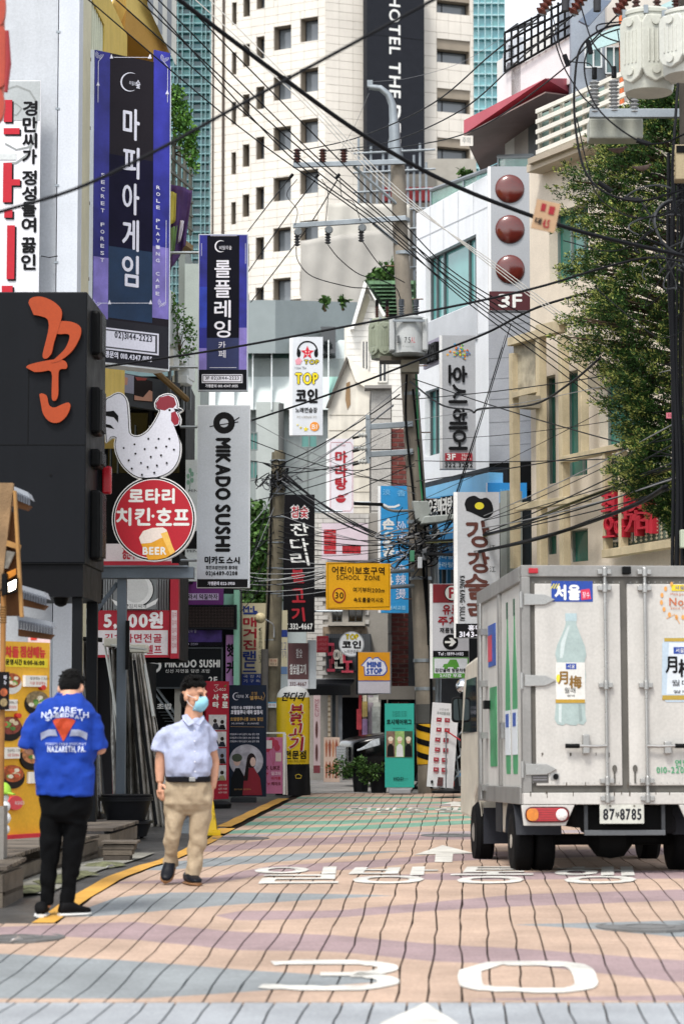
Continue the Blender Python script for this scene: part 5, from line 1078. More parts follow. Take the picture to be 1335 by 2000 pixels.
S.t('江', 955, 1064, 967, 1074, BK); S.t('江', 955, 1106, 967, 1117, BK); S.t('KANG KANG · SULLAI', 897, 1125, 907, 1212, BK, rot=90, bold=.3); S.panel(889, 1218, 973, 1245, BK, 'lower_band'); S.t('홍대점', 913, 1221, 952, 1231, TXT, bold=.4); S.t('3143-8998', 896, 1234, 968, 1244, TXT, bold=.6)
S = Sign('parking_sign', 'red white and green paid parking sign with arrow and small car', 839, 1140, 915, 1325, 43, body=M('#b9b9bf', .45, var=.05), depth=.15, group=None)
S.box(839, 1140, 844, 1325, .002, -.15, WHT, 'edge', S.o); S.panel(845, 1141, 914, 1177, M('#7d2129', .5), 'red_band'); S.dc(882, 1158, 15, 16, BK); S.dc(882, 1158, 13, 14, WT); S.t('P', 877, 1148, 889, 1168, M('#9a2430', .5), bold=1); S.t('유료', 864, 1182, 896, 1200, M('#8f1f2a', .5), bold=.8); S.t('주차', 855, 1204, 896, 1221, M('#8f1f2a', .5), bold=.8); S.t('재륜빌딩', 858, 1226, 896, 1236, BK, bold=.3)
S.dc(879, 1254, 15, 15, BK); S.pl([(868, 1252), (880, 1252), (876, 1246), (882, 1246), (890, 1254), (882, 1262), (876, 1262), (880, 1256), (868, 1256)], WT, 'arrow'); S.panel(845, 1271, 914, 1283, BK, 'phone_band'); S.t('Tel : 1899-1485', 855, 1274, 904, 1280, TXT, bold=.2); S.panel(845, 1284, 914, 1324, M('#4f8f34', .5), 'green_field'); S.panel(847, 1286, 912, 1315, M('#c9ccd2', .5), 'white_field')
S.pl([(863, 1303), (866, 1297), (873, 1296), (878, 1288), (890, 1288), (894, 1296), (896, 1303)], M('#4f8f34', .5), 'car_icon'); S.dc(870, 1303, 4, 4, M('#4f8f34', .5)); S.dc(888, 1303, 4, 4, M('#4f8f34', .5)); S.t('강강술래 방문차량', 849, 1305.5, 910, 1313, BK, bold=.3); S.t('2시간 무료', 858, 1316.5, 900, 1323, TXT, bold=.2)
S = Sign('round_karaoke_sign', 'round white karaoke sign with yellow TOP above the orange store sign', 661, 1233, 711, 1283, 51.4, body=BK, depth=.01)
bpy.data.objects.remove([c for c in S.o.children][0]); S.disc(686, 1258, 25, 25, M('#8f9296', .5), 'rim', S.o, 0, -.2); S.L = .003; S.dc(686, 1258, 23, 23, M('#c9cccf', .5)); S.t('TOP', 675, 1239, 699, 1249, BK, bold=1.2); S.t('TOP', 675, 1239, 699, 1249, YLW, bold=.3); S.t('코인', 668, 1252, 704, 1266, BK, bold=1); S.t('노래연습장', 671, 1269, 701, 1276, BK)
S = Sign('orange_store_sign', 'orange and grey convenience store sign with white house outline logo', 697, 1273, 763, 1355, 49, body=M('#7b8087', .5), depth=.18)
S.box(695, 1273, 699, 1356, .004, -.2, DKG, 'edge', S.o); S.panel(699, 1274, 761, 1329, M('#d9961c', .45), 'orange_field'); S.panel(699, 1329, 761, 1331, M('#2b3d86', .5), 'blue_line'); S.panel(699, 1331, 761, 1354, M('#b9b6bf', .5), 'lower_field')
HO = [(704, 1300), (718, 1284), (723, 1283), (727, 1288), (731, 1284), (738, 1283), (744, 1289), (751, 1292), (756, 1303), (756, 1312), (751, 1318), (748, 1320), (711, 1320), (710, 1302)]
S.pl(HO, M('#2b4ea0', .5), 'logo'); S.pl([(730+(u-730)*.9, 1302+(v-1302)*.88) for u, v in HO], TXT, 'logo'); S.t('MINI', 717, 1293, 743, 1303, M('#2b4ea0', .5), bold=1); S.t('STOP', 716, 1306, 745, 1316, M('#2b4ea0', .5), bold=1)
S = Sign('hosi_wall_letters', 'dark purple HOSI letter sign on the white building edge', 826, 672, 860, 722, 47.6, 46.6, body=M('#8a8496', .5), depth=.05); S.t('HOSI', 834, 678, 858, 712, BK, bold=1.2, ext=.1)
# cardboard notice and pink tag on the cables
S = Sign('cardboard_notice', 'blurred brown cardboard notice with red blocks hanging on the thick cable', 1035, 392, 1082, 450, 15.5, body=M('#a98a6c', .8), depth=.01, cat='notice')
for a in ((1046, 398, 1055, 413), (1062, 400, 1073, 416)): S.panel(*a, M('#8d1f28', .7), 'print')
S.t('4.5', 1056, 428, 1068, 444, M('#8d1f28', .7), bold=.8); S.t('대', 1040, 428, 1052, 440, BK, bold=.5); S.o.rotation_euler = (0, .22, 0)
S = Sign('pink_cable_tag', 'small pink tag on a cable in front of the cypress', 1300, 806, 1313, 817, 26, body=M('#c9707e', .6), depth=.01, cat='tag'); S.t('SK', 1303, 808, 1310, 814, M('#7d2f3a', .5))
S = Sign('white_cable_tag', 'small white handwritten tag hanging below the red canopy', 898, 265, 923, 285, 44, body=M('#cfcac2', .6), depth=.01, cat='tag'); S.t('주의', 902, 268, 918, 280, GR)
S = Sign('pole_notice', 'small orange and white notice on the leaning pole', 525, 1286, 542, 1301, 45.3, body=M('#c9b49a', .6), depth=.01, cat='notice'); S.t('주차', 527, 1288, 540, 1293, DR); S.t('332-2', 527, 1295, 540, 1299, BK)
S = Sign('pole_notice', 'small blue and white notice low on the leaning pole', 521, 1371, 540, 1382, 45.3, body=M('#cfd8dc', .6), depth=.01, cat='notice'); S.panel(521, 1371, 540, 1373, M('#3f8fc0', .5), 'edge'); S.t('주차', 524, 1375, 538, 1380, M('#a3626a', .5))
# ================================================================== street furniture on the left
WD = [M('#5f574e', .85, var=.35, sc_=5, bump=.3), M('#6b6257', .85, var=.35, sc_=5, bump=.3), M('#4f4841', .85, var=.35, sc_=5, bump=.3)]
def deck(name, label, s1, y0, y1, h, s0=-6.0, pw=.13):
    o = thing(name, label, 'deck', (s1+SLOPE*y0, y0, gz(y0)));
    y = y0; 
    while y < y1-.02:
        z = gz(y); e = min(y+pw, y1); mb = MB(); mb.box(s0, s1+SLOPE*y, y, e-.008, z+h-.03, z+h); mb.build('plank', random.choice(WD), o); y += pw
    zb = min(gz(y0), gz(y1))
    for k in range(2):
        mb = MB(); hh = (h-.035)/2; mb.add([], []); a = Vector((s1-.02+SLOPE*y0, y0+.03, zb-.05+k*hh)); b_ = Vector((s1-.02+SLOPE*y1, y1-.02, zb-.05+k*hh)); mb.obox(a, b_-a, (-.04, 0, 0), (0, 0, hh+.03)); mb.build('fascia_board', WD[k], o)
        mb = MB(); mb.box(s0, s1-.03+SLOPE*y0, y0+.01, y0+.05, gz(y0)-.02+k*hh, gz(y0)-.02+k*hh+hh-.006); mb.build('fascia_board', WD[1-k], o)
    return o
deck('wooden_step', 'near weathered wooden step at the left picture edge', -3.36, 17.9, 18.7, .3)
deck('wooden_deck', 'long weathered wooden terrace under the menu banner', -3.62, 18.95, 24.2, .24)
deck('wooden_deck', 'wooden terrace end carrying the pylon posts', -3.5, 24.25, 26.2, .3)
c = gp(240, 1683); o = thing('wooden_block', 'loose weathered wooden step block in front of the terrace end', 'step', c); F = Face(197, 1645, 270, 1685, c.y)
for k in range(3): F.box(200+k, 1650+k*11, 262-k*4, 1660+k*11, .0, -.3, WD[k], 'board', o, .006)
for k in range(4): q = F.rect(197, 1644, 268, 1648); mb = MB(); mb.obox(q[0]+Vector((0, -.02+k*.1, 0)), q[1]-q[0], (0, .092, 0), (0, 0, .02)); mb.build('plank', WD[k % 3], o)
sheet('kerb_apron', -3.62, -3.2, 18.8, 25.2, .012, M('#83827a', .8, var=.4, sc_=3, bump=.6, bsc=20)); 
for k in range(4):
    c = gp((60, 110, 150, 205)[k], (1740, 1722, 1712, 1692)[k]); mb = MB(); n = 18
    mb.add([c+Vector((0, 0, .045))]+[c+Vector((random.uniform(.1, .22)*math.cos(i*6.283/n), random.uniform(.3, .55)*math.sin(i*6.283/n), .014)) for i in range(n)], [(0, 1+i, 1+(i+1) % n) for i in range(n)]); tag(mb.build('moss_patch', M('#6d6f52', .95, var=.6, sc_=9, bump=.8, bsc=60), loc=c), kind='stuff')
# black tub planters
c = gp(246, 1637); o = thing('plastic_tub', 'stacked black plastic tubs beside the grey sign post', 'tub', c); TB = M('#1b1c1f', .4, var=.1)
for (r0, r1, z0, z1, nm) in ((.24, .29, .02, .2, 'lower_tub'), (.22, .29, .2, .46, 'upper_tub')): mb = MB(); mb.lathe(c, [(r0, z0), (r1, z1-.03), (r1+.025, z1-.03), (r1+.025, z1), (r1-.01, z1), (r1-.02, z1-.04), (.02, z1-.05)], 28); mb.build(nm, TB, o, True)
mb = MB(); mb.lathe(c, [(.315, .45), (.315, .475), (.29, .475), (.3, .5), (.27, .5), (.05, .48)], 28); mb.build('rim', TB, o, True)
for a in range(3): mb = MB(); p = c+Vector((.2*math.cos(a*2.1+.5), .2*math.sin(a*2.1+.5), 0)); mb.box(p.x-.02, p.x+.02, p.y-.02, p.y+.02, p.z-.02, p.z+.03); mb.build('foot', BLK, o)
# vinyl tents
AL = M('#b1b3ae', .5, .2); 
def vinyl(h, a): return M(h, .18, var=.55, sc_=4, spec=.8, bump=.8, bsc=9)
o = thing('vinyl_tent', 'folded clear vinyl tent curtains with aluminium frame beside the grey post', 'tent', gp(290, 1632))
for p, q, w_ in (((203, 1258), (285, 1268), 6), ((205, 1262), (236, 1440), 5), ((278, 1270), (300, 1400), 6), ((300, 1400), (335, 1600), 5), ((213, 1270), (240, 1590), 3)):
    mb = MB(); mb.tube([at(*p, 31), at(*q, 30)], w_*.5*30/FPX, 6); mb.build('frame_bar', AL, o)
FR = Face(200, 1245, 290, 1275, 30.9); FR.box(203, 1246, 248, 1262, .1, -.3, M('#c9c6b8', .5), 'roller_box', o, .01); FR.box(254, 1258, 286, 1274, .1, -.3, M('#c9c6b8', .5), 'roller_box', o, .01)
drape('vinyl_sheet', [(212, 1262), (262, 1270), (292, 1618), (222, 1612)], 31.2, vinyl('#6f6c66', 1), o, 26, 24, .09, 26); drape('vinyl_sheet', [(258, 1276), (282, 1276), (345, 1618), (286, 1625)], 30.8, vinyl('#a5a097', 1), o, 26, 24, .08, 32, 2)
for p, q in (((262, 1290), (305, 1610)), ((252, 1288), (282, 1600)), ((230, 1300), (248, 1560))): mb = MB(); mb.tube([at(*p, 30.4), at(*q, 29.9)], .022, 6); mb.build('black_pole', BLK, o)
o = thing('vinyl_tent', 'dark vinyl curtain tent behind the pylon posts', 'tent', gp(130, 1650))
drape('vinyl_sheet', [(96, 1246), (180, 1250), (205, 1600), (92, 1600)], 28.5, vinyl('#3b3735', 1), o, 30, 20, .08, 30); mb = MB(); mb.tube([at(104, 1242, 27.5), at(104, 1600, 27.5)], .018, 8); mb.build('pole', GALV, o); mb = MB(); mb.tube([at(92, 1244, 28.4), at(200, 1250, 28.4)], .03, 6); mb.build('top_rail', BLK, o)
# debris grate beside the tubs
F = Face(290, 1600, 345, 1640, 29.5); o = thing('drain_grate', 'ribbed metal grate on the pavement behind the walking man', 'grate', gp(355, 1622))
for k in range(12): c = gp(330+k*3.5, 1628-k*2.6); mb = MB(); mb.obox(c, (.28, .02, 0), (0, .05, 0), (0, 0, .03)); mb.build('bar', GALV, o)
# small litter
for (u, v), lab in zip(((207, 1699), (20, 1845)), ('scrap of white paper on the mossy apron', 'scrap of white paper at the left picture edge')): c = gp(u, v); mb = MB(); mb.add([c+Vector((0, 0, .02)), c+Vector((.05, .03, .05)), c+Vector((.07, .1, .025)), c+Vector((.01, .08, .03))], [(0, 1, 2, 3)]); tag(mb.build('paper_scrap', WHT, loc=c), lab, 'litter')
# ---------------------------------------------------------------- wooden gable hut
F = Face(-80, 940, 110, 1600, 18.6)
o = thing('wooden_hut', 'wooden gable hut front with rope-bound post at the left edge', 'hut', F.P(6, 1690))
WO = M('#8a6f50', .8, var=.3, sc_=6, bump=.3); WO2 = M('#5e3d22', .8, var=.3, sc_=6); WO3 = M('#a37a45', .7, var=.3, sc_=6)
F.poly([(-90, 943), (22, 943), (22, 955), (14, 1030), (2, 1150), (-90, 1190)], WO, 'gable_board', o, .05, -.02)
F.poly([(22, 958), (27, 958), (44, 1205), (38, 1205)], WO3, 'rafter', o, .08, 0); F.poly([(16, 1000), (24, 1000), (42, 1203), (-2, 1203), (2, 1150)], WO2, 'inner_board', o, -.03, -.06)
F.poly([(12, 1055), (38, 1064), (36, 1074), (10, 1066)], WO3, 'brace', o, .06, 0); F.poly([(12, 1118), (30, 1110), (30, 1122), (14, 1132)], M('#c47a22', .6), 'lit_brace', o, .05, 0); F.poly([(6, 1075), (28, 1078), (14, 1110), (4, 1110)], M('#77736b', .9, var=.5, sc_=25), 'thatch', o, .04, 0)
mb = MB(); mb.tube([F.P(6, 1155, .05), F.P(6, 1700, .05)], .022, 10); mb.build('bamboo_post', M('#9a6b36', .6, var=.3), o, True)
for k in range(7): mb = MB(); mb.lathe(F.P(6, 1185+k*5, .05), [(.024, -.008), (.029, 0), (.024, .008)], 10); mb.build('rope_turn', M('#7a5a33', .9), o)
F.box(-8, 1490 if 0 else 1575, 12, 1690, .1, -.1, M('#7d7a75', .9), 'stone_foot', o)
l = thing('lit_floodlight', 'small lit floodlight glowing under the wooden gable', 'lamp', F.P(18, 1165)); F.poly([(2, 1120), (12, 1120), (12, 1160), (2, 1164)], BLK, 'arm', l, .12, .02)
F.poly([(13, 1137), (33, 1128), (31, 1155), (14, 1160)], BLK, 'housing', l, .14, .06); F.poly([(15, 1139), (30, 1132), (29, 1150), (16, 1156)], M('#fff0d8', .4, var=0, emit=6), 'lens', l, .15, .135)
TI = M('#6b7078', .5, var=.25, sc_=8)
for nm, (u0, v0, u1, v1, drop, n, Y) in zip(('highest tiled eave beside the wooden gable', 'middle grey tiled eave under the dark pylon', 'lowest grey tiled eave above the yellow menu banner'), ((22, 955, 60, 970, 18, 8, 19.4), (40, 1150, 92, 1165, 18, 10, 19.2), (36, 1210, 104, 1224, 14, 12, 18.9))):
    F = Face(u0, v0, u1, v1, Y); e = thing('tiled_eave', nm, 'roof', F.P(u0, v1+drop))
    for k in range(n):
        u = u0+(u1-u0)*(k+.5)/n; dv = drop*k/n*.9; mb = MB(); r = (u1-u0)/n*.5*Y/FPX; mb.tube([F.P(u-3, v0-6+dv, -.25), F.P(u, v0+5+dv, .02)], r, 8); mb.tube([F.P(u, v0+5+dv, .02), F.P(u, v0+17+dv, .0)], r*.86, 8); mb.build('roof_tile', TI, e, True)
    F.poly([(u0, v0+18), (u1, v0+18+drop*.8), (u1-8, v0+30+drop*.6), (u0, v0+32)], WO2, 'eave_board', e, -.05, -.2); F.poly([(u0-4, v0-9), (u1-6, v0-5+drop*.6), (u1, v0+3+drop*.9), (u0, v0+2)], M('#8d9299', .5), 'ridge', e, -.02, -.3)
# ---------------------------------------------------------------- yellow menu banner
S = Sign('menu_banner', 'tall yellow lunch menu banner with bowls of food behind the man in blue', 6, 1252, 96, 1640, 19.9, 20.4, body=M('#d8a42c', .5, var=.06), depth=.02, cat='banner')
RD = M('#c3372c', .5); S.t('차돌', 8, 1262, 34, 1284, RD, bold=1); S.t('점심메뉴', 38, 1262, 86, 1284, RD, bold=1); S.panel(8, 1284, 92, 1302, M('#d9c62a', .5), 'yellow_strip'); S.t('운영시간 11:00-16:00', 9, 1287, 84, 1298, BK, bold=.5)
FOOD = [M('#a8552f', .6, var=.6, sc_=30), M('#8d7b57', .6, var=.6, sc_=30), M('#8a4336', .6, var=.6, sc_=30), M('#b0764d', .6, var=.6, sc_=30)]
for k, (u, v, r, c_, d_) in enumerate(((22, 1330, 20, '#c9c9c4', 0), (73, 1368, 24, '#23201f', 1), (20, 1418, 24, '#23201f', 1), (66, 1475, 24, '#23201f', 1), (27, 1512, 23, '#23201f', 1))):
    S.dc(u, v+6, r, r*.98, M(c_, .5), 'bowl'); S.dc(u, v-1, r*.9, r*.72, FOOD[k % 4], 'food'); [S.dc(u+random.uniform(-.5, .5)*r, v-1+random.uniform(-.4, .4)*r, r*.22, r*.17, M(random.choice(('#6f9a4a', '#d9cba8', '#c4583a', '#e2dcc6', '#4f7a3a')), .6, var=.3, sc_=40), 'topping', n=9) for _ in range(8)]
for (u, v, w_) in ((49, 1319, 42), (8, 1366, 26), (6, 1460, 34), (60, 1508, 30)): S.panel(u, v, u+w_, v+22, M('#dcdad2', .5), 'price_card'); S.t('점심메뉴 7,900', u+3, v+3, u+w_-3, v+9, BK); S.t('차돌 점심메뉴', u+3, v+12, u+w_-8, v+18, RD)
for u, v in ((85, 1343), (38, 1398)): S.dc(u, v, 4.5, 5, RD, 'badge')
S.panel(6, 1632, 96, 1640, M('#c02f3a', .5), 'red_base'); S.dc(33, 1568, 14, 14, M('#c8474c', .5), 'bubble'); S.t('FRIENDS', 24, 1565, 42, 1572, WT)
S = Sign('pink_back_banner', 'pale pink banner edge behind the yellow menu banner', 55, 1238, 98, 1300, 20.6, body=M('#cdb4b6', .6), depth=.02, cat='banner'); S.panel(60, 1244, 72, 1250, RD, 'print')
S = Sign('black_hanging_menu', 'small black menu board hanging before the yellow banner', -8, 1312, 18, 1386, 18.5, body=M('#151214', .5), depth=.02, cat='menu board'); [S.dc(8, v, 7, 8, FOOD[k], 'photo') for k, v in enumerate((1352, 1372))]; S.vt('메뉴', 8, 1318, 13, 1338, TXT)
# green-capped mascot balloon is reduced to a plain inflatable cap shape on a white stand
c = at(14, 1640, 19.2); o = thing('inflatable_stand', 'white inflatable stand with lime green cap before the menu banner', 'inflatable', (c.x, c.y, gz(19.2)+.24))
k = 19.2/FPX
for v, r in ((1620, 11), (1598, 13), (1575, 12), (1558, 9)): mb = MB(); p = at(9, v, 19.2); mb.lathe(p, [(r*k*math.cos(a), r*k*math.sin(a)) for a in (-1.4, -1, -.5, 0, .5, 1, 1.4)], 16); mb.build('white_segment', M('#d5d8da', .5), o, 2)
mb = MB(); p = at(9, 1548, 19.2); mb.lathe(p, [(15*k, -.012), (14*k, .01), (11*k, .05), (5*k, .075), (.004, .08)], 18); mb.build('lime_cap', M('#8fb83a', .5), o, 2); mb = MB(); mb.tube([p+Vector((.03, -.02, 0)), p+Vector((.085, -.05, -.012))], [.035, .02], 10, ell=.3); mb.build('cap_peak', M('#8fb83a', .5), o, True)
# ---------------------------------------------------------------- x-banners and boards in the middle
def xfeet(S, u, v, lab='foot'):
    c = gp(u, v)
    return c
S = Sign('red_fortune_banner', 'tall red fortune-telling banner with four photos behind the walking man', 402, 1330, 447, 1562, 38.5, 38.9, body=M('#9e1730', .5, var=.05), depth=.03, cat='banner')
S.t('eco', 428, 1344, 440, 1349, WT); S.ln([(418, 1338), (426, 1337), (421, 1343), (427, 1347), (420, 1351), (417, 1347)], 1, WT); S.pl([(437, 1340), (442, 1337), (440, 1342)], M('#4c8a3f', .5))
for ch, u, v in (('사', 415, 1356), ('주', 433, 1356), ('타', 415, 1371), ('로', 433, 1371)): S.t(ch, u, v, u+11, v+11, WT, bold=.7)
for k, c_ in enumerate(('#9a9590', '#8d948c', '#777a84', '#9d8c78')):
    v = 1396+k*33; S.panel(408, v, 442, v+30, M('#c5c3c6' if k != 2 else '#8b8ea0', .5, var=.2, sc_=20), 'photo'); S.dc(420, v+12, 3.5, 4, M('#2b2421', .6), 'print'); S.pl([(413, v+29), (417, v+17), (424, v+16), (430, v+29)], M('#3a3a44', .6), 'print'); S.dc(434, v+14, 3.5, 4, M('#2b2421', .6), 'print'); S.pl([(427, v+29), (430, v+20), (437, v+19), (441, v+29)], M(('#17181c', '#1f2530', '#262322', '#8f8f68')[k], .6), 'print')
[S.t('사주 타로', 425, 1532+k*7, 442, 1536+k*7, WT) for k in range(3)]
c = gp(425, 1578); mb = MB(); mb.lathe(c, [(.2, 0), (.21, .06), (.15, .1), (.03, .11)], 16); mb.build('base', BLK, S.o, True)
S = Sign('moon_couple_banner', 'dark navy banner with a full moon and a standing couple', 447, 1338, 520, 1556, 39.2, body=M('#1d2637', .45, var=.25, sc_=5), depth=.03, cat='banner')
moon(S, 462, 1360, 7, .6); S.t('비밀의숲', 461, 1357, 476, 1363, TXT); S.t('X', 479, 1356, 485, 1363, TXT); GO = M('#a8854a', .5); S.t('호텔', 490, 1351, 502, 1357, GO); S.t('델루나', 488, 1359, 512, 1367, GO, bold=.3); S.ln([(514, 1352), (517, 1359), (513, 1368)], 1, GO)
S.t('비밀의 숲 호텔델루나 테마', 452, 1379, 510, 1385, TXT, bold=.2); S.t('호텔델루나 테마 입장시', 451, 1387, 512, 1395, TXT, bold=.4); S.t('호텔델루나룸 30% 할인', 450, 1401, 513, 1408, GO, bold=.3); S.t('30,000원 - 21,000원', 452, 1411, 505, 1415, TXT); S.ln([(450, 1419), (516, 1420)], .6, GO); [S.t('호텔델루나 테마 입장시 30% 할인 호텔', 449, 1432+k*7, 506, 1436+k*7, TXT) for k in range(3)]
MOO = M('#a9a6b0', .5, var=.35, sc_=9); S.dc(481, 1486, 33, 32, MOO, 'moon', n=40)
S.dc(463, 1486, 7, 10, M('#bfa193', .6), 'print'); S.dc(463, 1480, 10, 8, M('#3d4637', .6), 'print'); S.pl([(450, 1555), (452, 1520), (460, 1500), (468, 1500), (478, 1518), (477, 1555)], M('#14161a', .6), 'print')
S.dc(491, 1486, 9, 15, M('#241b1d', .6), 'print'); S.dc(494, 1488, 5.5, 9, M('#c9aca2', .6), 'print'); S.pl([(474, 1553), (477, 1515), (486, 1500), (496, 1499), (508, 1520), (512, 1553)], M('#7d1626', .6), 'print'); S.pl([(476, 1525), (482, 1485), (487, 1490), (484, 1525)], M('#1f1718', .6), 'print'); S.t('2020.06.04 - 2020.10.04', 458, 1540, 490, 1543, GO)
c = gp(473, 1572); mb = MB(); F = Face(448, 1556, 498, 1572, 39.0); F.box(450, 1558, 500, 1570, .12, -.25, M('#2b2d30', .6), 'base', S.o, .02)
S = Sign('pink_dessert_board', 'pink dessert board with red balloons in a white frame', 513, 1440, 552, 1550, 39.8, body=M('#b96a8e', .5, var=.08), depth=.03)
CR = M('#a8304a', .5); [S.dc(u, v, 6, 7, CR, 'balloon') for u, v in ((531, 1447), (538, 1452), (528, 1457), (522, 1462), (541, 1460))]; [S.ln([(u, v), (534, 1495)], .4, CR) for u, v in ((531, 1454), (538, 1459), (524, 1468))]
S.panel(515, 1446, 531, 1462, M('#cfcaca', .5), 'photo'); S.panel(538, 1470, 549, 1487, M('#cfb9b0', .5), 'photo'); S.t('PINK LIKE', 505, 1496, 546, 1503, M('#5a1426', .5), bold=.4); S.t('밀크티', 530, 1507, 548, 1514, M('#d9b9c6', .5), bold=.3); S.t('마카롱', 530, 1517, 548, 1523, CR, bold=.3); S.t('케이크', 530, 1527, 548, 1534, M('#6a1e30', .5), bold=.3); S.pl([(521, 1527), (524, 1530), (528, 1528), (525, 1534)], CR); S.pl([(519, 1508), (522, 1510), (525, 1508), (522, 1514)], CR)
for a in ((510, 1430, 557, 1433), (552.5, 1433, 557, 1552)): S.box(*a, .01, -.05, M('#d8d8d2', .5), 'white_frame', S.o)
mb = MB(); mb.tube([at(557, 1434, 39.8), at(560, 1552, 40.5)], .015, 6); mb.build('rear_leg', WHT, S.o)
# inflatable yellow column
Y = 42.5; c = gp(572, 1540); k = Y/FPX; base = Vector((at(572, 1540, Y).x, Y, gz(Y))); o = thing('inflatable_column', 'tall yellow inflatable advertising column with black base', 'inflatable', base)
R_ = 32.5*k; H_ = base.z; zz = lambda v: at(572, v, Y).z-base.z
mb = MB(); mb.lathe(base, [(R_*.98, zz(1492)), (R_*1.0, zz(1440)), (R_, zz(1372)), (R_*.985, zz(1362))], 36); mb.build('yellow_body', M('#d9b614', .4, var=.06), o, True); mb = MB(); mb.lathe(base, [(R_*.985, zz(1362)), (R_*.93, zz(1354)), (R_*.75, zz(1346)), (R_*.45, zz(1341)), (.01, zz(1339.5))], 36); mb.build('white_cap', M('#d9d9d6', .5), o, True)
mb = MB(); mb.lathe(base, [(R_*1.06, 0), (R_*.98, zz(1491.5))], 28); mb.build('black_base', M('#18181a', .5), o, True)
F = Face(540, 1340, 605, 1540, Y-R_)
def curved(txt, u0, v0, u1, v1, mat, bold=0, shear=0, lift=0):
    ob = F.text(txt, u0, v0, u1, v1, mat, o, lift=lift, bold=bold, shear=shear)
    for v in ob.data.vertices:
        x = v.co.x; dy = v.co.y; a = max(-.99, min(.99, x/R_)); v.co.y = -math.sqrt(1-a*a)*R_-.004+(dy+R_)*1.0
curved('잔다리', 551, 1352, 594, 1369, BK, .6, .15); CRD = M('#9c1c2c', .5)
for ch, v, h_ in (('불', 1376, 34), ('고', 1412, 26), ('기', 1439, 28)): curved(ch, 565, v, 592, v+h_, M('#d9d4cc', .5), 2.2, .1); curved(ch, 566, v+1, 591, v+h_-1, CRD, 1, .1, .006)
curved('전문점', 556, 1466, 597, 1482, BK, .6); curved('JANDARI BULGOGI', 551, 1485, 596, 1490, BK); 
ob = F.text('332-4667', 556, 1494, 599, 1505, BK, o, lift=0, bold=.5)
for v in ob.data.vertices: a = max(-.99, min(.99, v.co.x/R_)); dy = v.co.y; v.co.y = -math.sqrt(1-a*a)*R_*1.03-.006+(dy+R_)
F.line([(577, 1514), (583, 1512), (589, 1515), (587, 1520), (578, 1520)], 1.4, M('#c9ad2c', .5), 'vent_ring', o, .06, close=True)
# wet floor sign
c = gp(412, 1632); F = Face(400, 1560, 432, 1632, c.y); o = thing('wet_floor_sign', 'yellow folding wet floor sign partly behind the walking man', 'floor sign', c); YP = M('#d8b416', .4)
for sgn in (0, 1):
    mb = MB(); a = [F.P(392, 1628), F.P(425, 1628), F.P(416, 1562), F.P(404, 1562)]; a = [p+Vector((0, (.0 if i > 1 else (-.1 if sgn == 0 else .12)), 0)) for i, p in enumerate(a)]; mb.prism(a, (0, .015, 0)); mb.build('panel', YP, o)
F.box(388, 1625, 431, 1632, .14, .06, YP, 'foot_bar', o, .004); F.box(414, 1621, 431, 1626, .1, .05, YP, 'foot_bar', o, .004); [F.text('주의', 416+k*1.6, 1578+k*14, 420+k*1.6, 1588+k*14, BK, o, lift=.06) for k in range(3)]
# ---------------------------------------------------------------- banners by the main pole
TEAL = M('#2b9c8e', .5, var=.05)
S = Sign('teal_wig_banner', 'teal wig shop banner with three portraits beside the main pole', 751, 1374, 808, 1538, 42.6, body=TEAL, depth=.02, cat='banner')
S.t('호시헤어위그', 755, 1405, 803, 1415, M('#16403c', .5), bold=.6); [S.t('호시헤어위그 호시헤어', 766, 1389+k*4, 794, 1392+k*4, M('#16403c', .5)) for k in range(3)]; S.t('www.hosihairwig.com', 766, 1421, 792, 1424, M('#16403c', .5))
for u0, u1, c_, sh in ((753.5, 771, '#7d6557', '#1c1a1a'), (771, 789, '#8fae6a', '#d0d2d4'), (789, 805, '#3d4a36', '#17181a')):
    S.panel(u0, 1428, u1, 1479, M(c_, .5, var=.3, sc_=15), 'photo'); m_ = (u0+u1)/2; S.pl([(m_-7, 1478), (m_-6, 1458), (m_-2, 1453), (m_+2, 1453), (m_+6, 1458), (m_+7, 1478)], M(sh, .6), 'print'); S.dc(m_, 1447, 4, 5.5, M('#c9a48f', .6), 'print'); S.dc(m_, 1443, 5, 4.5, M('#d6cdb8', .6), 'print')
S.t('HOSI', 768, 1518, 786, 1524, M('#16403c', .5), bold=.3); S.t('hairwig', 786, 1519, 796, 1523, M('#16403c', .5))
F = Face(751, 1535, 812, 1552, 42.7); F.box(759, 1540, 802, 1551, .15, -.1, M('#8f9296', .5), 'base', S.o, .02)
for q in (((755, 1378), (805, 1535)), ((803, 1378), (757, 1535))): mb = MB(); mb.tube([at(*q[0], 42.66), at(*q[1], 42.66)], .008, 5); mb.build('strut', GALV, S.o)
S = Sign('white_gift_menu_banner', 'leaning white banner with rows of red gift sets beside the main pole', 832, 1373, 884, 1538, 41.2, body=M('#c9c9cb', .5), depth=.02, cat='banner')
S.t('강강술래', 846, 1383, 864, 1388, GR); S.t('추석선물세트', 842, 1390, 868, 1396, GR, bold=.2)
for r in range(6):
    for cc in range(2):
        u, v = 842+cc*16+(r % 2), 1402+r*19.5; S.panel(u, v, u+10, v+8, M('#94303c', .5, var=.5, sc_=30), 'photo'); S.panel(u+3, v+3, u+7, v+4, M('#d8c4c0', .5), 'line'); S.t('강강술래', u, v+10, u+9, v+12, RD); S.t('150,000', u, v+13, u+9, v+15, GR)
S.dc(842, 1528, 2.5, 3, BK); S.pl([(852, 1535), (853, 1518), (863, 1518), (863, 1535)], M('#5b3a3a', .5, var=.5, sc_=30)); S.o.rotation_euler = (0, .075, 0)
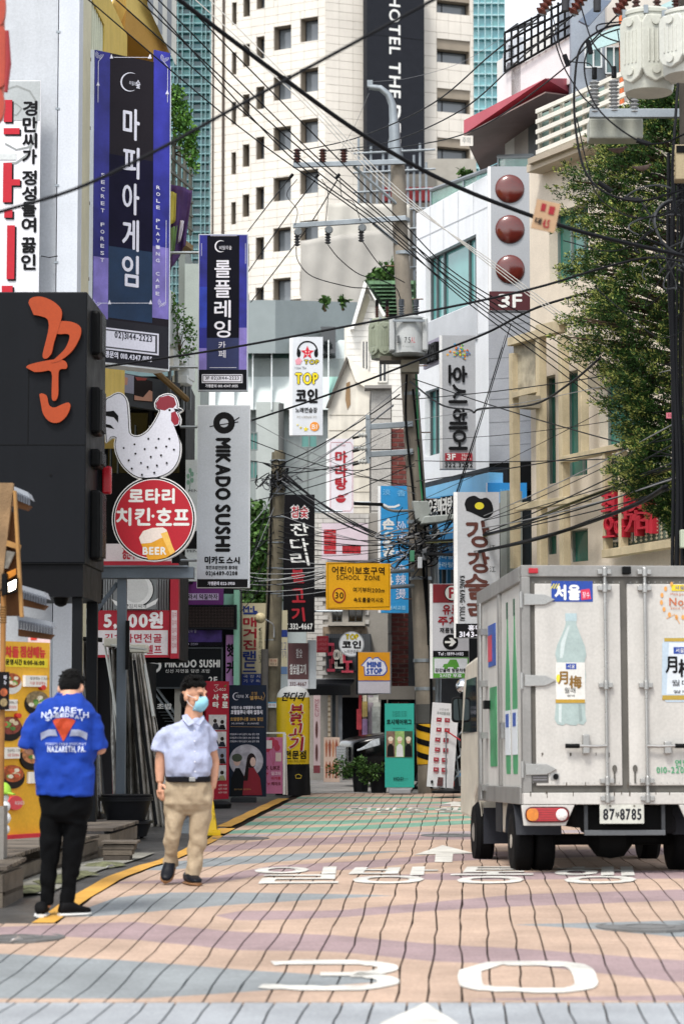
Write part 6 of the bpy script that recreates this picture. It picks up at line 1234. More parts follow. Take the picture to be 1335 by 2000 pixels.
F = Face(846, 1535, 905, 1552, 41); o = thing('banner_stand', 'grey folding metal banner stand with black foot by the truck', 'stand', F.P(870, 1550)); mb = MB(); mb.tube([F.P(871, 1430), F.P(870, 1546)], .014, 6); mb.build('mast', GALV, o); mb = MB(); mb.lathe(F.P(872, 1549), [(.26, 0), (.25, .04), (.05, .07)], 18); mb.build('foot', BLK, o, True)
for p, q in (((884, 1418), (898, 1535)), ((892, 1420), (908, 1535)), ((868, 1465), (906, 1425)), ((872, 1500), (905, 1470)), ((905, 1530), (868, 1470)), ((880, 1530), (912, 1490))): mb = MB(); mb.tube([F.P(*p, -.3), F.P(*q, -.3)], .016, 6); mb.build('strut', GALV, o)
mb = MB(); mb.tube([F.P(868, 1425, -.1), F.P(912, 1455, -.1)], .012, 5); tag(mb.build('slung_rope', M('#b3323a', .5), loc=F.P(868, 1425)), 'thin red rope slung behind the truck mirror', 'cord')
S = Sign('red_leaning_sign', 'red sign leaning behind the white gift banner', 866, 1486, 886, 1536, 42.2, body=M('#9e3126', .5), depth=.02); [S.t('강강', 872, 1500+k*10, 884, 1506+k*10, M('#c98f84', .5)) for k in range(3)]
c = gp(902, 1548); o = thing('blue_box', 'small blue object on the ground behind the banner stand', 'box', (c.x, c.y, c.z+.0)); Face(894, 1506, 906, 1516, c.y).box(893, 1506, 905, 1518, 0, -.1, M('#2f7fb8', .5), 'case', o, .01); Face(886, 1518, 914, 1550, c.y).box(888, 1518, 914, 1549, -.02, -.3, M('#24262a', .6), 'crate', o)
# planters
for i, (u, v0, v1, r, lab) in enumerate(((704, 1496, 1546, 18, 'left black flower pot with bushy green plant before the black car'), (739, 1508, 1548, 19, 'right black flower pot with green plant beside the teal banner'))):
    Y = 44.2-i*.5; c = at(u, v1, Y); c.z = gz(Y); k = Y/FPX; h_ = (v1-v0)*k; o = thing('flower_pot', lab, 'planter', c)
    mb = MB(); mb.lathe(c, [(r*k*.75, 0), (r*k, h_-.04), (r*k*1.07, h_-.04), (r*k*1.07, h_), (r*k*.95, h_), (r*k*.9, h_-.05), (.01, h_-.05)], 22); mb.build('pot', M('#1c1d20', .5), o, True)
    mb = MB(); st = MB()
    for q in range(16):
        a = random.uniform(0, 6.28); d = random.uniform(.15, 1); p = c+Vector(((-.25 if i == 0 else -.02)*d+math.cos(a)*.3*d, math.sin(a)*.2*d, h_+random.uniform(-.16, .1))); leaves(mb, p, (.12, .12, .1), 55, .055); st.tube([c+Vector((0, 0, h_-.05)), p], .006, 4)
    mb.build('foliage', TL, o); st.build('stem', M('#4f4a30', .8), o)
# ================================================================== delivery truck
tr = thing('box_truck', 'white dirty box delivery truck seen from behind with beverage pictures on its doors', 'truck', (2.441, 20.9, gz(21.7)-.015))
tr.rotation_euler = (math.radians(-1.3), 0, math.atan(.062)); ORG[tr.name] = Vector((0, 0, 0))
TM = Matrix.Translation(tr.location) @ tr.rotation_euler.to_matrix().to_4x4(); TI_ = TM.inverted()
class LF(Face):
    def __init__(s, axis, val, n): s.ax, s.val, s.n = axis, val, Vector(n); s.d = Vector((1, 0, 0))
    def P(s, u, v, lift=0):
        o_ = TI_ @ Vector((0, 0, CAMZ)); d = TI_.to_3x3() @ ray(u, v); k = (s.val-o_[s.ax])/d[s.ax]; return o_+d*k+s.n*lift
    def rect(s, u0, v0, u1, v1, lift=0):
        a, c = s.P(u0, v1), s.P(u1, v0); b_, d = Vector((c.x, a.y, a.z)), Vector((a.x, c.y, c.z)); return [q+s.n*lift for q in (a, b_, c, d)]
RF = LF(1, 0.0, (0, -1, 0))
TW = M('#b9b7b2', .45, var=.08, sc_=3, streak=.14); TG = M('#8e8d8a', .4, .4, var=.2, streak=.2); TD = M('#54524d', .6, var=.2); CHR = M('#9c9c9a', .3, .7, var=.15); RUB = M('#0b0b0c', .8, var=.15, bump=.2)
W_, L_, zb, zt = .89, 3.2, .64, 2.68
mb = MB(); mb.box(-W_+.02, W_-.02, .06, L_-.02, zb+.03, zt-.02); mb.build('cargo_box', TW, tr, bevel=.01)
for nm, a in (('roof_rail', (-W_, W_, 0, .1, zt-.1, zt)), ('sill', (-W_, W_, -.02, .1, zb-.02, zb+.08)), ('corner_post', (-W_, -W_+.075, -.005, .12, zb+.08, zt-.1)), ('corner_post', (W_-.075, W_, -.005, .12, zb+.08, zt-.1)), ('side_rail', (-W_-.012, -W_+.03, .1, L_, zt-.14, zt-.005)), ('side_sill', (-W_-.012, -W_+.03, .12, L_, zb-.02, zb+.13)), ('side_post', (-W_-.008, -W_+.03, L_-.1, L_, zb+.13, zt-.14)), ('side_post', (-W_-.008, -W_+.03, 1.5, 1.62, zb+.13, zt-.14)), ('front_rail', (-W_, W_, L_-.05, L_, zt-.1, zt-.001))):
    mb = MB(); mb.box(*a); mb.build(nm, TG if nm != 'sill' else TW, tr, bevel=.006)
mb = MB(); mb.box(-W_+.076, W_-.076, .02, .09, zb+.082, zt-.102); mb.build('door_seal', TD, tr)
xm = 0
for i, (a, b_) in enumerate(((-W_+.115, -.03), (.03, W_-.115))):
    mb = MB(); mb.box(a, b_, .0, .03, zb+.14, zt-.16); d = mb.build('rear_door', TW, tr, bevel=.008); d['label'] = ('left' if i == 0 else 'right')+' rear door with '+('bottle' if i == 0 else 'can')+' picture'
    sx = -1 if i == 0 else 1
    for z in (zt-.3, (zb+zt)/2+.02, zb+.28):
        m2 = MB(); xe = sx*(W_-.02); xi = sx*(W_-.29); m2.prism([(xe, -.02, z-.05), (xi+sx*.09, -.02, z-.045), (xi, -.02, z), (xi+sx*.09, -.02, z+.045), (xe, -.02, z+.05)], (0, .022, 0)); m2.build('hinge', CHR, d, bevel=.004); m2 = MB(); m2.tube([(sx*(W_+.005), -.01, z-.07), (sx*(W_+.005), -.01, z+.07)], .016, 8); m2.build('hinge_pin', CHR, d)
    x = RF.P(1181 if i == 0 else 1259, 1330).x; m2 = MB(); m2.tube([(x, -.035, zb+.02), (x, -.035, zt-.06)], .014, 8); m2.build('lock_rod', CHR, d, True)
    for z in (zb+.03, zb+.18, zb+1.0, zt-.2, zt-.06): m2 = MB(); m2.box(x-.06, x+.06, -.04, 0, z-.022, z+.022); m2.tube([(x, -.04, z-.04), (x, -.04, z+.04)], .024, 8); m2.build('rod_clamp', CHR, d, bevel=.006)
    z = RF.P(1181, 1457).z; m2 = MB(); m2.tube([(x, -.045, z), (x+sx*.1, -.05, z-.005), (x+sx*.25, -.05, z)], .014, 8); m2.build('handle', CHR, d, True); m2 = MB(); m2.tube([(x+sx*.24, -.05, z), (x+sx*.36, -.05, z)], .02, 10); m2.build('grip', BLK, d, True)
    m2 = MB(); m2.box(x+sx*.18-.03, x+sx*.18+.03, -.06, 0, z-.07, z+.1 if i == 0 else z+.04); m2.build('lock', CHR, d, bevel=.01)
    u = 1199 if i == 0 else 1239; RF.box(u-1.5, 1500, u+1.5, 1530, .006, .001, TD, 'latch', d); RF.disc(u, 1501, 4.5, 7, TD, 'latch_plate', d, .012, .001)
    D = d
    if i == 0:
        BLUE = M('#1f3f8f', .45, var=.08); RF.box(1076, 1135, 1156, 1175, .004, .001, BLUE, 'logo_plate', d); RF.text('서울', 1083, 1143, 1131, 1171, WT, d, lift=.006, bold=1.4); RF.poly([(1133, 1152), (1150, 1150), (1153, 1170), (1134, 1172)], M('#c0304a', .5), 'logo_patch', d, .006, .001); RF.text('장수', 1136, 1156, 1150, 1168, TXT, d, lift=.009); [RF.line([(1075+k*5, 1150), (1081+k*5, 1140)], 2, M('#cfc53c', .5), 'logo_leaf', d, .006) for k in range(3)]
        BT = M('#98a8a6', .4, var=.14, sc_=8); BT2 = M('#b3bebd', .4, var=.1)
        RF.poly([(1104, 1213), (1124, 1213), (1125, 1222), (1132, 1240), (1141, 1262), (1144, 1280), (1140, 1294), (1143, 1320), (1141, 1360), (1142, 1395), (1144, 1408), (1138, 1416), (1128, 1413), (1124, 1417), (1112, 1416), (1104, 1413), (1098, 1417), (1087, 1414), (1082, 1405), (1085, 1372), (1086, 1320), (1087, 1295), (1083, 1278), (1087, 1260), (1097, 1238), (1103, 1222)], BT, 'bottle_picture', d, .004, .001)
        RF.poly([(1108, 1222), (1112, 1222), (1104, 1250), (1098, 1285), (1092, 1285), (1094, 1255)], BT2, 'bottle_shine', d, .005, .001); RF.poly([(1090, 1375), (1096, 1375), (1095, 1412), (1090, 1410)], BT2, 'bottle_shine', d, .005, .001); RF.poly([(1128, 1375), (1134, 1375), (1136, 1408), (1130, 1410)], M('#82918f', .4), 'bottle_shade', d, .005, .001)
        RF.box(1103, 1198, 1125, 1213, .005, .001, M('#9fb2b6', .4), 'bottle_cap', d); RF.box(1085, 1294, 1141, 1372, .006, .001, M('#c9c9c4', .5), 'bottle_label', d); RF.box(1084, 1366, 1141, 1373, .008, .001, M('#a3832f', .4), 'label_band', d); RF.box(1104, 1296, 1124, 1307, .008, .001, BLUE, 'label_logo', d); RF.text('서울', 1107, 1298, 1121, 1305, WT, d, lift=.011)
        GOLD = M('#7a5a24', .5); RF.text('月', 1089, 1312, 1107, 1336, GOLD, d, lift=.009, bold=.8); RF.text('梅', 1111, 1320, 1134, 1344, GOLD, d, lift=.009, bold=.8); RF.text('월매', 1101, 1343, 1122, 1354, BK, d, lift=.009); RF.text('월매', 1106, 1357, 1121, 1361, BK, d, lift=.009); RF.disc(1089, 1325, 4, 8, M('#d6c23c', .5), 'label_spot', d, .008, .001)
        RF.box(1037, 1510, 1070, 1529, .004, .001, M('#4b4a48', .4, var=.3), 'id_plate', d); [RF.box(1040, 1512+k*5, 1067, 1514+k*5, .006, .001, M('#77767a', .5), 'plate_line', d) for k in range(3)]; RF.box(1074, 1511, 1091, 1523, .006, .001, CHR, 'knob_plate', d); RF.disc(1084, 1517, 5, 6, BLK, 'knob', d, .03, .001)
    else:
        RF.text('연남', 1317, 1484, 1345, 1497, M('#3a8a5f', .5), d, lift=.006, bold=.3); RF.text('010-2206-1177', 1281, 1498, 1375, 1510, M('#3a8a5f', .5), d, lift=.006, bold=.3)
        RF.text('No.1', 1306, 1168, 1345, 1183, M('#b0603c', .5), d, lift=.006, bold=.3); RF.text('Makgeolli', 1308, 1158, 1345, 1164, M('#b0603c', .5), d, lift=.006); RF.text('Since 1962', 1308, 1185, 1345, 1190, M('#b0603c', .5), d, lift=.006); RF.box(1310, 1142, 1345, 1154, .005, .001, M('#cdb62c', .5), 'logo_plate', d); RF.text('서울', 1316, 1144, 1335, 1152, BLUE, d, lift=.008)
        for s_ in (0, 1):
            cx = 1326
            for k in range(7): a = math.radians(100+k*24); u = cx+(36*math.cos(a) if not s_ else -36*math.cos(a)); v = 1180+38*math.sin(a)*.9-8; RF.disc(u, v, 3, 5, M('#c98f4d', .5), 'wheat_ear', d, .005, .001, n=8)
        RF.line([(1300, 1208), (1316, 1200), (1326, 1218)], 1.4, M('#c98f4d', .5), 'wheat_stem', d, .005)
        RF.poly([(1297, 1245), (1375, 1245), (1382, 1258), (1382, 1362), (1374, 1371), (1300, 1371), (1291, 1362), (1292, 1258)], M('#a9b9c6', .4, var=.1), 'can_picture', d, .004, .001); RF.box(1296, 1246, 1376, 1253, .006, .001, M('#a38a3a', .4), 'can_rim', d); RF.box(1292, 1358, 1381, 1367, .006, .001, M('#a38a3a', .4), 'can_rim', d); RF.poly([(1305, 1256), (1340, 1256), (1340, 1356), (1300, 1356)], M('#c6cdd3', .4), 'can_shine', d, .005, .001)
        RF.box(1314, 1264, 1350, 1277, .007, .001, BLUE, 'label_logo', d); RF.text('서울', 1318, 1266, 1334, 1275, WT, d, lift=.01); RF.text('月', 1299, 1283, 1320, 1314, BK, d, lift=.008, bold=1); RF.text('梅', 1324, 1288, 1356, 1322, BK, d, lift=.008, bold=1); RF.text('월매', 1310, 1328, 1345, 1340, BK, d, lift=.008); RF.text('월매', 1313, 1348, 1345, 1354, BK, d, lift=.008)
RF.box(1031, 1110, 1049, 1120, .03, -.01, M('#a3202c', .3), 'marker_lamp', tr, .004); RF.box(1380, 1110, 1398, 1120, .03, -.01, M('#a3202c', .3), 'marker_lamp', tr, .004)
m2 = RF.box(1213, 1107, 1229, 1122, .06, 0, BLK, 'rear_camera', tr, .008)
SCF = M('#4a443c', .8, var=.4)
for k in range(26):
    u = random.uniform(1024, 1400); v = random.choice((1545, 1546, 1528, 1470)); RF.box(u, v, u+random.uniform(.8, 2.2), v+random.uniform(4, 13), .022 if v > 1540 else .003, .0205 if v > 1540 else .001, SCF, 'dirt_streak', tr)
for u in list(range(1040, 1210, 12))+list(range(1230, 1400, 12)):
    for v in (1137, 1529): RF.disc(u, v, 1, 1, CHR, 'rivet', tr, .004, .001, n=6)
# side decals and hardware, local coordinates
def sbox(y0, y1, z0, z1, l, mat, name, par=tr): mb = MB(); mb.box(-W_+.0195-l, -W_+.03, y0, y1, z0, z1); return mb.build(name, mat, par)
GB = M('#3f8a5c', .4, var=.1)
for y in (.62, 1.1):
    mb = MB(); pr = [(.03, 2.42), (.035, 2.2), (.06, 2.05), (.15, 1.7), (.16, 1.5), (.16, .95), (.13, .88)]
    mb.prism([(-W_+.017, y-r, z) for r, z in pr]+[(-W_+.017, y+r, z) for r, z in reversed(pr)], (.03, 0, 0)); p = mb.build('bottle_picture', GB, tr); sbox(y-.16, y+.16, 1.05, 1.45, .008, M('#c4c9cd', .5), 'bottle_label', p); sbox(y-.1, y+.1, 1.3, 1.42, .011, M('#2b4a92', .5), 'label_logo', p); sbox(y-.035, y+.035, 2.28, 2.43, .007, M('#1f4a36', .4), 'bottle_cap', p)
sbox(1.95, 2.5, 1.9, 2.3, .006, M('#2b4a92', .5, var=.3, sc_=6), 'side_logo'); sbox(2.2, 2.5, 1.95, 2.2, .009, M('#b0374a', .5, var=.3, sc_=6), 'side_logo'); sbox(1.9, 2.4, .95, 1.7, .006, M('#3f8a5c', .4, var=.4, sc_=5), 'bottle_picture')
sbox(1.64, 1.68, zb+.15, zt-.16, .01, TD, 'side_door_seal')
mb = MB(); mb.tube([(-W_-.04, 2.65, zb), (-W_-.04, 2.65, zt-.15)], .016, 8); mb.build('side_rod', CHR, tr, True)
for z in (.75, 1.25, 1.75, 2.25): sbox(2.57, 2.73, z-.03, z+.03, .07, CHR, 'rod_clamp')
sbox(1.3, 1.4, 1.2, 1.35, .04, CHR, 'side_latch'); sbox(2.35, 2.5, 1.5, 1.58, .06, BLK, 'side_handle')
# chassis
mb = MB(); mb.box(-.42, .42, .1, 4.6, .42, .6); mb.build('chassis', M('#0d0d0e', .85), tr)
for sx in (-1, 1):
    x0, x1 = sorted((sx*(W_-.42), sx*(W_+.02))); mb = MB(); mb.prism([(sx*(W_+.02), -.02, zb-.024), (sx*(W_+.0), -.02, zb-.2), (sx*(W_-.36), -.02, zb-.2), (sx*(W_-.44), -.02, zb-.024)], (0, .03, 0)); lp = mb.build('lamp_panel', TW, tr, bevel=.006)
    def rr(xc, zc, w_, h_, y, r, mat, nm, par):
        pts = []
        for cx, cz, a0 in ((w_-r, h_-r, 0), (-w_+r, h_-r, 90), (-w_+r, -h_+r, 180), (w_-r, -h_+r, 270)):
            for k in range(6): a = math.radians(a0+k*18); pts.append((xc+cx+r*math.cos(a), y, zc+cz+r*math.sin(a)))
        m2 = MB(); m2.prism(pts, (0, .02, 0)); return m2.build(nm, mat, par, bevel=.003)
    xc, zc = sx*(W_-.2), zb-.105; tl = rr(xc, zc, .19, .067, -.045, .06, M('#4a1015', .3), 'tail_lamp', tr)
    rr(xc, zc, .175, .055, -.058, .05, M('#a01622', .15, var=.15, sc_=30, spec=.8), 'red_lens', tl); rr(xc+sx*.13, zc, .05, .053, -.066, .04, M('#c07012', .15, var=.2, sc_=40, spec=.8), 'amber_lens', tl)
    m2 = MB(); m2.lathe((xc-sx*.12, -.05, zc), [(.05, .0), (.05, -.02), (.04, -.03), (.012, -.034)], 18, 'y'); m2.build('reversing_lens', M('#d8d2d0', .1, var=.3, sc_=60, spec=.9), tl, True)
    [rr(xc, zc-.04+k*.02, .172, .0018, -.0605, .0015, M('#6d0f18', .3), 'lens_rib', tl) for k in range(5)]
    # wheels
    for xo, nm in ((W_-.09, 'rear_wheel'), (W_-.28, 'rear_wheel')):
        x = sx*xo; m2 = MB(); R_ = .285; hw = .085; m2.lathe((x, .85, R_), [(.17, -hw), (R_-.04, -hw), (R_-.012, -hw+.02), (R_, -hw+.045), (R_, hw-.045), (R_-.012, hw-.02), (R_-.04, hw), (.17, hw)], 36, 'x'); wl = m2.build('rear_wheel', RUB, tr, True)
        m2 = MB(); e = sx*.04; m2.lathe((x, .85, R_), [(.175, e-.02), (.175, e+.02), (.13, e), (.06, e+sx*.02), (.06, e+sx*.05), (.01, e+sx*.05)], 24, 'x'); m2.build('rim', M('#b3ada2', .5, .3, var=.2), wl, True)
    m2 = MB(); x = sx*(W_-.06); R_ = .3; hw = .09; m2.lathe((x, 3.45, R_-.0), [(.18, -hw), (R_-.04, -hw), (R_, -hw+.04), (R_, hw-.04), (R_-.04, hw), (.18, hw)], 36, 'x'); wl = m2.build('front_wheel', RUB, tr, True); m2 = MB(); m2.lathe((x, 3.45, R_), [(.185, sx*.07), (.18, sx*.085), (.14, sx*.075), (.06, sx*.1), (.01, sx*.1)], 24, 'x'); m2.build('rim', M('#8d8983', .45, .4, var=.25), wl, True)
    m2 = MB(); m2.box(sx*W_-.015 if sx > 0 else -W_, sx*W_ if sx > 0 else -W_+.015, 1.5, 1.9, .35, .62); m2.build('side_guard', M('#24262a', .6), tr); m2 = MB(); a, b_ = sorted((sx*(W_-.34), sx*(W_-.02))); m2.box(a, b_, 3.02, 3.035, .2, .55); m2.build('mud_flap', M('#2b2d33', .6), tr)
    m2 = MB(); a, b_ = sorted((sx*(W_-.4), sx*(W_+.0))); pts = [(a, .85+.37*math.cos(math.radians(t)), .285+.37*math.sin(math.radians(t))) for t in range(10, 171, 20)]; pts2 = [(p[0], .85+(p[1]-.85)*1.05, .285+(p[2]-.285)*1.05) for p in pts]; m2.prism(pts+pts2[::-1], (b_-a, 0, 0)); m2.build('rear_fender', M('#33353a', .6), tr)
    m2 = MB(); a, b_ = sorted((sx*.75, sx*.45)); m2.box(a, b_, 2.0, 2.8, .32, .62); m2.build('fuel_tank' if sx < 0 else 'battery_box', M('#b9b2a4', .5, var=.2), tr, bevel=.04)
mb = MB(); mb.lathe((0, .85, .3), [(.05, -.75), (.05, -.2), (.15, -.12), (.17, 0), (.15, .12), (.05, .2), (.05, .75)], 16, 'x'); mb.build('rear_axle', M('#151515', .8), tr, True)
mb = MB(); mb.box(-.3, .5, .3, .7, .36, .52); mb.build('spare_wheel_carrier', M('#1b1c1f', .7), tr, bevel=.04)
for a in ((-.36, .34, .02, .07, .355, .4),): mb = MB(); mb.box(*a); mb.build('under_bar', M('#5a5d60', .5, .3), tr, bevel=.004)
for x in (-.345, .325): mb = MB(); mb.box(x-.015, x+.015, .03, .06, .4, .64); mb.build('bar_hanger', M('#3a3c3f', .6), tr)
RF2 = LF(1, -.005, (0, -1, 0)); pl_ = RF2.box(1170, 1569, 1256, 1609, .012, 0, M('#b9bab2', .5, var=.2, sc_=12), 'number_plate', tr, .004); NP = M('#22242a', .5)
RF2.text('87', 1177, 1580, 1198, 1601, NP, pl_, lift=.014, bold=.8); RF2.text('부', 1200, 1586, 1208, 1598, NP, pl_, lift=.014, bold=.3); RF2.text('8785', 1210, 1580, 1250, 1601, NP, pl_, lift=.014, bold=.8)
[RF2.disc(u, 1574, 2.2, 2.2, M('#6d6a60', .5), 'plate_screw', pl_, .015, .01, n=10) for u in (1190, 1237)]
# cab
CW = M('#c6bfb0', .35, var=.18, sc_=4, streak=.12); mb = MB()
prof = [(3.32, .5), (3.3, 1.95), (3.5, 2.06), (4.5, 2.02), (4.75, 1.75), (5.02, 1.15), (5.06, .45), (3.95, .42), (3.85, .62), (3.6, .75), (3.35, .65), (3.2, .5)]
n = len(prof); mb.prism([(-.87, y, z) for y, z in prof], (1.74, 0, 0)); mb.build('cab', CW, tr, bevel=.05)
for sx in (-1, 1):
    m2 = MB(); m2.prism([(sx*.872, y, z) for y, z in ((3.5, 1.3), (3.5, 1.85), (4.35, 1.85), (4.75, 1.3))], (sx*.006, 0, 0)); m2.build('side_window', DGLASS, tr)
m2 = MB(); m2.prism([(-.75, 4.7, 1.85), (.75, 4.7, 1.85), (.75, 5.04, 1.2), (-.75, 5.04, 1.2)], (0, .02, .01)); m2.build('windscreen', DGLASS, tr)
SFc = LF(1, 4.85, (0, -1, 0)); m_ = SFc.P(898, 1386); mr = thing('x', 'y', 'z', (0, 0, 0)); bpy.data.objects.remove(mr)
pts = []
hw, hh, r = .088, .135, .04
for cx, cz, a0 in ((hw-r, hh-r, 0), (-hw+r, hh-r, 90), (-hw+r, -hh+r, 180), (hw-r, -hh+r, 270)):
    for k in range(5): a = math.radians(a0+k*22.5); pts.append((m_.x+cx+r*math.cos(a), m_.y, m_.z+cz+r*math.sin(a)))
mb = MB(); mb.prism(pts, (0, .07, 0)); mi = mb.build('door_mirror', BLK, tr, bevel=.01); mb = MB(); mb.prism([(m_.x+(p[0]-m_.x)*.82, m_.y-.004, m_.z+(p[2]-m_.z)*.84) for p in pts], (0, .005, 0)); mb.build('mirror_glass', M('#3c4446', .05, 1, var=0, fine=0), mi)
c = SFc.P(904, 1340); mb = MB(); mb.lathe((c.x, c.y, c.z), [(.012, -.075)]+[(.08*math.cos(math.radians(a)), .075*math.sin(math.radians(a))) for a in range(-70, 81, 15)], 22, 'y'); mb.build('round_mirror', M('#c9ced2', .06, 1, var=0, fine=0), tr, 2)
mb = MB(); mb.tube([c, m_+Vector((0, .05, .1)), m_+Vector((.1, .06, 0)), (-.86, 4.95, 1.25)], .012, 6); mb.tube([m_+Vector((.08, .06, -.1)), (-.87, 4.95, 1.15)], .025, 6); mb.build('mirror_arm', BLK, tr)
q = LF(1, 4.9, (0, -1, 0)).P(916, 1478); mb = MB(); mb.lathe(q, [(.01, -.03), (.03, -.02), (.03, .03)], 10, 'y'); mb.build('indicator', M('#c4551c', .2), tr, True)
# ================================================================== black car behind the planters
car = thing('black_suv', 'shiny black car nose parked behind the flower pots', 'car', (at(672, 1530, 47.4).x+2.2, 48.0, gz(48))); car.rotation_euler = (0, 0, math.radians(12)); ORG[car.name] = Vector((0, 0, 0))
PB = M('#050507', .16, var=0, fine=0, spec=.35); ST_ = [(-2.25, .35, .78, .86, .62), (-2.2, .3, .85, .92, .74), (-1.9, .25, .98, 1.0, .86), (-1.2, .22, 1.05, 1.08, .92), (-.75, .22, 1.08, 1.14, .93), (-.1, .22, 1.1, 1.62, .94), (1.2, .22, 1.12, 1.66, .94), (2.0, .25, 1.12, 1.55, .92), (2.35, .35, 1.0, 1.1, .86)]
mb = MB(); vs = []
for x, z0, zb_, zt_, hw in ST_:
    tw = hw*(.78 if zt_ > 1.3 else .86); vs += [(x, -hw*.92, z0), (x, -hw, (z0+zb_)/2), (x, -hw*.98, zb_), (x, -tw, zt_-.03), (x, -tw*.8, zt_), (x, tw*.8, zt_), (x, tw, zt_-.03), (x, hw*.98, zb_), (x, hw, (z0+zb_)/2), (x, hw*.92, z0)]
k = 10; fs = [(i*k+j, i*k+(j+1) % k, (i+1)*k+(j+1) % k, (i+1)*k+j) for i in range(len(ST_)-1) for j in range(k)]+[tuple(range(k)), tuple((len(ST_)-1)*k+j for j in range(k))]
mb.add(vs, fs); b_ = mb.build('body', PB, car, 2); sm = b_.modifiers.new('sub', 'SUBSURF'); sm.levels = sm.render_levels = 2
for sy in (-1, 1):
    mb = MB(); mb.prism([(-2.2, sy*.6, .78), (-1.75, sy*.9, .93), (-1.75, sy*.93, .82), (-2.15, sy*.75, .7)], (0, 0, .02)); mb.build('headlight', M('#c3cad0', .08, var=.3, sc_=20, spec=.9), car)
    for x in (-1.35, 1.5): mb = MB(); mb.lathe((x, sy*.86, .34), [(.2, -.1), (.32, -.1), (.34, -.06), (.34, .06), (.32, .1), (.2, .1)], 26, 'y'); wl = mb.build('wheel', RUB, car, True); mb = MB(); mb.lathe((x, sy*.93, .34), [(.21, 0), (.2, sy*.03), (.05, sy*.02), (.01, sy*.03)], 16, 'y'); mb.build('rim', M('#77797c', .3, .7), wl, True)
    mb = MB(); mb.prism([(-.55, sy*.9, 1.15), (0, sy*.8, 1.55), (1.9, sy*.8, 1.52), (2.1, sy*.9, 1.15)], (0, sy*.02, 0)); mb.build('side_glass', DGLASS, car)
mb = MB(); mb.box(-2.31, -2.26, -.45, .45, .5, .78); g = mb.build('grille', M('#8d9094', .25, .8), car)
for j in range(5): mb = MB(); mb.box(-2.325, -2.3, -.43, .43, .53+j*.05, .555+j*.05); mb.build('grille_bar', M('#b9bcc0', .2, .9), g)
mb = MB(); mb.box(-2.29, -2.27, -.25, .25, .34, .45); mb.build('number_plate', M('#c9cac6', .5), car)
# ================================================================== people
CLD = bpy.data.textures.new('folds', 'MARBLE'); CLD.noise_scale = .16; CLD.noise_depth = 1; CLD.turbulence = 9; CLD.marble_type = 'SOFT'
def skin(o, vox, smooth=4, disp=0):
    m_ = o.modifiers.new('union', 'REMESH'); m_.mode = 'VOXEL'; m_.voxel_size = vox; m_.use_smooth_shade = True
    if smooth: s_ = o.modifiers.new('soft', 'SMOOTH'); s_.factor = .5; s_.iterations = smooth
    if disp: d = o.modifiers.new('folds', 'DISPLACE'); d.texture = CLD; d.strength = disp; d.mid_level = .5; d.texture_coords = 'LOCAL'
    return o
def loft(mb, rings, n=28):
    """rings: (centre, half width vector, half depth vector)"""
    vs = []
    for c, a, b_ in rings:
        for j in range(n): t = 2*math.pi*j/n; ct, st = math.cos(t), math.sin(t); q = lambda x: math.copysign(abs(x)**.82, x); vs.append(Vector(c)+Vector(a)*q(ct)+Vector(b_)*q(st))
    k = len(rings); fs = [(i*n+j, i*n+(j+1) % n, (i+1)*n+(j+1) % n, (i+1)*n+j) for i in range(k-1) for j in range(n)]+[tuple(range(n-1, -1, -1)), tuple((k-1)*n+j for j in range(n))]
    mb.add(vs, fs)
def ball(mb, c, r, n=14, m_=9, R=None):
    vs = []; R = R or Matrix.Identity(3)
    for i in range(m_+1):
        p = -math.pi/2+math.pi*i/m_
        for j in range(n): t = 2*math.pi*j/n; vs.append(Vector(c)+R @ Vector((r[0]*math.cos(p)*math.cos(t), r[1]*math.cos(p)*math.sin(t), r[2]*math.sin(p))))
    mb.add(vs, [(i*n+j, i*n+(j+1) % n, (i+1)*n+(j+1) % n, (i+1)*n+j) for i in range(m_) for j in range(n)])
def hand(mb, w, d, side, nrm, curl=.35, s=1.0):
    """palm and five fingers: w wrist, d direction of the fingers, side towards the thumb, nrm palm normal"""
    w, d, side, nrm = Vector(w), Vector(d).normalized(), Vector(side).normalized(), Vector(nrm).normalized()
    mb.tube([w, w+d*.03*s, w+d*.085*s], [.024*s, .032*s, .036*s], 10, ell=.55)
    for k, (off, ln) in enumerate(((.03, .068), (.01, .078), (-.011, .072), (-.031, .056))):
        p = w+d*.08*s+side*off*s; a = p+d*ln*.45*s+nrm*.004; b_ = a+(d*(1-curl)+nrm*curl).normalized()*ln*.32*s; c = b_+(d*(1-2*curl)+nrm*2*curl).normalized()*ln*.28*s
        mb.tube([p-d*.02, a, b_, c], [.0105*s, .0095*s, .0088*s, .007*s], 7)
    p = w+d*.02*s+side*.028*s; mb.tube([p, p+(d*.6+side*.75).normalized()*.045*s, p+(d*.9+side*.5+nrm*.3).normalized()*.085*s], [.014*s, .012*s, .009*s], 7)
def shoe(name, heel, toe, w_, h_, mat, sole, par, up=(0, 0, 1)):
    heel, toe = Vector(heel), Vector(toe); d = toe-heel; L = d.length; d.normalize(); up = Vector(up); sd_ = d.cross(up).normalized(); up = sd_.cross(d).normalized()
    mb = MB(); rings = []
    for t, ww, hh in ((0, .55, .5), (.06, .8, .95), (.25, .92, 1.05), (.42, .95, .98), (.6, 1.05, .68), (.8, 1.0, .52), (.94, .7, .42), (1, .3, .3)):
        c = heel+d*L*t+up*(hh*h_*.5+.02); rings.append((c, sd_*w_*.5*ww, up*h_*.5*hh))
    loft(mb, rings, 18); o = mb.build(name, mat, par, 2)
    mb = MB(); rings = [(heel+d*L*t+up*.012, sd_*w_*.5*ww, up*.013) for t, ww in ((-.01, .6), (.06, .9), (.3, .98), (.6, 1.1), (.82, 1.05), (.96, .72), (1.02, .3))]; loft(mb, rings, 18); mb.build('sole', sole, o, True); return o
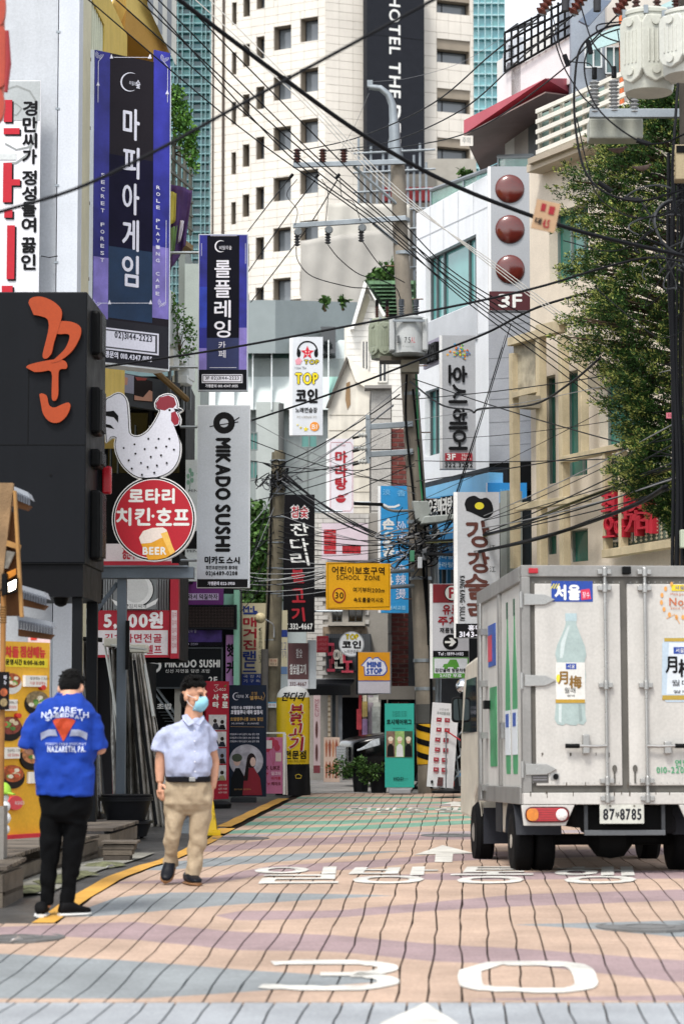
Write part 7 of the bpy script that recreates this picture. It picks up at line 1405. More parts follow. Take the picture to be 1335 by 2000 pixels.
def head(mb, c, f, s=1.0, nose=True):
    """skull, jaw, nose, brow and ears; f is where the face looks"""
    f = Vector(f).normalized(); sd_ = f.cross(Vector((0, 0, 1))).normalized(); up = sd_.cross(f).normalized(); R = Matrix((sd_, f, up)).transposed(); c = Vector(c)
    P = lambda x, y, z: c+R @ Vector((x*s, y*s, z*s))
    ball(mb, P(0, -.012, .035), (.076*s, .094*s, .088*s), R=R); ball(mb, P(0, .018, -.035), (.062*s, .07*s, .078*s), R=R); ball(mb, P(0, .04, -.085), (.036*s, .034*s, .028*s), R=R)
    mb.tube([P(0, .086, .025), P(0, .1, -.008), P(0, .106, -.022)], [.009*s, .012*s, .014*s], 8)
    for x in (-1, 1):
        mb.tube([P(x*.012, .086, .034), P(x*.045, .072, .036)], [.011*s, .01*s], 6); ball(mb, P(x*.042, .06, -.02), (.025*s, .022*s, .02*s), R=R); ball(mb, P(x*.078, -.008, -.006), (.012*s, .02*s, .033*s), R=R)
    mb.tube([P(-.02, .084, -.055), P(0, .09, -.054), P(.02, .084, -.055)], .008*s, 6)
    return P, R
SKN = M('#c08f74', .5, var=.12, sc_=9, spec=.4); HAIR = M('#0b0a09', .6, var=.3, sc_=30, bump=1, bsc=90, spec=.3)
# ---------------------------------------------------------------- man in the blue shirt, back to us
Y = gp(120, 1790).y; g = gp(120, 1788); K = Y/FPX
pa = thing('person', 'man in a blue printed T-shirt and black trousers seen from behind, head bowed', 'person', (g.x, g.y, gz(Y)))
A = lambda u, v, dy=0: at(u, v, Y)+Vector((0, dy, 0))
def rings(F_, rows): return [(F_((l+r)/2, v, dy), ((r-l)/2*K, 0, 0), (0, dep, 0)) for l, r, v, dep, dy in rows]
mb = MB()
loft(mb, rings(A, [(100, 158, 1545, .09, 0), (90, 160, 1470, .1, 0), (82, 172, 1400, .1, 0), (104, 160, 1372, .07, .01)])); mb.tube([A(134, 1382, .01), A(136, 1362, .02), A(137, 1346, .05)], [.09, .078, .07], 12)
P, R = head(mb, A(137, 1345, .07), (.12, .8, -.6), 1.08)
for hx, e, kx, ax in ((78, 60, 98, 92), (180, 194, 142, 132)):
    sgn = -1 if hx < 100 else 1
    mb.tube([A(hx-sgn*12, 1405, 0), A(e-sgn*3, 1440, .0), A(e+sgn*1, 1464, .03), A(e-sgn*4, 1463, .12), A(e-sgn*24, 1452, .3)], [.045, .045, .046, .044, .03], 10); hand(mb, A(e-sgn*24, 1452, .3), (-sgn*.6, .6, .25), (0, 0, 1), (-sgn, .2, 0), .5)
    mb.tube([A(127+sgn*20, 1550), A(kx, 1660), A(ax, 1772)], [.065, .042, .028], 10)
skin(mb.build('body', SKN, pa, 2), .007, 3)
mb = MB(); cc = P(0, -.018, .05); ball(mb, cc, (.087, .1, .088), R=R); ball(mb, P(0, -.05, .0), (.08, .062, .075), R=R)
for k in range(110):
    a = random.uniform(0, 6.28); b_ = random.uniform(-.35, 1.4); d = R @ Vector((math.cos(a)*math.cos(b_), math.sin(a)*math.cos(b_), math.sin(b_))); p = cc+Vector((d.x*.086, d.y*.1, d.z*.087)); mb.tube([p, p+d*.022+Vector((random.uniform(-.012, .012), random.uniform(-.012, .012), -.012))], [.011, .003], 5)
skin(mb.build('hair', HAIR, pa, 2), .007, 2)
BLUS = M('#0c3590', .85, var=.1, sc_=5, bump=.5, bsc=11)
mb = MB(); loft(mb, rings(A, [(112, 158, 1356, .06, .02), (98, 168, 1363, .085, .015), (76, 182, 1375, .115, .005), (63, 190, 1392, .13, 0), (62, 190, 1420, .14, 0), (66, 188, 1460, .14, 0), (70, 185, 1500, .14, 0), (72, 184, 1530, .145, 0), (73, 185, 1553, .147, 0)]), 32)
mb.tube([A(92, 1394), A(74, 1404), A(62, 1432), A(57, 1461, .005)], [.06, .072, .07, .075], 14); mb.tube([A(166, 1396), A(179, 1406), A(189, 1436), A(193, 1466, .005)], [.06, .07, .068, .073], 14)
sh = skin(mb.build('shirt', BLUS, pa, 2), .009, 4, .02)
mb = MB(); ncol = [A(135+24*math.cos(t*.35), 1357-2+1.2*math.sin(t*.35), .02-.055*math.sin(t*.35)) for t in range(19)]; mb.tube(ncol, .008, 6); mb.build('collar', M('#0f3a92', .75), pa, True)
mb = MB(); loft(mb, rings(A, [(80, 178, 1535, .115, 0), (77, 181, 1560, .125, 0), (80, 178, 1590, .12, 0), (90, 168, 1606, .09, 0)]))
for t in ([(104, 1575, 0), (100, 1620, 0), (98, 1665, 0), (94, 1715, .01), (92, 1768, .01)], [(151, 1575, 0), (147, 1620, 0), (142, 1665, 0), (136, 1715, .01), (131, 1768, .01)]): mb.tube([A(*p) for p in t], [.09, .08, .068, .06, .052], 16)
skin(mb.build('trousers', M('#07080a', .9, var=.15, spec=.1), pa, 2), .009, 4, .014)
gzf = gz(Y); SHB = M('#0b0b0d', .7); SOL = M('#c9c9c6', .6)
q = A(86, 1786); shoe('shoe', (q.x-.01, Y-.13, gzf), (q.x-.02, Y+.13, gzf), .1, .085, SHB, SOL, pa); q0, q1 = A(118, 1786), A(168, 1786); shoe('shoe', (q0.x, Y-.04, gzf), (q1.x+.02, Y+.1, gzf), .1, .085, SHB, SOL, pa)
FT_ = Face(60, 1360, 195, 1560, Y-.3); PR = M('#c3cbe0', .6, var=.1); PRO = M('#d9542f', .6)
def print_on(ob):
    if not ob: return
    q_ = ob.modifiers.new('cut', 'SUBSURF'); q_.subdivision_type = 'SIMPLE'; q_.levels = q_.render_levels = 3 if 'letter' not in ob.name else 1
    w_ = ob.modifiers.new('wrap', 'SHRINKWRAP'); w_.target = sh; w_.wrap_method = 'PROJECT'; w_.use_project_x = False; w_.use_project_y = True; w_.use_project_z = False; w_.use_positive_direction = True; w_.use_negative_direction = False; w_.offset = .006; w_.wrap_mode = 'OUTSIDE_SURFACE' if 'OUTSIDE_SURFACE' in ('OUTSIDE_SURFACE',) else 'ON_SURFACE'
pk = Y/(Y-.3)
def arch(txt, v, h_, u0, u1, rise):
    n = len(txt)
    for i, ch in enumerate(txt):
        if ch == ' ': continue
        t = (i+.5)/n*2-1; u = (u0+u1)/2+t*(u1-u0)/2; vv = v-rise*(1-t*t)+rise; w_ = (u1-u0)/n*.42; print_on(FT_.text(ch, u-w_, vv, u+w_, vv+h_, PR, pa, lift=0, bold=.4, name='printed_letter'))
arch('NAZARETH', 1380, 11, 74, 168, 14); arch('SPEEDWAY', 1393, 7, 83, 159, 10)
print_on(FT_.poly([(97, 1408), (103, 1404), (119, 1402), (136, 1404), (142, 1408), (119, 1449)], PRO, 'printed_badge', pa, 0, -.001))
for s_ in (-1, 1): print_on(FT_.poly([(119+s_*16, 1425), (119+s_*30, 1425), (119+s_*46, 1432), (119+s_*45, 1446), (119+s_*30, 1437), (119+s_*12, 1438)], PR, 'printed_ribbon', pa, 0, -.001))
print_on(FT_.text('PENNSYLVANIA SPEEDWAY', 84, 1451, 163, 1456, PR, pa, lift=0, name='printed_letter')); print_on(FT_.text('NAZARETH, PA.', 88, 1458, 162, 1471, PR, pa, lift=0, bold=.5, name='printed_letter'))
ph = thing('smartphone', 'dark smartphone held before the man in blue', 'phone', A(127, 1440, .4)); mb = MB(); c = A(127, 1440, .4); mb.obox(c+Vector((-.036, 0, -.05)), (.072, 0, 0), (0, .07, .11), (0, .008, -.005)); mb.build('case', BLK, ph, bevel=.003)
# ---------------------------------------------------------------- walking man in the white shirt
Y = gp(376, 1728).y; g = gp(376, 1728); K = Y/FPX; gzf = gz(Y)
pb = thing('person', 'walking man in a pale short-sleeved shirt, khaki trousers and light blue face mask', 'person', (g.x, g.y, gzf))
A = lambda u, v, dy=0: at(u, v, Y)+Vector((0, dy, 0))
mb = MB(); loft(mb, rings(A, [(335, 400, 1530, .1, 0), (334, 404, 1470, .11, 0), (334, 400, 1425, .1, 0), (358, 394, 1405, .07, 0)])); mb.tube([A(377, 1415), A(378, 1398, 0), A(380, 1378, -.005)], [.085, .075, .07], 12)
P, R = head(mb, A(379, 1360, -.01), (.82, -.56, -.06), 1.16)
mb.tube([A(336, 1432), A(320, 1450), A(314, 1484, .01), A(313, 1505, 0), A(313, 1528, -.02)], [.045, .05, .048, .043, .033], 11); hand(mb, A(313, 1527, -.02), (.04, -.12, -1), (.75, -.65, 0), (.5, .6, 0), .3, 1.05)
mb.tube([A(398, 1432, .03), A(411, 1458, .08), A(417, 1490, .12), A(416, 1515, .1), A(413, 1540, .07)], [.045, .045, .045, .04, .032], 11); hand(mb, A(413, 1540, .07), (-.05, -.1, -1), (-.3, -.9, 0), (-.7, .3, 0), .4)
mb.tube([A(348, 1540), A(338, 1640), A(333, 1690, .1)], [.07, .045, .03], 10); mb.tube([A(390, 1540), A(388, 1640), A(374, 1710)], [.07, .045, .03], 10)
skin(mb.build('body', SKN, pb, 2), .007, 3)
for x in (-1, 1): mb = MB(); ball(mb, P(x*.03, .082, .012), (.015, .009, .007), R=R); mb.build('eye', M('#1a1614', .2), pb, 2)
mb = MB(); ball(mb, P(0, -.022, .056), (.09, .105, .09), R=R); ball(mb, P(0, -.05, -.015), (.086, .062, .09), R=R); ball(mb, P(0, .055, .088), (.072, .036, .024), R=R)
for k in range(90):
    a = random.uniform(0, 6.28); b_ = random.uniform(.1, 1.3); d = R @ Vector((math.cos(a)*math.cos(b_), math.sin(a)*math.cos(b_), math.sin(b_))); p = P(0, -.01, .06)+Vector((d.x*.09, d.y*.1, d.z*.095)); mb.tube([p, p+d*.02+Vector((0, 0, .004))], [.016, .003], 5)
mb.tube([A(385, 1332, -.02), A(390, 1324, -.02), A(397, 1321, -.02)], [.035, .032, .012], 8)
skin(mb.build('hair', HAIR, pb, 2), .007, 2)
mb = MB(); rows = []
for z, yy, wx in ((.004, .106, .03), (-.02, .12, .05), (-.055, .118, .058), (-.09, .095, .05), (-.108, .07, .03)):
    for i in range(9): t = i/8*2-1; rows.append(P(t*wx*1.15, yy-.055*t*t*(1.0), z))
mb.add(rows, [(j*9+i, j*9+i+1, (j+1)*9+i+1, (j+1)*9+i) for j in range(4) for i in range(8)]); o = mb.build('face_mask', M('#8cc3d6', .8, var=.06), pb, 2); s_ = o.modifiers.new('thick', 'SOLIDIFY'); s_.thickness = .004
for x in (-1, 1):
    mb = MB(); mb.tube([P(x*.055, .07, -.01), P(x*.076, .03, 0), P(x*.083, 0, .012)], .0022, 5); mb.tube([P(x*.05, .06, -.085), P(x*.074, .02, -.055), P(x*.083, -.005, -.02)], .0022, 5); mb.build('mask_loop', WHT, pb)
SHW = M('#a2a9c2', .8, var=.07, sc_=5, bump=.5, bsc=12); mb = MB()
loft(mb, rings(A, [(362, 394, 1402, .07, 0), (345, 402, 1409, .095, 0), (322, 409, 1417, .115, 0), (318, 412, 1436, .135, -.005), (323, 412, 1460, .145, -.015), (325, 413, 1490, .155, -.025), (326, 412, 1508, .155, -.02), (328, 409, 1520, .14, -.01)]), 32)
mb.tube([A(342, 1424), A(327, 1430), A(317, 1447), A(311, 1468, -.005)], [.055, .062, .064, .07], 14); mb.tube([A(398, 1424, .02), A(408, 1438, .05), A(413, 1466, .09)], [.055, .062, .064], 14)
skin(mb.build('shirt', SHW, pb, 2), .009, 3, .022)
mb = MB(); mb.prism([A(356, 1398, -.03), A(366, 1395, -.07), A(383, 1412, -.16), A(371, 1419, -.15), A(358, 1406, -.08)], (0, -.012, .004)); mb.prism([A(398, 1397, -.02), A(394, 1400, -.07), A(384, 1413, -.16), A(392, 1418, -.15), A(401, 1404, -.06)], (0, -.012, .004)); ob = mb.build('collar', SHW, pb, bevel=.004); ob['kind'] = 'stuff' if 0 else ''
del ob['kind']
mb = MB()
for v in (1427, 1447, 1467, 1487, 1506): ball(mb, A(382+(v-1420)*.02, v, -.165-(.02 if v > 1450 else 0)), (.006, .003, .006), 8, 5)
ob = mb.build('button', M('#e2e2e6', .4), pb, 2); ob['kind'] = 'stuff'
BLT = M('#17161a', .4); mb = MB(); loft(mb, rings(A, [(325, 411, 1516, .145, -.01), (324, 412, 1517, .15, -.01), (324, 412, 1526, .15, -.008), (325, 411, 1527, .145, -.008)]), 32); mb.build('belt', BLT, pb, True); mb = MB(); c = A(378, 1521, -.162); mb.box(c.x-.025, c.x+.025, c.y-.006, c.y+.006, c.z-.017, c.z+.017); mb.build('belt_buckle', CHR, pb, bevel=.003)
KHA = M('#a08f77', .8, var=.1, sc_=4, bump=.5, bsc=12); mb = MB()
loft(mb, rings(A, [(326, 410, 1522, .135, -.005), (322, 414, 1545, .14, 0), (322, 416, 1570, .135, 0), (330, 410, 1582, .11, 0), (352, 386, 1590, .07, 0)]), 30)
mb.tube([A(345, 1562), A(341, 1600, -.01), A(337, 1636, -.03), A(334, 1662, .02), A(332, 1692, .1)], [.094, .082, .07, .062, .058], 16); mb.tube([A(394, 1562), A(391, 1602), A(387, 1640), A(381, 1675), A(374, 1712, .0)], [.094, .08, .07, .066, .064], 16)
skin(mb.build('trousers', KHA, pb, 2), .009, 2, .02)
SB = M('#14161c', .35); q = A(376, 1726); shoe('shoe', (q.x-.05, Y+.09, gzf), (q.x+.055, Y-.17, gzf), .105, .085, SB, M('#7d5a3c', .6), pb)
h_, t_ = A(332, 1694, .14), A(324, 1724, -.07); shoe('shoe', h_, t_, .1, .08, SB, M('#7d5a3c', .6), pb, up=(0, -.7, .7))
# ================================================================== poles
PC = M('#8d8579', .9, var=.25, sc_=3, bump=.3, streak=.3)
def polep(pts, Y): return [at(u, v, Y) for u, v in pts]
Yp = 43.6
mp = thing('utility_pole', 'main leaning concrete utility pole with transformers and yellow-black base wrap', 'pole', Vector((at(838, 1548, Yp).x, Yp, gz(Yp))))
pp = polep(((838, 1556), (836, 1450), (829, 1300), (815, 1000), (800, 760), (783, 500), (776, 318)), Yp); mb = MB(); mb.tube(pp, [.205, .2, .19, .17, .155, .14, .13], 20); mb.build('shaft', PC, mp, True)
mb = MB(); mb.tube(polep(((776, 322), (772, 300), (769, 240)), Yp), [.125, .11, .1], 14); mb.tube(polep(((769, 245), (766, 205), (758, 185), (742, 172), (720, 170)), Yp), [.085, .07, .065, .06, .055], 12); mb.build('steel_top', GALV, mp, True)
mb = MB(); mb.box(*(lambda c: (c.x-.05, c.x+.05, c.y-.05, c.y+.05, c.z-.02, c.z+.1))(at(722, 168, Yp))); mb.build('end_cap', GALV, mp)
for v0, v1, m_ in ((1414, 1492, '#c79a1c'), (1375, 1412, '#4a4a48')):
    f = lambda v: at(829+(v-1300)*.0415, v, Yp); mb = MB(); mb.tube([f(v1), f(v0)], [.212, .207], 24); mb.build('wrap', M(m_, .6, var=.2), mp, True)
for k in range(3):
    v = 1420+k*27; mb = MB(); n = 10; vs = []
    for i in range(n+1):
        a = math.pi*(1.05+.9*i/n); c = at(829+(v-1300)*.0415, v, Yp); up = -.16*i/n+.08; vs += [Vector((c.x+.216*math.cos(a), c.y+.216*math.sin(a), c.z+up)), Vector((c.x+.216*math.cos(a), c.y+.216*math.sin(a), c.z+up-.1))]
    mb.add(vs, [(2*i, 2*i+2, 2*i+3, 2*i+1) for i in range(n)]); mb.build('black_stripe', BLK, mp)
for v in (1130, 1290, 1345, 1020, 770, 705, 495, 430): mb = MB(); u = 776+(v-318)*.0575 if v < 1000 else 815+(v-1000)*.046; c = at(u, v, Yp); mb.lathe(c, [(.2 if v > 900 else .165, -.03), (.2 if v > 900 else .165, .03)], 18); mb.build('band', GALV, mp, True)
for pts, r, m_ in ((((848, 1000), (852, 1200), (855, 1340), (850, 1540)), .055, GALV), (((822, 1060), (840, 1300), (842, 1540)), .025, BLK), (((806, 760), (828, 1000), (836, 1260)), .02, BLK), (((812, 720), (818, 900), (826, 990)), .018, M('#2f7a4f', .5)), (((795, 700), (792, 820), (806, 960), (812, 1040)), .022, BLK)): mb = MB(); mb.tube(cat_rom([at(*p, Yp-.25) for p in pts], 6), r, 8); mb.build('conduit', m_, mp, True)
for v in range(520, 1300, 65):
    u = 776+(v-318)*.0575 if v < 1000 else 815+(v-1000)*.046; mb = MB(); c = at(u, v, Yp); s_ = 1 if (v//65) % 2 else -1; mb.tube([c, c+Vector((s_*.32, -.05, 0))], .012, 6); mb.build('step_bolt', M('#6e5544', .7), mp)
def insulator(par, c, col, r=.06, h=.26, n=5, tilt=(0, 0, 1), mat=None):
    t = Vector(tilt).normalized(); mb = MB(); c = Vector(c); P_, R_ = [], []
    for i in range(n): b_ = i/n*h; P_ += [c+t*b_, c+t*(b_+h/n*.45), c+t*(b_+h/n*.5), c+t*(b_+h/n*.95)]; R_ += [r*.5, r, r, r*.5]
    P_.append(c+t*h); R_.append(r*.4); mb.tube(P_, R_, 12); return mb.build('insulator', mat or M(col, .25, spec=.7), par, True)
def xarm(a, b_, sz=.045, name='crossarm', par=mp, mat=GALV):
    a, b_ = Vector(a), Vector(b_); mb = MB(); mb.obox(a+Vector((0, -.04, -sz)), b_-a, (0, .08, 0), (0, 0, sz*2)); return mb.build(name, mat, par, bevel=.006)
xarm(at(572, 323, Yp-.2), at(792, 316, Yp-.2)); xarm(at(572, 441, Yp-.2), at(792, 426, Yp-.2))
for u in (580, 630, 671): insulator(mp, at(u, 319, Yp-.2), '#4a2a22', .075, .27); mb = MB(); mb.tube([at(u-8, 340, Yp-.25), at(u-15, 348, Yp-.25)], .03, 8); mb.build('dead_end_clamp', BLK, mp, True)
for u, v in ((580, 445), (640, 441), (705, 437)): insulator(mp, at(u, v+4, Yp-.2), '#3a3a3c', .06, .3, 6, (0, 0, -1)); mb = MB(); mb.lathe(at(u+2, v+8, Yp-.28), [(.06, -.03), (.075, 0), (.06, .03)], 14, 'y'); mb.build('pulley', M('#6e7274', .4, .5), mp, True)
for a, b_ in (((690, 325), (774, 398)), ((728, 436), (778, 478))): mb = MB(); mb.tube([at(*a, Yp-.15), at(*b_, Yp-.1)], .03, 6); mb.build('brace', GALV, mp)
# transformers
def transformer(name, label, u0, v0, u1, v1, Y, col, txt=None):
    k = Y/FPX; c = at((u0+u1)/2, v1, Y); r = (u1-u0)/2*k; h = (v1-v0)*k; o = thing(name, label, 'transformer', c); m_ = M(col, .45, var=.1, streak=.1)
    mb = MB(); mb.lathe(c, [(r*.9, 0), (r*.93, .03), (r*.95, .05), (r*.95, h*.93), (r, h*.93), (r, h*.97), (r*.9, h), (r*.3, h*1.02)], 30); mb.build('tank', m_, o, True)
    for a in (-2.35, -1.45, -.55):
        d = Vector((math.cos(a), math.sin(a), 0)); s_ = Vector((-d.y, d.x, 0)); p = c+d*r*.9; mb = MB(); w_ = r*.52
        mb.prism([p+s_*x*w_+Vector((0, 0, z*h)) for x, z in ((-.7, .12), (0, .06), (.7, .12), (1, .22), (1, .78), (.7, .88), (-.7, .88), (-1, .78), (-1, .22))], d*r*.22); f = mb.build('radiator_panel', m_, o, bevel=.012)
        for z in (.2, .8): mb = MB(); mb.tube([p+d*r*.2+Vector((0, 0, z*h)), p+d*r*.3+Vector((0, 0, z*h))], r*.16, 14); mb.build('boss', m_, f, True)
        for x in (-.5, -.17, .17, .5): mb = MB(); mb.tube([p+d*r*.23+s_*x*w_+Vector((0, 0, .3*h)), p+d*r*.23+s_*x*w_+Vector((0, 0, .7*h))], r*.035, 6); mb.build('groove_rib', m_, f)
    for k2 in range(6): a = k2*1.05+.3; q = c+Vector((math.cos(a)*r*.98, math.sin(a)*r*.98, h*.9)); mb = MB(); mb.box(q.x-.02, q.x+.02, q.y-.02, q.y+.02, q.z, q.z+h*.1); mb.build('lid_clamp', GALV, o)
    for x in (-.45, .35): insulator(o, c+Vector((x*r, 0, h)), '#3f211c' if txt is None else '#4a4f54', r*.17, h*.32, 6); mb = MB(); mb.tube([c+Vector((x*r, 0, h*1.3)), c+Vector((x*r, 0, h*1.48))], r*.13, 8); mb.build('bushing_cap', BLK, o, True)
    return o
transformer('pole_transformer', 'olive grey pole transformer left of the main pole', 722, 622, 772, 702, Yp-.5, '#8f9684')
k = (Yp-1)/FPX; c = at(797, 694, Yp-.95); r = 34*k; h = 76*k; o = thing('pole_transformer', 'pale grey transformer marked 75AL in front of the main pole', 'transformer', c); mb = MB(); TP = M('#b9bdbe', .45, var=.08, streak=.1)
mb.lathe(c, [(r*.86, 0), (r*.95, .02), (r*.95, h*.92), (r*1.02, h*.92), (r*1.02, h*.96), (r*.8, h)], 30); mb.build('tank', TP, o, True)
for x in (-.4, .45): insulator(o, c+Vector((x*r, 0, h)), '#555a60', .06, .22); mb = MB(); mb.tube([c+Vector((x*r, 0, h+.2)), c+Vector((x*r, 0, h+.32))], .05, 8); mb.build('bushing_cap', M('#3d4248', .5), o, True)
F = Face(763, 618, 831, 694, Yp-.95-r); F.text('75', 789, 659, 801, 670, BK, o, lift=.03); F.text('AL', 802, 659, 810, 670, M('#b0323a', .5), o, lift=.04); F.text('kepco', 786, 675, 808, 680, GR if 'GR' in globals() else BK, o, lift=.035); F.box(775, 655, 780, 668, .02, -.05, M('#5b5e60', .5), 'name_plate', o); F.box(767, 624, 829, 628, .03, -.02, GALV, 'strap', o)
for s_ in (-1, 1): mb = MB(); q = c+Vector((s_*r*.95, 0, h*.5)); mb.box(q.x-.05, q.x+.05, q.y-.25, q.y+.1, q.z-.3, q.z+.3); mb.build('radiator_panel', TP, o, bevel=.03)
mb = MB(); q = at(795, 700, Yp-.5); mb.box(q.x-.5, q.x+.35, q.y-.3, q.y+.2, q.z-.08, q.z); mb.build('transformer_platform', M('#5b564d', .7), mp); mb = MB(); mb.box(q.x-.12, q.x+.2, q.y-.4, q.y-.1, q.z-.3, q.z-.08); mb.build('cut_out_box', M('#857f70', .6), mp)
# bracket arms and racks
for v in (832, 886): xarm(at(716, v+2, Yp-.2), at(806, v-4, Yp-.2), .05, 'bracket_arm')
xarm(at(714, 815, Yp-.25), at(722, 815, Yp-.25), .04, 'rack_top'); mb = MB(); a = at(718, 905, Yp-.25); b_ = at(718, 812, Yp-.25); mb.obox(a+Vector((-.04, -.03, 0)), (.08, 0, 0), (0, .06, 0), b_-a); mb.build('rack', GALV, mp)
for v in (850, 876, 902): insulator(mp, at(716, v, Yp-.3), '#b9bab6', .05, .16, 3, (-1, 0, 0)); mb = MB(); mb.tube([at(700, v+3, Yp-.3), at(688, v+6, Yp-.3)], .025, 6); mb.build('clamp', BLK, mp)
o = thing('street_lamp', 'flat black LED street lamp head on a curved silver arm', 'street lamp', at(800, 997, Yp-.2)); mb = MB(); mb.tube(cat_rom([at(806, 997, Yp-.2), at(770, 998, Yp-.3), at(752, 992, Yp-.35), at(744, 986, Yp-.4)], 6), .025, 8); mb.build('arm', CHR, o, True); mb = MB(); a = at(690, 980, Yp-.45); mb.obox(a, (.53, 0, -.02), (0, .14, 0), (0, 0, -.05)); mb.build('lamp_head', BLK, o, bevel=.01)
o = thing('street_lamp', 'grey wedge-shaped lamp housing on the right of the main pole', 'street lamp', at(830, 1015, Yp-.4)); mb = MB(); mb.prism([at(803, 978, Yp-.5), at(836, 978, Yp-.5), at(842, 1000, Yp-.5), at(832, 1024, Yp-.5), at(812, 1016, Yp-.5)], (0, .3, 0)); mb.build('back_box', M('#8f9490', .5, var=.2), o, bevel=.02); mb = MB(); mb.prism([at(820, 1024, Yp-.7), at(828, 1008, Yp-.7), at(893, 1003, Yp-.7), at(892, 1012, Yp-.7), at(860, 1020, Yp-.7)], (0, .35, 0)); mb.build('hood', M('#9aa09c', .45, var=.2), o, bevel=.02)
mb = MB(); a = at(768, 1122, Yp); o2 = None
# tangle of spare cable on the main pole
o = thing('cable_tangle', 'knot of coiled black and grey spare cable on the main pole', 'cable bundle', at(820, 1100, Yp-.3))
for k in range(34):
    c = at(random.gauss(812, 26), random.gauss(1066, 17), Yp-.3-random.random()*.3); a, b_ = random.uniform(.1, .42), random.uniform(.05, .22); ph_ = random.uniform(0, 6); pts = [c+Vector((a*math.cos(ph_+t*.5)+.05*math.sin(t), .08*math.sin(t), b_*math.sin(ph_+t*.62))) for t in range(random.randint(7, 15))]; mb = MB(); mb.tube(cat_rom(pts, 4), random.choice((.008, .012, .016)), 5); mb.build('loop', random.choice((CABL, CABL, CABL, M('#7f7f80', .5), M('#3a3d42', .5))), o)
for u, v, m_ in ((815, 1088, '#a8acb0'), (800, 1075, '#3f7a5c'), (824, 1072, '#5a5d62')): F = Face(u, v, u+8, v+20, Yp-.7); F.box(u, v, u+9, v+22, 0, -.1, M(m_, .5), 'splice_box', o, .01)
# ---------------------------------------------------------------- leaning left pole
Yl = 45.5; lp = thing('utility_pole', 'shorter weathered concrete pole leaning left of the black sign', 'pole', Vector((at(528, 1545, Yl).x, Yl, gz(Yl))))
mb = MB(); mb.tube(polep(((527, 1560), (531, 1350), (537, 1100), (543, 930), (544, 884)), Yl), [.17, .165, .15, .135, .13], 18); mb.tube(polep(((544, 893), (544.5, 880)), Yl), [.1, .085], 14); mb.build('shaft', M('#77705f', .9, var=.35, sc_=4, bump=.4, streak=.35), lp, True)
mb = MB(); mb.tube(polep(((517, 1268), (516, 1400), (514, 1555)), Yl-.2), .07, 12); mb.build('riser_pipe', M('#6d6a66', .7, var=.3), lp, True); mb = MB(); mb.tube(polep(((531, 920), (527, 1100), (518, 1330)), Yl-.16), .02, 6); mb.build('conduit', BLK, lp)
for v in (900, 942, 965, 1010, 1060, 1110, 1160, 1250): mb = MB(); mb.lathe(at(544-(v-884)*.03, v, Yl), [(.16, -.012), (.16, .012)], 16); mb.build('band', GALV, lp, True)
for k in range(14): mb = MB(); c = at(random.gauss(540, 14), random.gauss(930, 12), Yl-.2); mb.tube(cat_rom([c+Vector((random.uniform(-.18, .18), random.uniform(-.1, .1), random.uniform(-.15, .15))) for _ in range(6)], 4), .011, 5); mb.build('spare_loop', random.choice((CABL, M('#4a4c50', .5))), lp)
o = thing('globe_lamp', 'cream globe lamp on a thin bracket beside the leaning pole', 'lamp', at(508, 1218, Yl-.6)); mb = MB(); c = at(508, 1207, Yl-.6); ball(mb, c, (.1, .1, .1)); mb.build('globe', M('#d8c9a0', .35), o, 2); mb = MB(); mb.tube(cat_rom([c+Vector((.08, 0, -.02)), at(525, 1214, Yl-.4), at(534, 1222, Yl-.2), at(535, 1245, Yl-.18)], 5), .012, 6); mb.build('bracket', M('#c9ccd0', .4), o, True)
# ---------------------------------------------------------------- near pole at the right edge
Yn = 25.0; np_ = thing('utility_pole', 'dark cable-wrapped pole at the right edge behind the truck', 'pole', Vector((at(1370, 1400, Yn).x, Yn, gz(Yn)))); a = np_.location
mb = MB(); mb.tube([(a.x, a.y, a.z), (a.x-.03, a.y, 9.5)], [.16, .13], 18); mb.build('shaft', M('#45413c', .9, var=.3), np_, True)
for k in range(9): mb = MB(); x0 = a.x-.3+k*.035; mb.tube(cat_rom([Vector((x0+.02*math.sin(z*1.7+k), a.y-.17-.02*(k % 3), z)) for z in (1.2, 2.6, 4, 5.2, 6.3, 7.4)], 5), random.choice((.014, .02, .028)), 6); mb.build('riser_cable', CABL, np_, True)
F = Face(1325, 1030, 1345, 1070, Yn-.4); F.box(1328, 1034, 1350, 1070, 0, -.1, M('#a9b09c', .5), 'junction_box', np_, .01)
o = thing('cable_tangle', 'dense tangle of black cable and splice sleeves at the right edge', 'cable bundle', at(1318, 480, Yn-.6))
for k in range(30):
    c = at(random.gauss(1322, 30), random.gauss(455, 50), Yn-.5-random.random()*.4); aa, bb = random.uniform(.08, .3), random.uniform(.1, .35); ph_ = random.uniform(0, 6); mb = MB(); mb.tube(cat_rom([c+Vector((aa*math.cos(ph_+t*.5), .1*math.sin(t*.7), bb*math.sin(ph_*2+t*.45))) for t in range(random.randint(5, 12))], 4), random.choice((.006, .009, .014)), 5); mb.build('loop', random.choice((CABL, CABL, M('#3f4144', .5))), o)
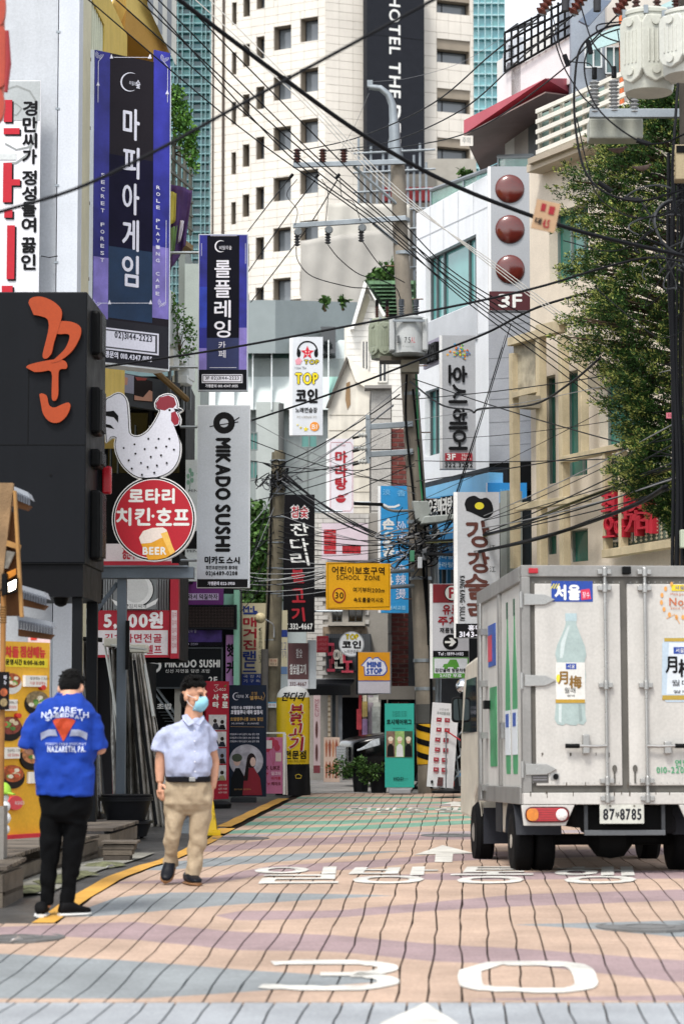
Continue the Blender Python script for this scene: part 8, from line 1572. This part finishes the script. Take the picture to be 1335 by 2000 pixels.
# transformer near
Yt = 22.5; transformer('pole_transformer', 'large pale grey transformer hanging at the upper right corner', 1214, 18, 1318, 182, Yt, '#b9bab0'); transformer('pole_transformer', 'transformer cut by the right picture edge', 1290, 20, 1400, 150, Yt-.5, '#c3c4bc')
o = thing('switch_bracket', 'grey bracket with three tall ribbed insulators in front of the slat screen', 'bracket', at(1200, 268, 27)); xarm(at(1150, 222, 27), at(1335, 222, 27), .05, 'bracket_arm', o); F = Face(1150, 225, 1260, 272, 27.2); F.box(1150, 230, 1255, 270, 0, -.3, M('#9a9c92', .5, var=.2), 'switch_box', o, .02)
for u, v in ((1160, 222), (1198, 220), (1237, 222)): insulator(o, at(u, v, 27), '#8f9090', .06, .38, 9); mb = MB(); mb.tube([at(u, v-68, 27), at(u, v-90, 27)], .03, 8); mb.build('terminal_cap', BLK, o, True)
o = thing('insulator_string', 'row of brown strain insulators along the top right edge', 'insulator', at(1140, 20, 24)); xarm(at(1050, -20, 24), at(1400, -18, 24), .05, 'crossarm', o)
for u in (1068, 1130, 1216): insulator(o, at(u+14, -18, 24), '#5a2a20', .065, .28, 5, (-.5, 0, -.8)); mb = MB(); mb.tube([at(u, 18, 24), at(u-12, 30, 24)], .025, 6); mb.build('clamp', GALV, o)
for u in (1103, 1165): mb = MB(); mb.tube([at(u, -10, 24), at(u, 22, 24)], .04, 10); mb.build('post_fitting', M('#3c3d40', .5), o, True)
F = Face(1315, 278, 1345, 352, 24); o = thing('meter_box', 'beige ribbed utility box at the right picture edge', 'utility box', F.P(1325, 352)); F.box(1316, 282, 1350, 350, 0, -.2, M('#a89a7c', .6, var=.1), 'case', o, .01); [F.box(1313, 296+k*10, 1317, 302+k*10, .02, -.1, M('#8d8064', .6), 'rib', o) for k in range(5)]; F.box(1320, 284, 1350, 298, .01, -.02, BLK, 'vent', o)
# ================================================================== cables
def cable(label, pts, Y, px, mat=CABL, group=None, name='overhead_cable', k=8, extra=None):
    n = len(pts); Ys = Y if isinstance(Y, (list, tuple)) else (Y, Y); L = [0]
    for a, b_ in zip(pts, pts[1:]): L.append(L[-1]+math.hypot(b_[0]-a[0], b_[1]-a[1]))
    P_ = [at(u, v, Ys[0]+(Ys[1]-Ys[0])*l/L[-1]) for (u, v), l in zip(pts, L)]; r = px*.4*(sum(Ys)/2)/FPX; mb = MB(); mb.tube(cat_rom(P_, k), r, 6); o = mb.build(name, mat, loc=P_[0], smooth=2); return tag(o, label, 'cable', group)
cable('thick blurred cable rising from the left edge to the top centre', [(-30, 424), (0, 414), (150, 368), (300, 297), (450, 215), (600, 133), (720, 68), (845, 0), (880, -20)], 13, 9)
cable('thickest black cable from the top left down to the right edge', [(325, -20), (400, 38), (560, 158), (700, 258), (850, 345), (1000, 408), (1150, 457), (1350, 503)], (17, 21), 11)
cable('black cable crossing the whole width above the transformers', [(190, 718), (330, 698), (480, 674), (700, 633), (900, 595), (1050, 561), (1180, 522), (1270, 503), (1345, 514)], (27, 24), 6)
cable('black cable sagging behind the three-ball sign plate', [(489, 822), (600, 785), (700, 749), (850, 690), (950, 650), (1050, 600), (1190, 560)], (46, 34), 5.5)
import itertools
NM = itertools.cycle(('leftmost', 'middle', 'rightmost'))
WC = M('#b9b7b2', .5); DG_ = M('#202327', .6)
for u0, um, uv, ve, m_ in ((150, 470, 250, 905, DG_), (205, 500, 240, 860, DG_), (250, 540, 250, 830, CABL), (290, 600, 290, 880, CABL), (335, 620, 270, 800, CABL), (270, 560, 300, 930, DG_)):
    cable('dark overhead wire running diagonally from the top left to the right edge', [(u0, -20), (um, uv), ((um+900)/2+20, uv+(560-uv)*.5+14), (900, 560+(ve-860)*.3), (1120, 705+(ve-860)*.6), (1345, ve)], (24, 36), 3.0, m_, 'diagonal overhead wires')
for k, (ve) in enumerate((740, 752, 764)): cable('pale grey overhead wire crossing in front of the three-ball sign', [(330+k*30, -20), (560+k*20, 170+k*10), (760, 370-k*8), (960, 510+k*6), (1160, 660+k*6), (1345, ve+40)], (30, 30), 2.6, WC, 'pale diagonal wires')
for p in ([(580, 296), (700, 268), (840, 205), (960, 105), (1056, 30)], [(630, 296), (760, 277), (900, 215), (1020, 110), (1118, 30)], [(671, 296), (800, 285), (930, 252), (1080, 150), (1204, 30)]): cable(next(NM)+' high voltage wire from the pole crossarm to the top right insulators', p, (43.4, 24), 3.4, CABL, 'high voltage wires')
cable('very thin wire from the lamp arm top towards the red canopy', [(724, 160), (800, 152), (900, 122), (985, 70)], (43.4, 46), 1.2, M('#6b6d70', .5)); cable('thin guy wire falling left of the steel pole top', [(720, 182), (690, 250), (655, 310)], 43.4, 1, M('#6b6d70', .5))
for p in ([(565, 348), (520, 405), (484, 452)], [(615, 352), (548, 440), (484, 532)], [(658, 352), (600, 445), (490, 590)]): cable(next(NM)+' crossarm wire dropping to the lower left behind the navy sign', p, (43.3, 50), 3, CABL, 'crossarm drop wires')
for p in ([(578, 482), (582, 510), (610, 540), (680, 560), (725, 566), (745, 596)], [(640, 478), (662, 505), (700, 535), (745, 548), (772, 562), (782, 585)], [(708, 472), (735, 510), (760, 535), (790, 552)]): cable(next(NM)+' jumper lead from the lower crossarm to the transformers', p, 43.2, 2.6, CABL, 'transformer jumper leads')
for p in ([(580, 350), (560, 380), (580, 410), (576, 440)], [(628, 350), (640, 375), (636, 432)], [(664, 350), (668, 385), (690, 395), (704, 432)]): cable(next(NM)+' short looping lead between the two crossarms', p, 43.2, 2, CABL, 'crossarm loop leads')
def fan(label, group, n, a0, a1, b0, b1, Y, px, sag, mats=(CABL, CABL, DG_, M('#85878a', .5)), jit=6):
    for k in range(n):
        t = (k+.5)/n; s_ = random.random(); a = (a0[0]+(a1[0]-a0[0])*t+random.uniform(-jit, jit)*.3, a0[1]+(a1[1]-a0[1])*t); b_ = (b0[0]+(b1[0]-b0[0])*s_, b0[1]+(b1[1]-b0[1])*s_+random.uniform(-jit, jit)); sg = sag*random.uniform(.5, 1.3)
        cable(label, [a, (a[0]*.7+b_[0]*.3, a[1]*.7+b_[1]*.3+sg*.85), (a[0]*.35+b_[0]*.65, a[1]*.35+b_[1]*.65+sg*.9), b_], Y, px*random.uniform(.6, 1.3), random.choice(mats), group)
fan('cable fanning from the leaning pole head up to the main pole', 'cables between the two poles, upper fan', 9, (548, 905), (555, 955), (715, 905), (795, 740), (45.3, 43.3), 2.4, 8)
fan('cable strung low between the leaning pole and the main pole knot', 'cables between the two poles, lower bundle', 16, (545, 1000), (540, 1170), (800, 1050), (818, 1095), (45.2, 43.2), 2.0, 14)
fan('cable crossing steeply from the leaning pole head down to the knot', 'steep cables between the two poles', 8, (548, 915), (552, 950), (720, 1040), (830, 1080), (45.2, 43.2), 2.4, 10)
fan('cable leaving the leaning pole to the left behind the sushi sign', 'cables left of the leaning pole', 10, (536, 930), (532, 1170), (486, 1000), (470, 1200), (45.4, 43.0), 2.2, 6)
fan('cable from the main pole knot to the right edge above the truck', 'cables right of the main pole', 9, (828, 1040), (832, 1085), (1345, 800), (1345, 960), (43.2, 26), 2.6, 14)
fan('cable crossing in front of the salon sign towards the cypress', 'cables across the salon front', 7, (805, 720), (815, 1000), (1345, 690), (1345, 900), (43.2, 27), 2.4, 10)
fan('thin cable from the sushi sign across to the main pole middle', 'cables across the grey hall', 7, (488, 800), (488, 1080), (800, 740), (815, 1010), (38, 43.2), 2.0, 12)
fan('thin cable steeply crossing the salon sign', 'steep cables before the salon', 3, (1000, 620), (975, 690), (850, 1060), (880, 1040), (40, 43), 2.2, 4)
fan('low grey cable trailing past the leaning pole', 'low grey cables by the leaning pole', 8, (470, 1115), (470, 1160), (640, 1140), (660, 1100), (44.5, 43.4), 2.0, 12, (M('#8f9194', .5), CABL, M('#b3b5b6', .5)))
for (p, w_, lab) in (([(826, 1082), (900, 1083), (960, 1072), (1050, 1052), (1150, 1020), (1240, 985), (1300, 950)], 9, 'thick lashed cable bundle rising just above the truck roof'), ([(830, 1058), (900, 1052), (1000, 1030), (1110, 985), (1230, 940), (1345, 905)], 7, 'second lashed cable bundle above the truck, higher of the pair'), ([(800, 745), (860, 790), (915, 800), (925, 806), (940, 798), (1040, 790), (1110, 750), (1170, 700)], 5, 'wavy wrapped cable dipping below the salon sign letters')):
    b_ = cable(lab, p, (43, 27), w_, CABL)
    for k in range(3 if w_ > 6 else 0): cable('thin lashing wire curling round '+('the lower bundle above the truck' if w_ > 8 else 'the upper bundle above the truck'), [(u+random.uniform(-8, 8), v+random.uniform(-6, 6)) for i, (u, v) in enumerate(p)], (42.8, 26.8), 1.4, random.choice((CABL, M('#6f6d3a', .6))), 'lashing wires '+str(int(w_)), k=6)
for p, w_, lab in (([(1075, 30), (1080, 70), (1100, 130), (1130, 180), (1148, 200), (1160, 212)], 4, 'black lead dropping from the left brown insulator'), ([(1076, 20), (1100, 110), (1150, 125), (1158, 148)], 3, 'black lead bending to the left ribbed insulator'), ([(1240, 45), (1180, 55), (1135, 90), (1122, 150), (1122, 240), (1140, 330), (1180, 375), (1250, 392), (1335, 370)], 6, 'heavy black loop hanging left of the big transformer'), ([(1230, 50), (1165, 75), (1140, 130), (1165, 210), (1240, 272), (1290, 280), (1335, 262)], 4.5, 'black loop sweeping under the ribbed insulators'), ([(1215, 42), (1165, 50), (1180, 72), (1240, 84), (1345, 62)], 4, 'black cable looping over the transformer radiator'), ([(1130, 0), (1155, 80), (1190, 125), (1197, 150)], 4, 'black lead to the middle ribbed insulator'), ([(1205, 60), (1215, 130), (1222, 185), (1236, 200)], 3, 'black lead to the right ribbed insulator'), ([(1125, 230), (1145, 320), (1165, 380), (1200, 410), (1240, 425), (1300, 418), (1340, 390)], 3.5, 'black cable sagging in front of the cypress top'), ([(1328, 60), (1320, 200), (1312, 330), (1318, 420)], 8, 'thick vertical black riser at the right edge'), ([(1100, 470), (1180, 490), (1230, 480), (1290, 440)], 3, 'short cable joining the tangle at the right edge'), ([(1160, 560), (1230, 620), (1290, 660), (1345, 640)], 2.5, 'thin wire loop hanging in front of the cypress')): cable(lab, p, (24, 23), w_)
for (u, v, du, dv) in ((1105, 118, 8, 22), (1180, 365, 26, 18), (1235, 390, 34, 4), (1150, 92, 6, 26), (1255, 278, 26, 8)): mb = MB(); mb.tube([at(u-du/2, v-dv/2, 23.4), at(u+du/2, v+dv/2, 23.4)], .026, 8); tag(mb.build('splice_sleeve', CABL, loc=at(u, v, 23.4), smooth=True), 'black splice sleeve on the loops left of the big transformer', 'sleeve', 'cable splice sleeves')
# ================================================================== cypress
Yc = 29.5; kc = Yc/FPX; base = Vector((at(1345, 1400, Yc).x, Yc, gz(Yc)))
cy = thing('cypress_tree', 'large dense cypress tree with yellowish tips at the right edge', 'tree', base)
RB = [(150, 40), (190, 95), (230, 175), (300, 215), (380, 262), (450, 255), (550, 248), (640, 262), (700, 218), (760, 190), (850, 160), (930, 172), (1000, 100), (1050, 50)]
CM = [M('#263f1b', .7, var=.4, sc_=5, spec=.25), M('#3c5e25', .7, var=.4, sc_=5, spec=.25), M('#949a50', .7, var=.3, sc_=5, spec=.25)]
def rad(v):
    for (a, p), (b_, q) in zip(RB, RB[1:]):
        if a <= v <= b_: return p+(q-p)*(v-a)/(b_-a)
    return 0
mb = MB(); tk = MB(); axis0 = at(1345, 700, Yc)
tk.tube([base, Vector((base.x, base.y, 3)), Vector((axis0.x, Yc, 6)), Vector((axis0.x, Yc, 9))], [.22, .18, .12, .05], 12)
def spray(c, d, n, size, tip):
    d = d.normalized(); s_ = d.cross(Vector((0, 0, 1))); s_ = s_.normalized() if s_.length > .1 else Vector((1, 0, 0)); u_ = s_.cross(d)
    for _ in range(n):
        t = random.random(); p = c+d*size*5*t+(s_*random.gauss(0, .5)+u_*random.gauss(0, .35))*size*(1.9-1.2*t); a = (d+Vector((random.gauss(0, .6), random.gauss(0, .6), random.gauss(.1, .6)))).normalized(); q = a.cross(Vector((random.random()-.5, random.random()-.5, random.random()-.5))).normalized(); l = size*random.uniform(.5, 1.0); w_ = l*.17
        mi = 2 if (t > .6 and random.random() < tip) else random.choice((0, 0, 1)); mb.v += [p, p+a*l*.5+q*w_, p+a*l, p+a*l*.5-q*w_]; i = len(mb.v)-4; mb.f.append((i, i+1, i+2, i+3)); mb.m.append(mi)
for k in range(2900):
    v = random.uniform(165, 1045); th = random.uniform(math.pi*.72, math.pi*2.05); rr = max(8, rad(v)-36)*kc*random.uniform(.25, 1.02)**.5*(1+.16*math.sin(v*.045+th*3)+.1*math.sin(v*.11+th*7)); z = at(1345, v, Yc).z; c = Vector((axis0.x+math.cos(th)*rr, Yc+math.sin(th)*rr*.9, z)); d = Vector((math.cos(th), math.sin(th), random.uniform(-.15, .7)))
    spray(c-d*.12, d, 78, .058, .5 if rr > rad(v)*kc*.6 else .1)
    if k % 9 == 0: tk.tube([Vector((axis0.x, Yc, z-.25)), c.lerp(Vector((axis0.x, Yc, z-.15)), .4), c], [.03, .02, .008], 5)
cr = mb.build('crown', CM, cy); tk.build('trunk', M('#4f4234', .9), cy)
for u, v, lab in ((1205, 292, 'brown dove sitting on the cypress top, left one'), (1252, 327, 'brown dove sitting right of the other on the cypress')):
    c = at(u, v, 27.6); o = thing('dove', lab, 'bird', c-Vector((0, 0, .06))); mb = MB(); mb.tube([c+Vector((-.15, 0, .03)), c+Vector((-.07, 0, .01)), c, c+Vector((.07, 0, .02)), c+Vector((.11, 0, .045))], [.012, .03, .045, .038, .02], 10); ball(mb, c+Vector((.125, 0, .06)), (.022, .02, .02)); mb.tube([c+Vector((.14, 0, .06)), c+Vector((.165, 0, .055))], [.007, .002], 6); mb.tube([c+Vector((.03, 0, -.02)), c+Vector((.03, 0, -.075))], .005, 5); mb.build('body', M('#5d4d46', .8, var=.3, sc_=15), o, 2); o.scale = (.75, .75, .75)
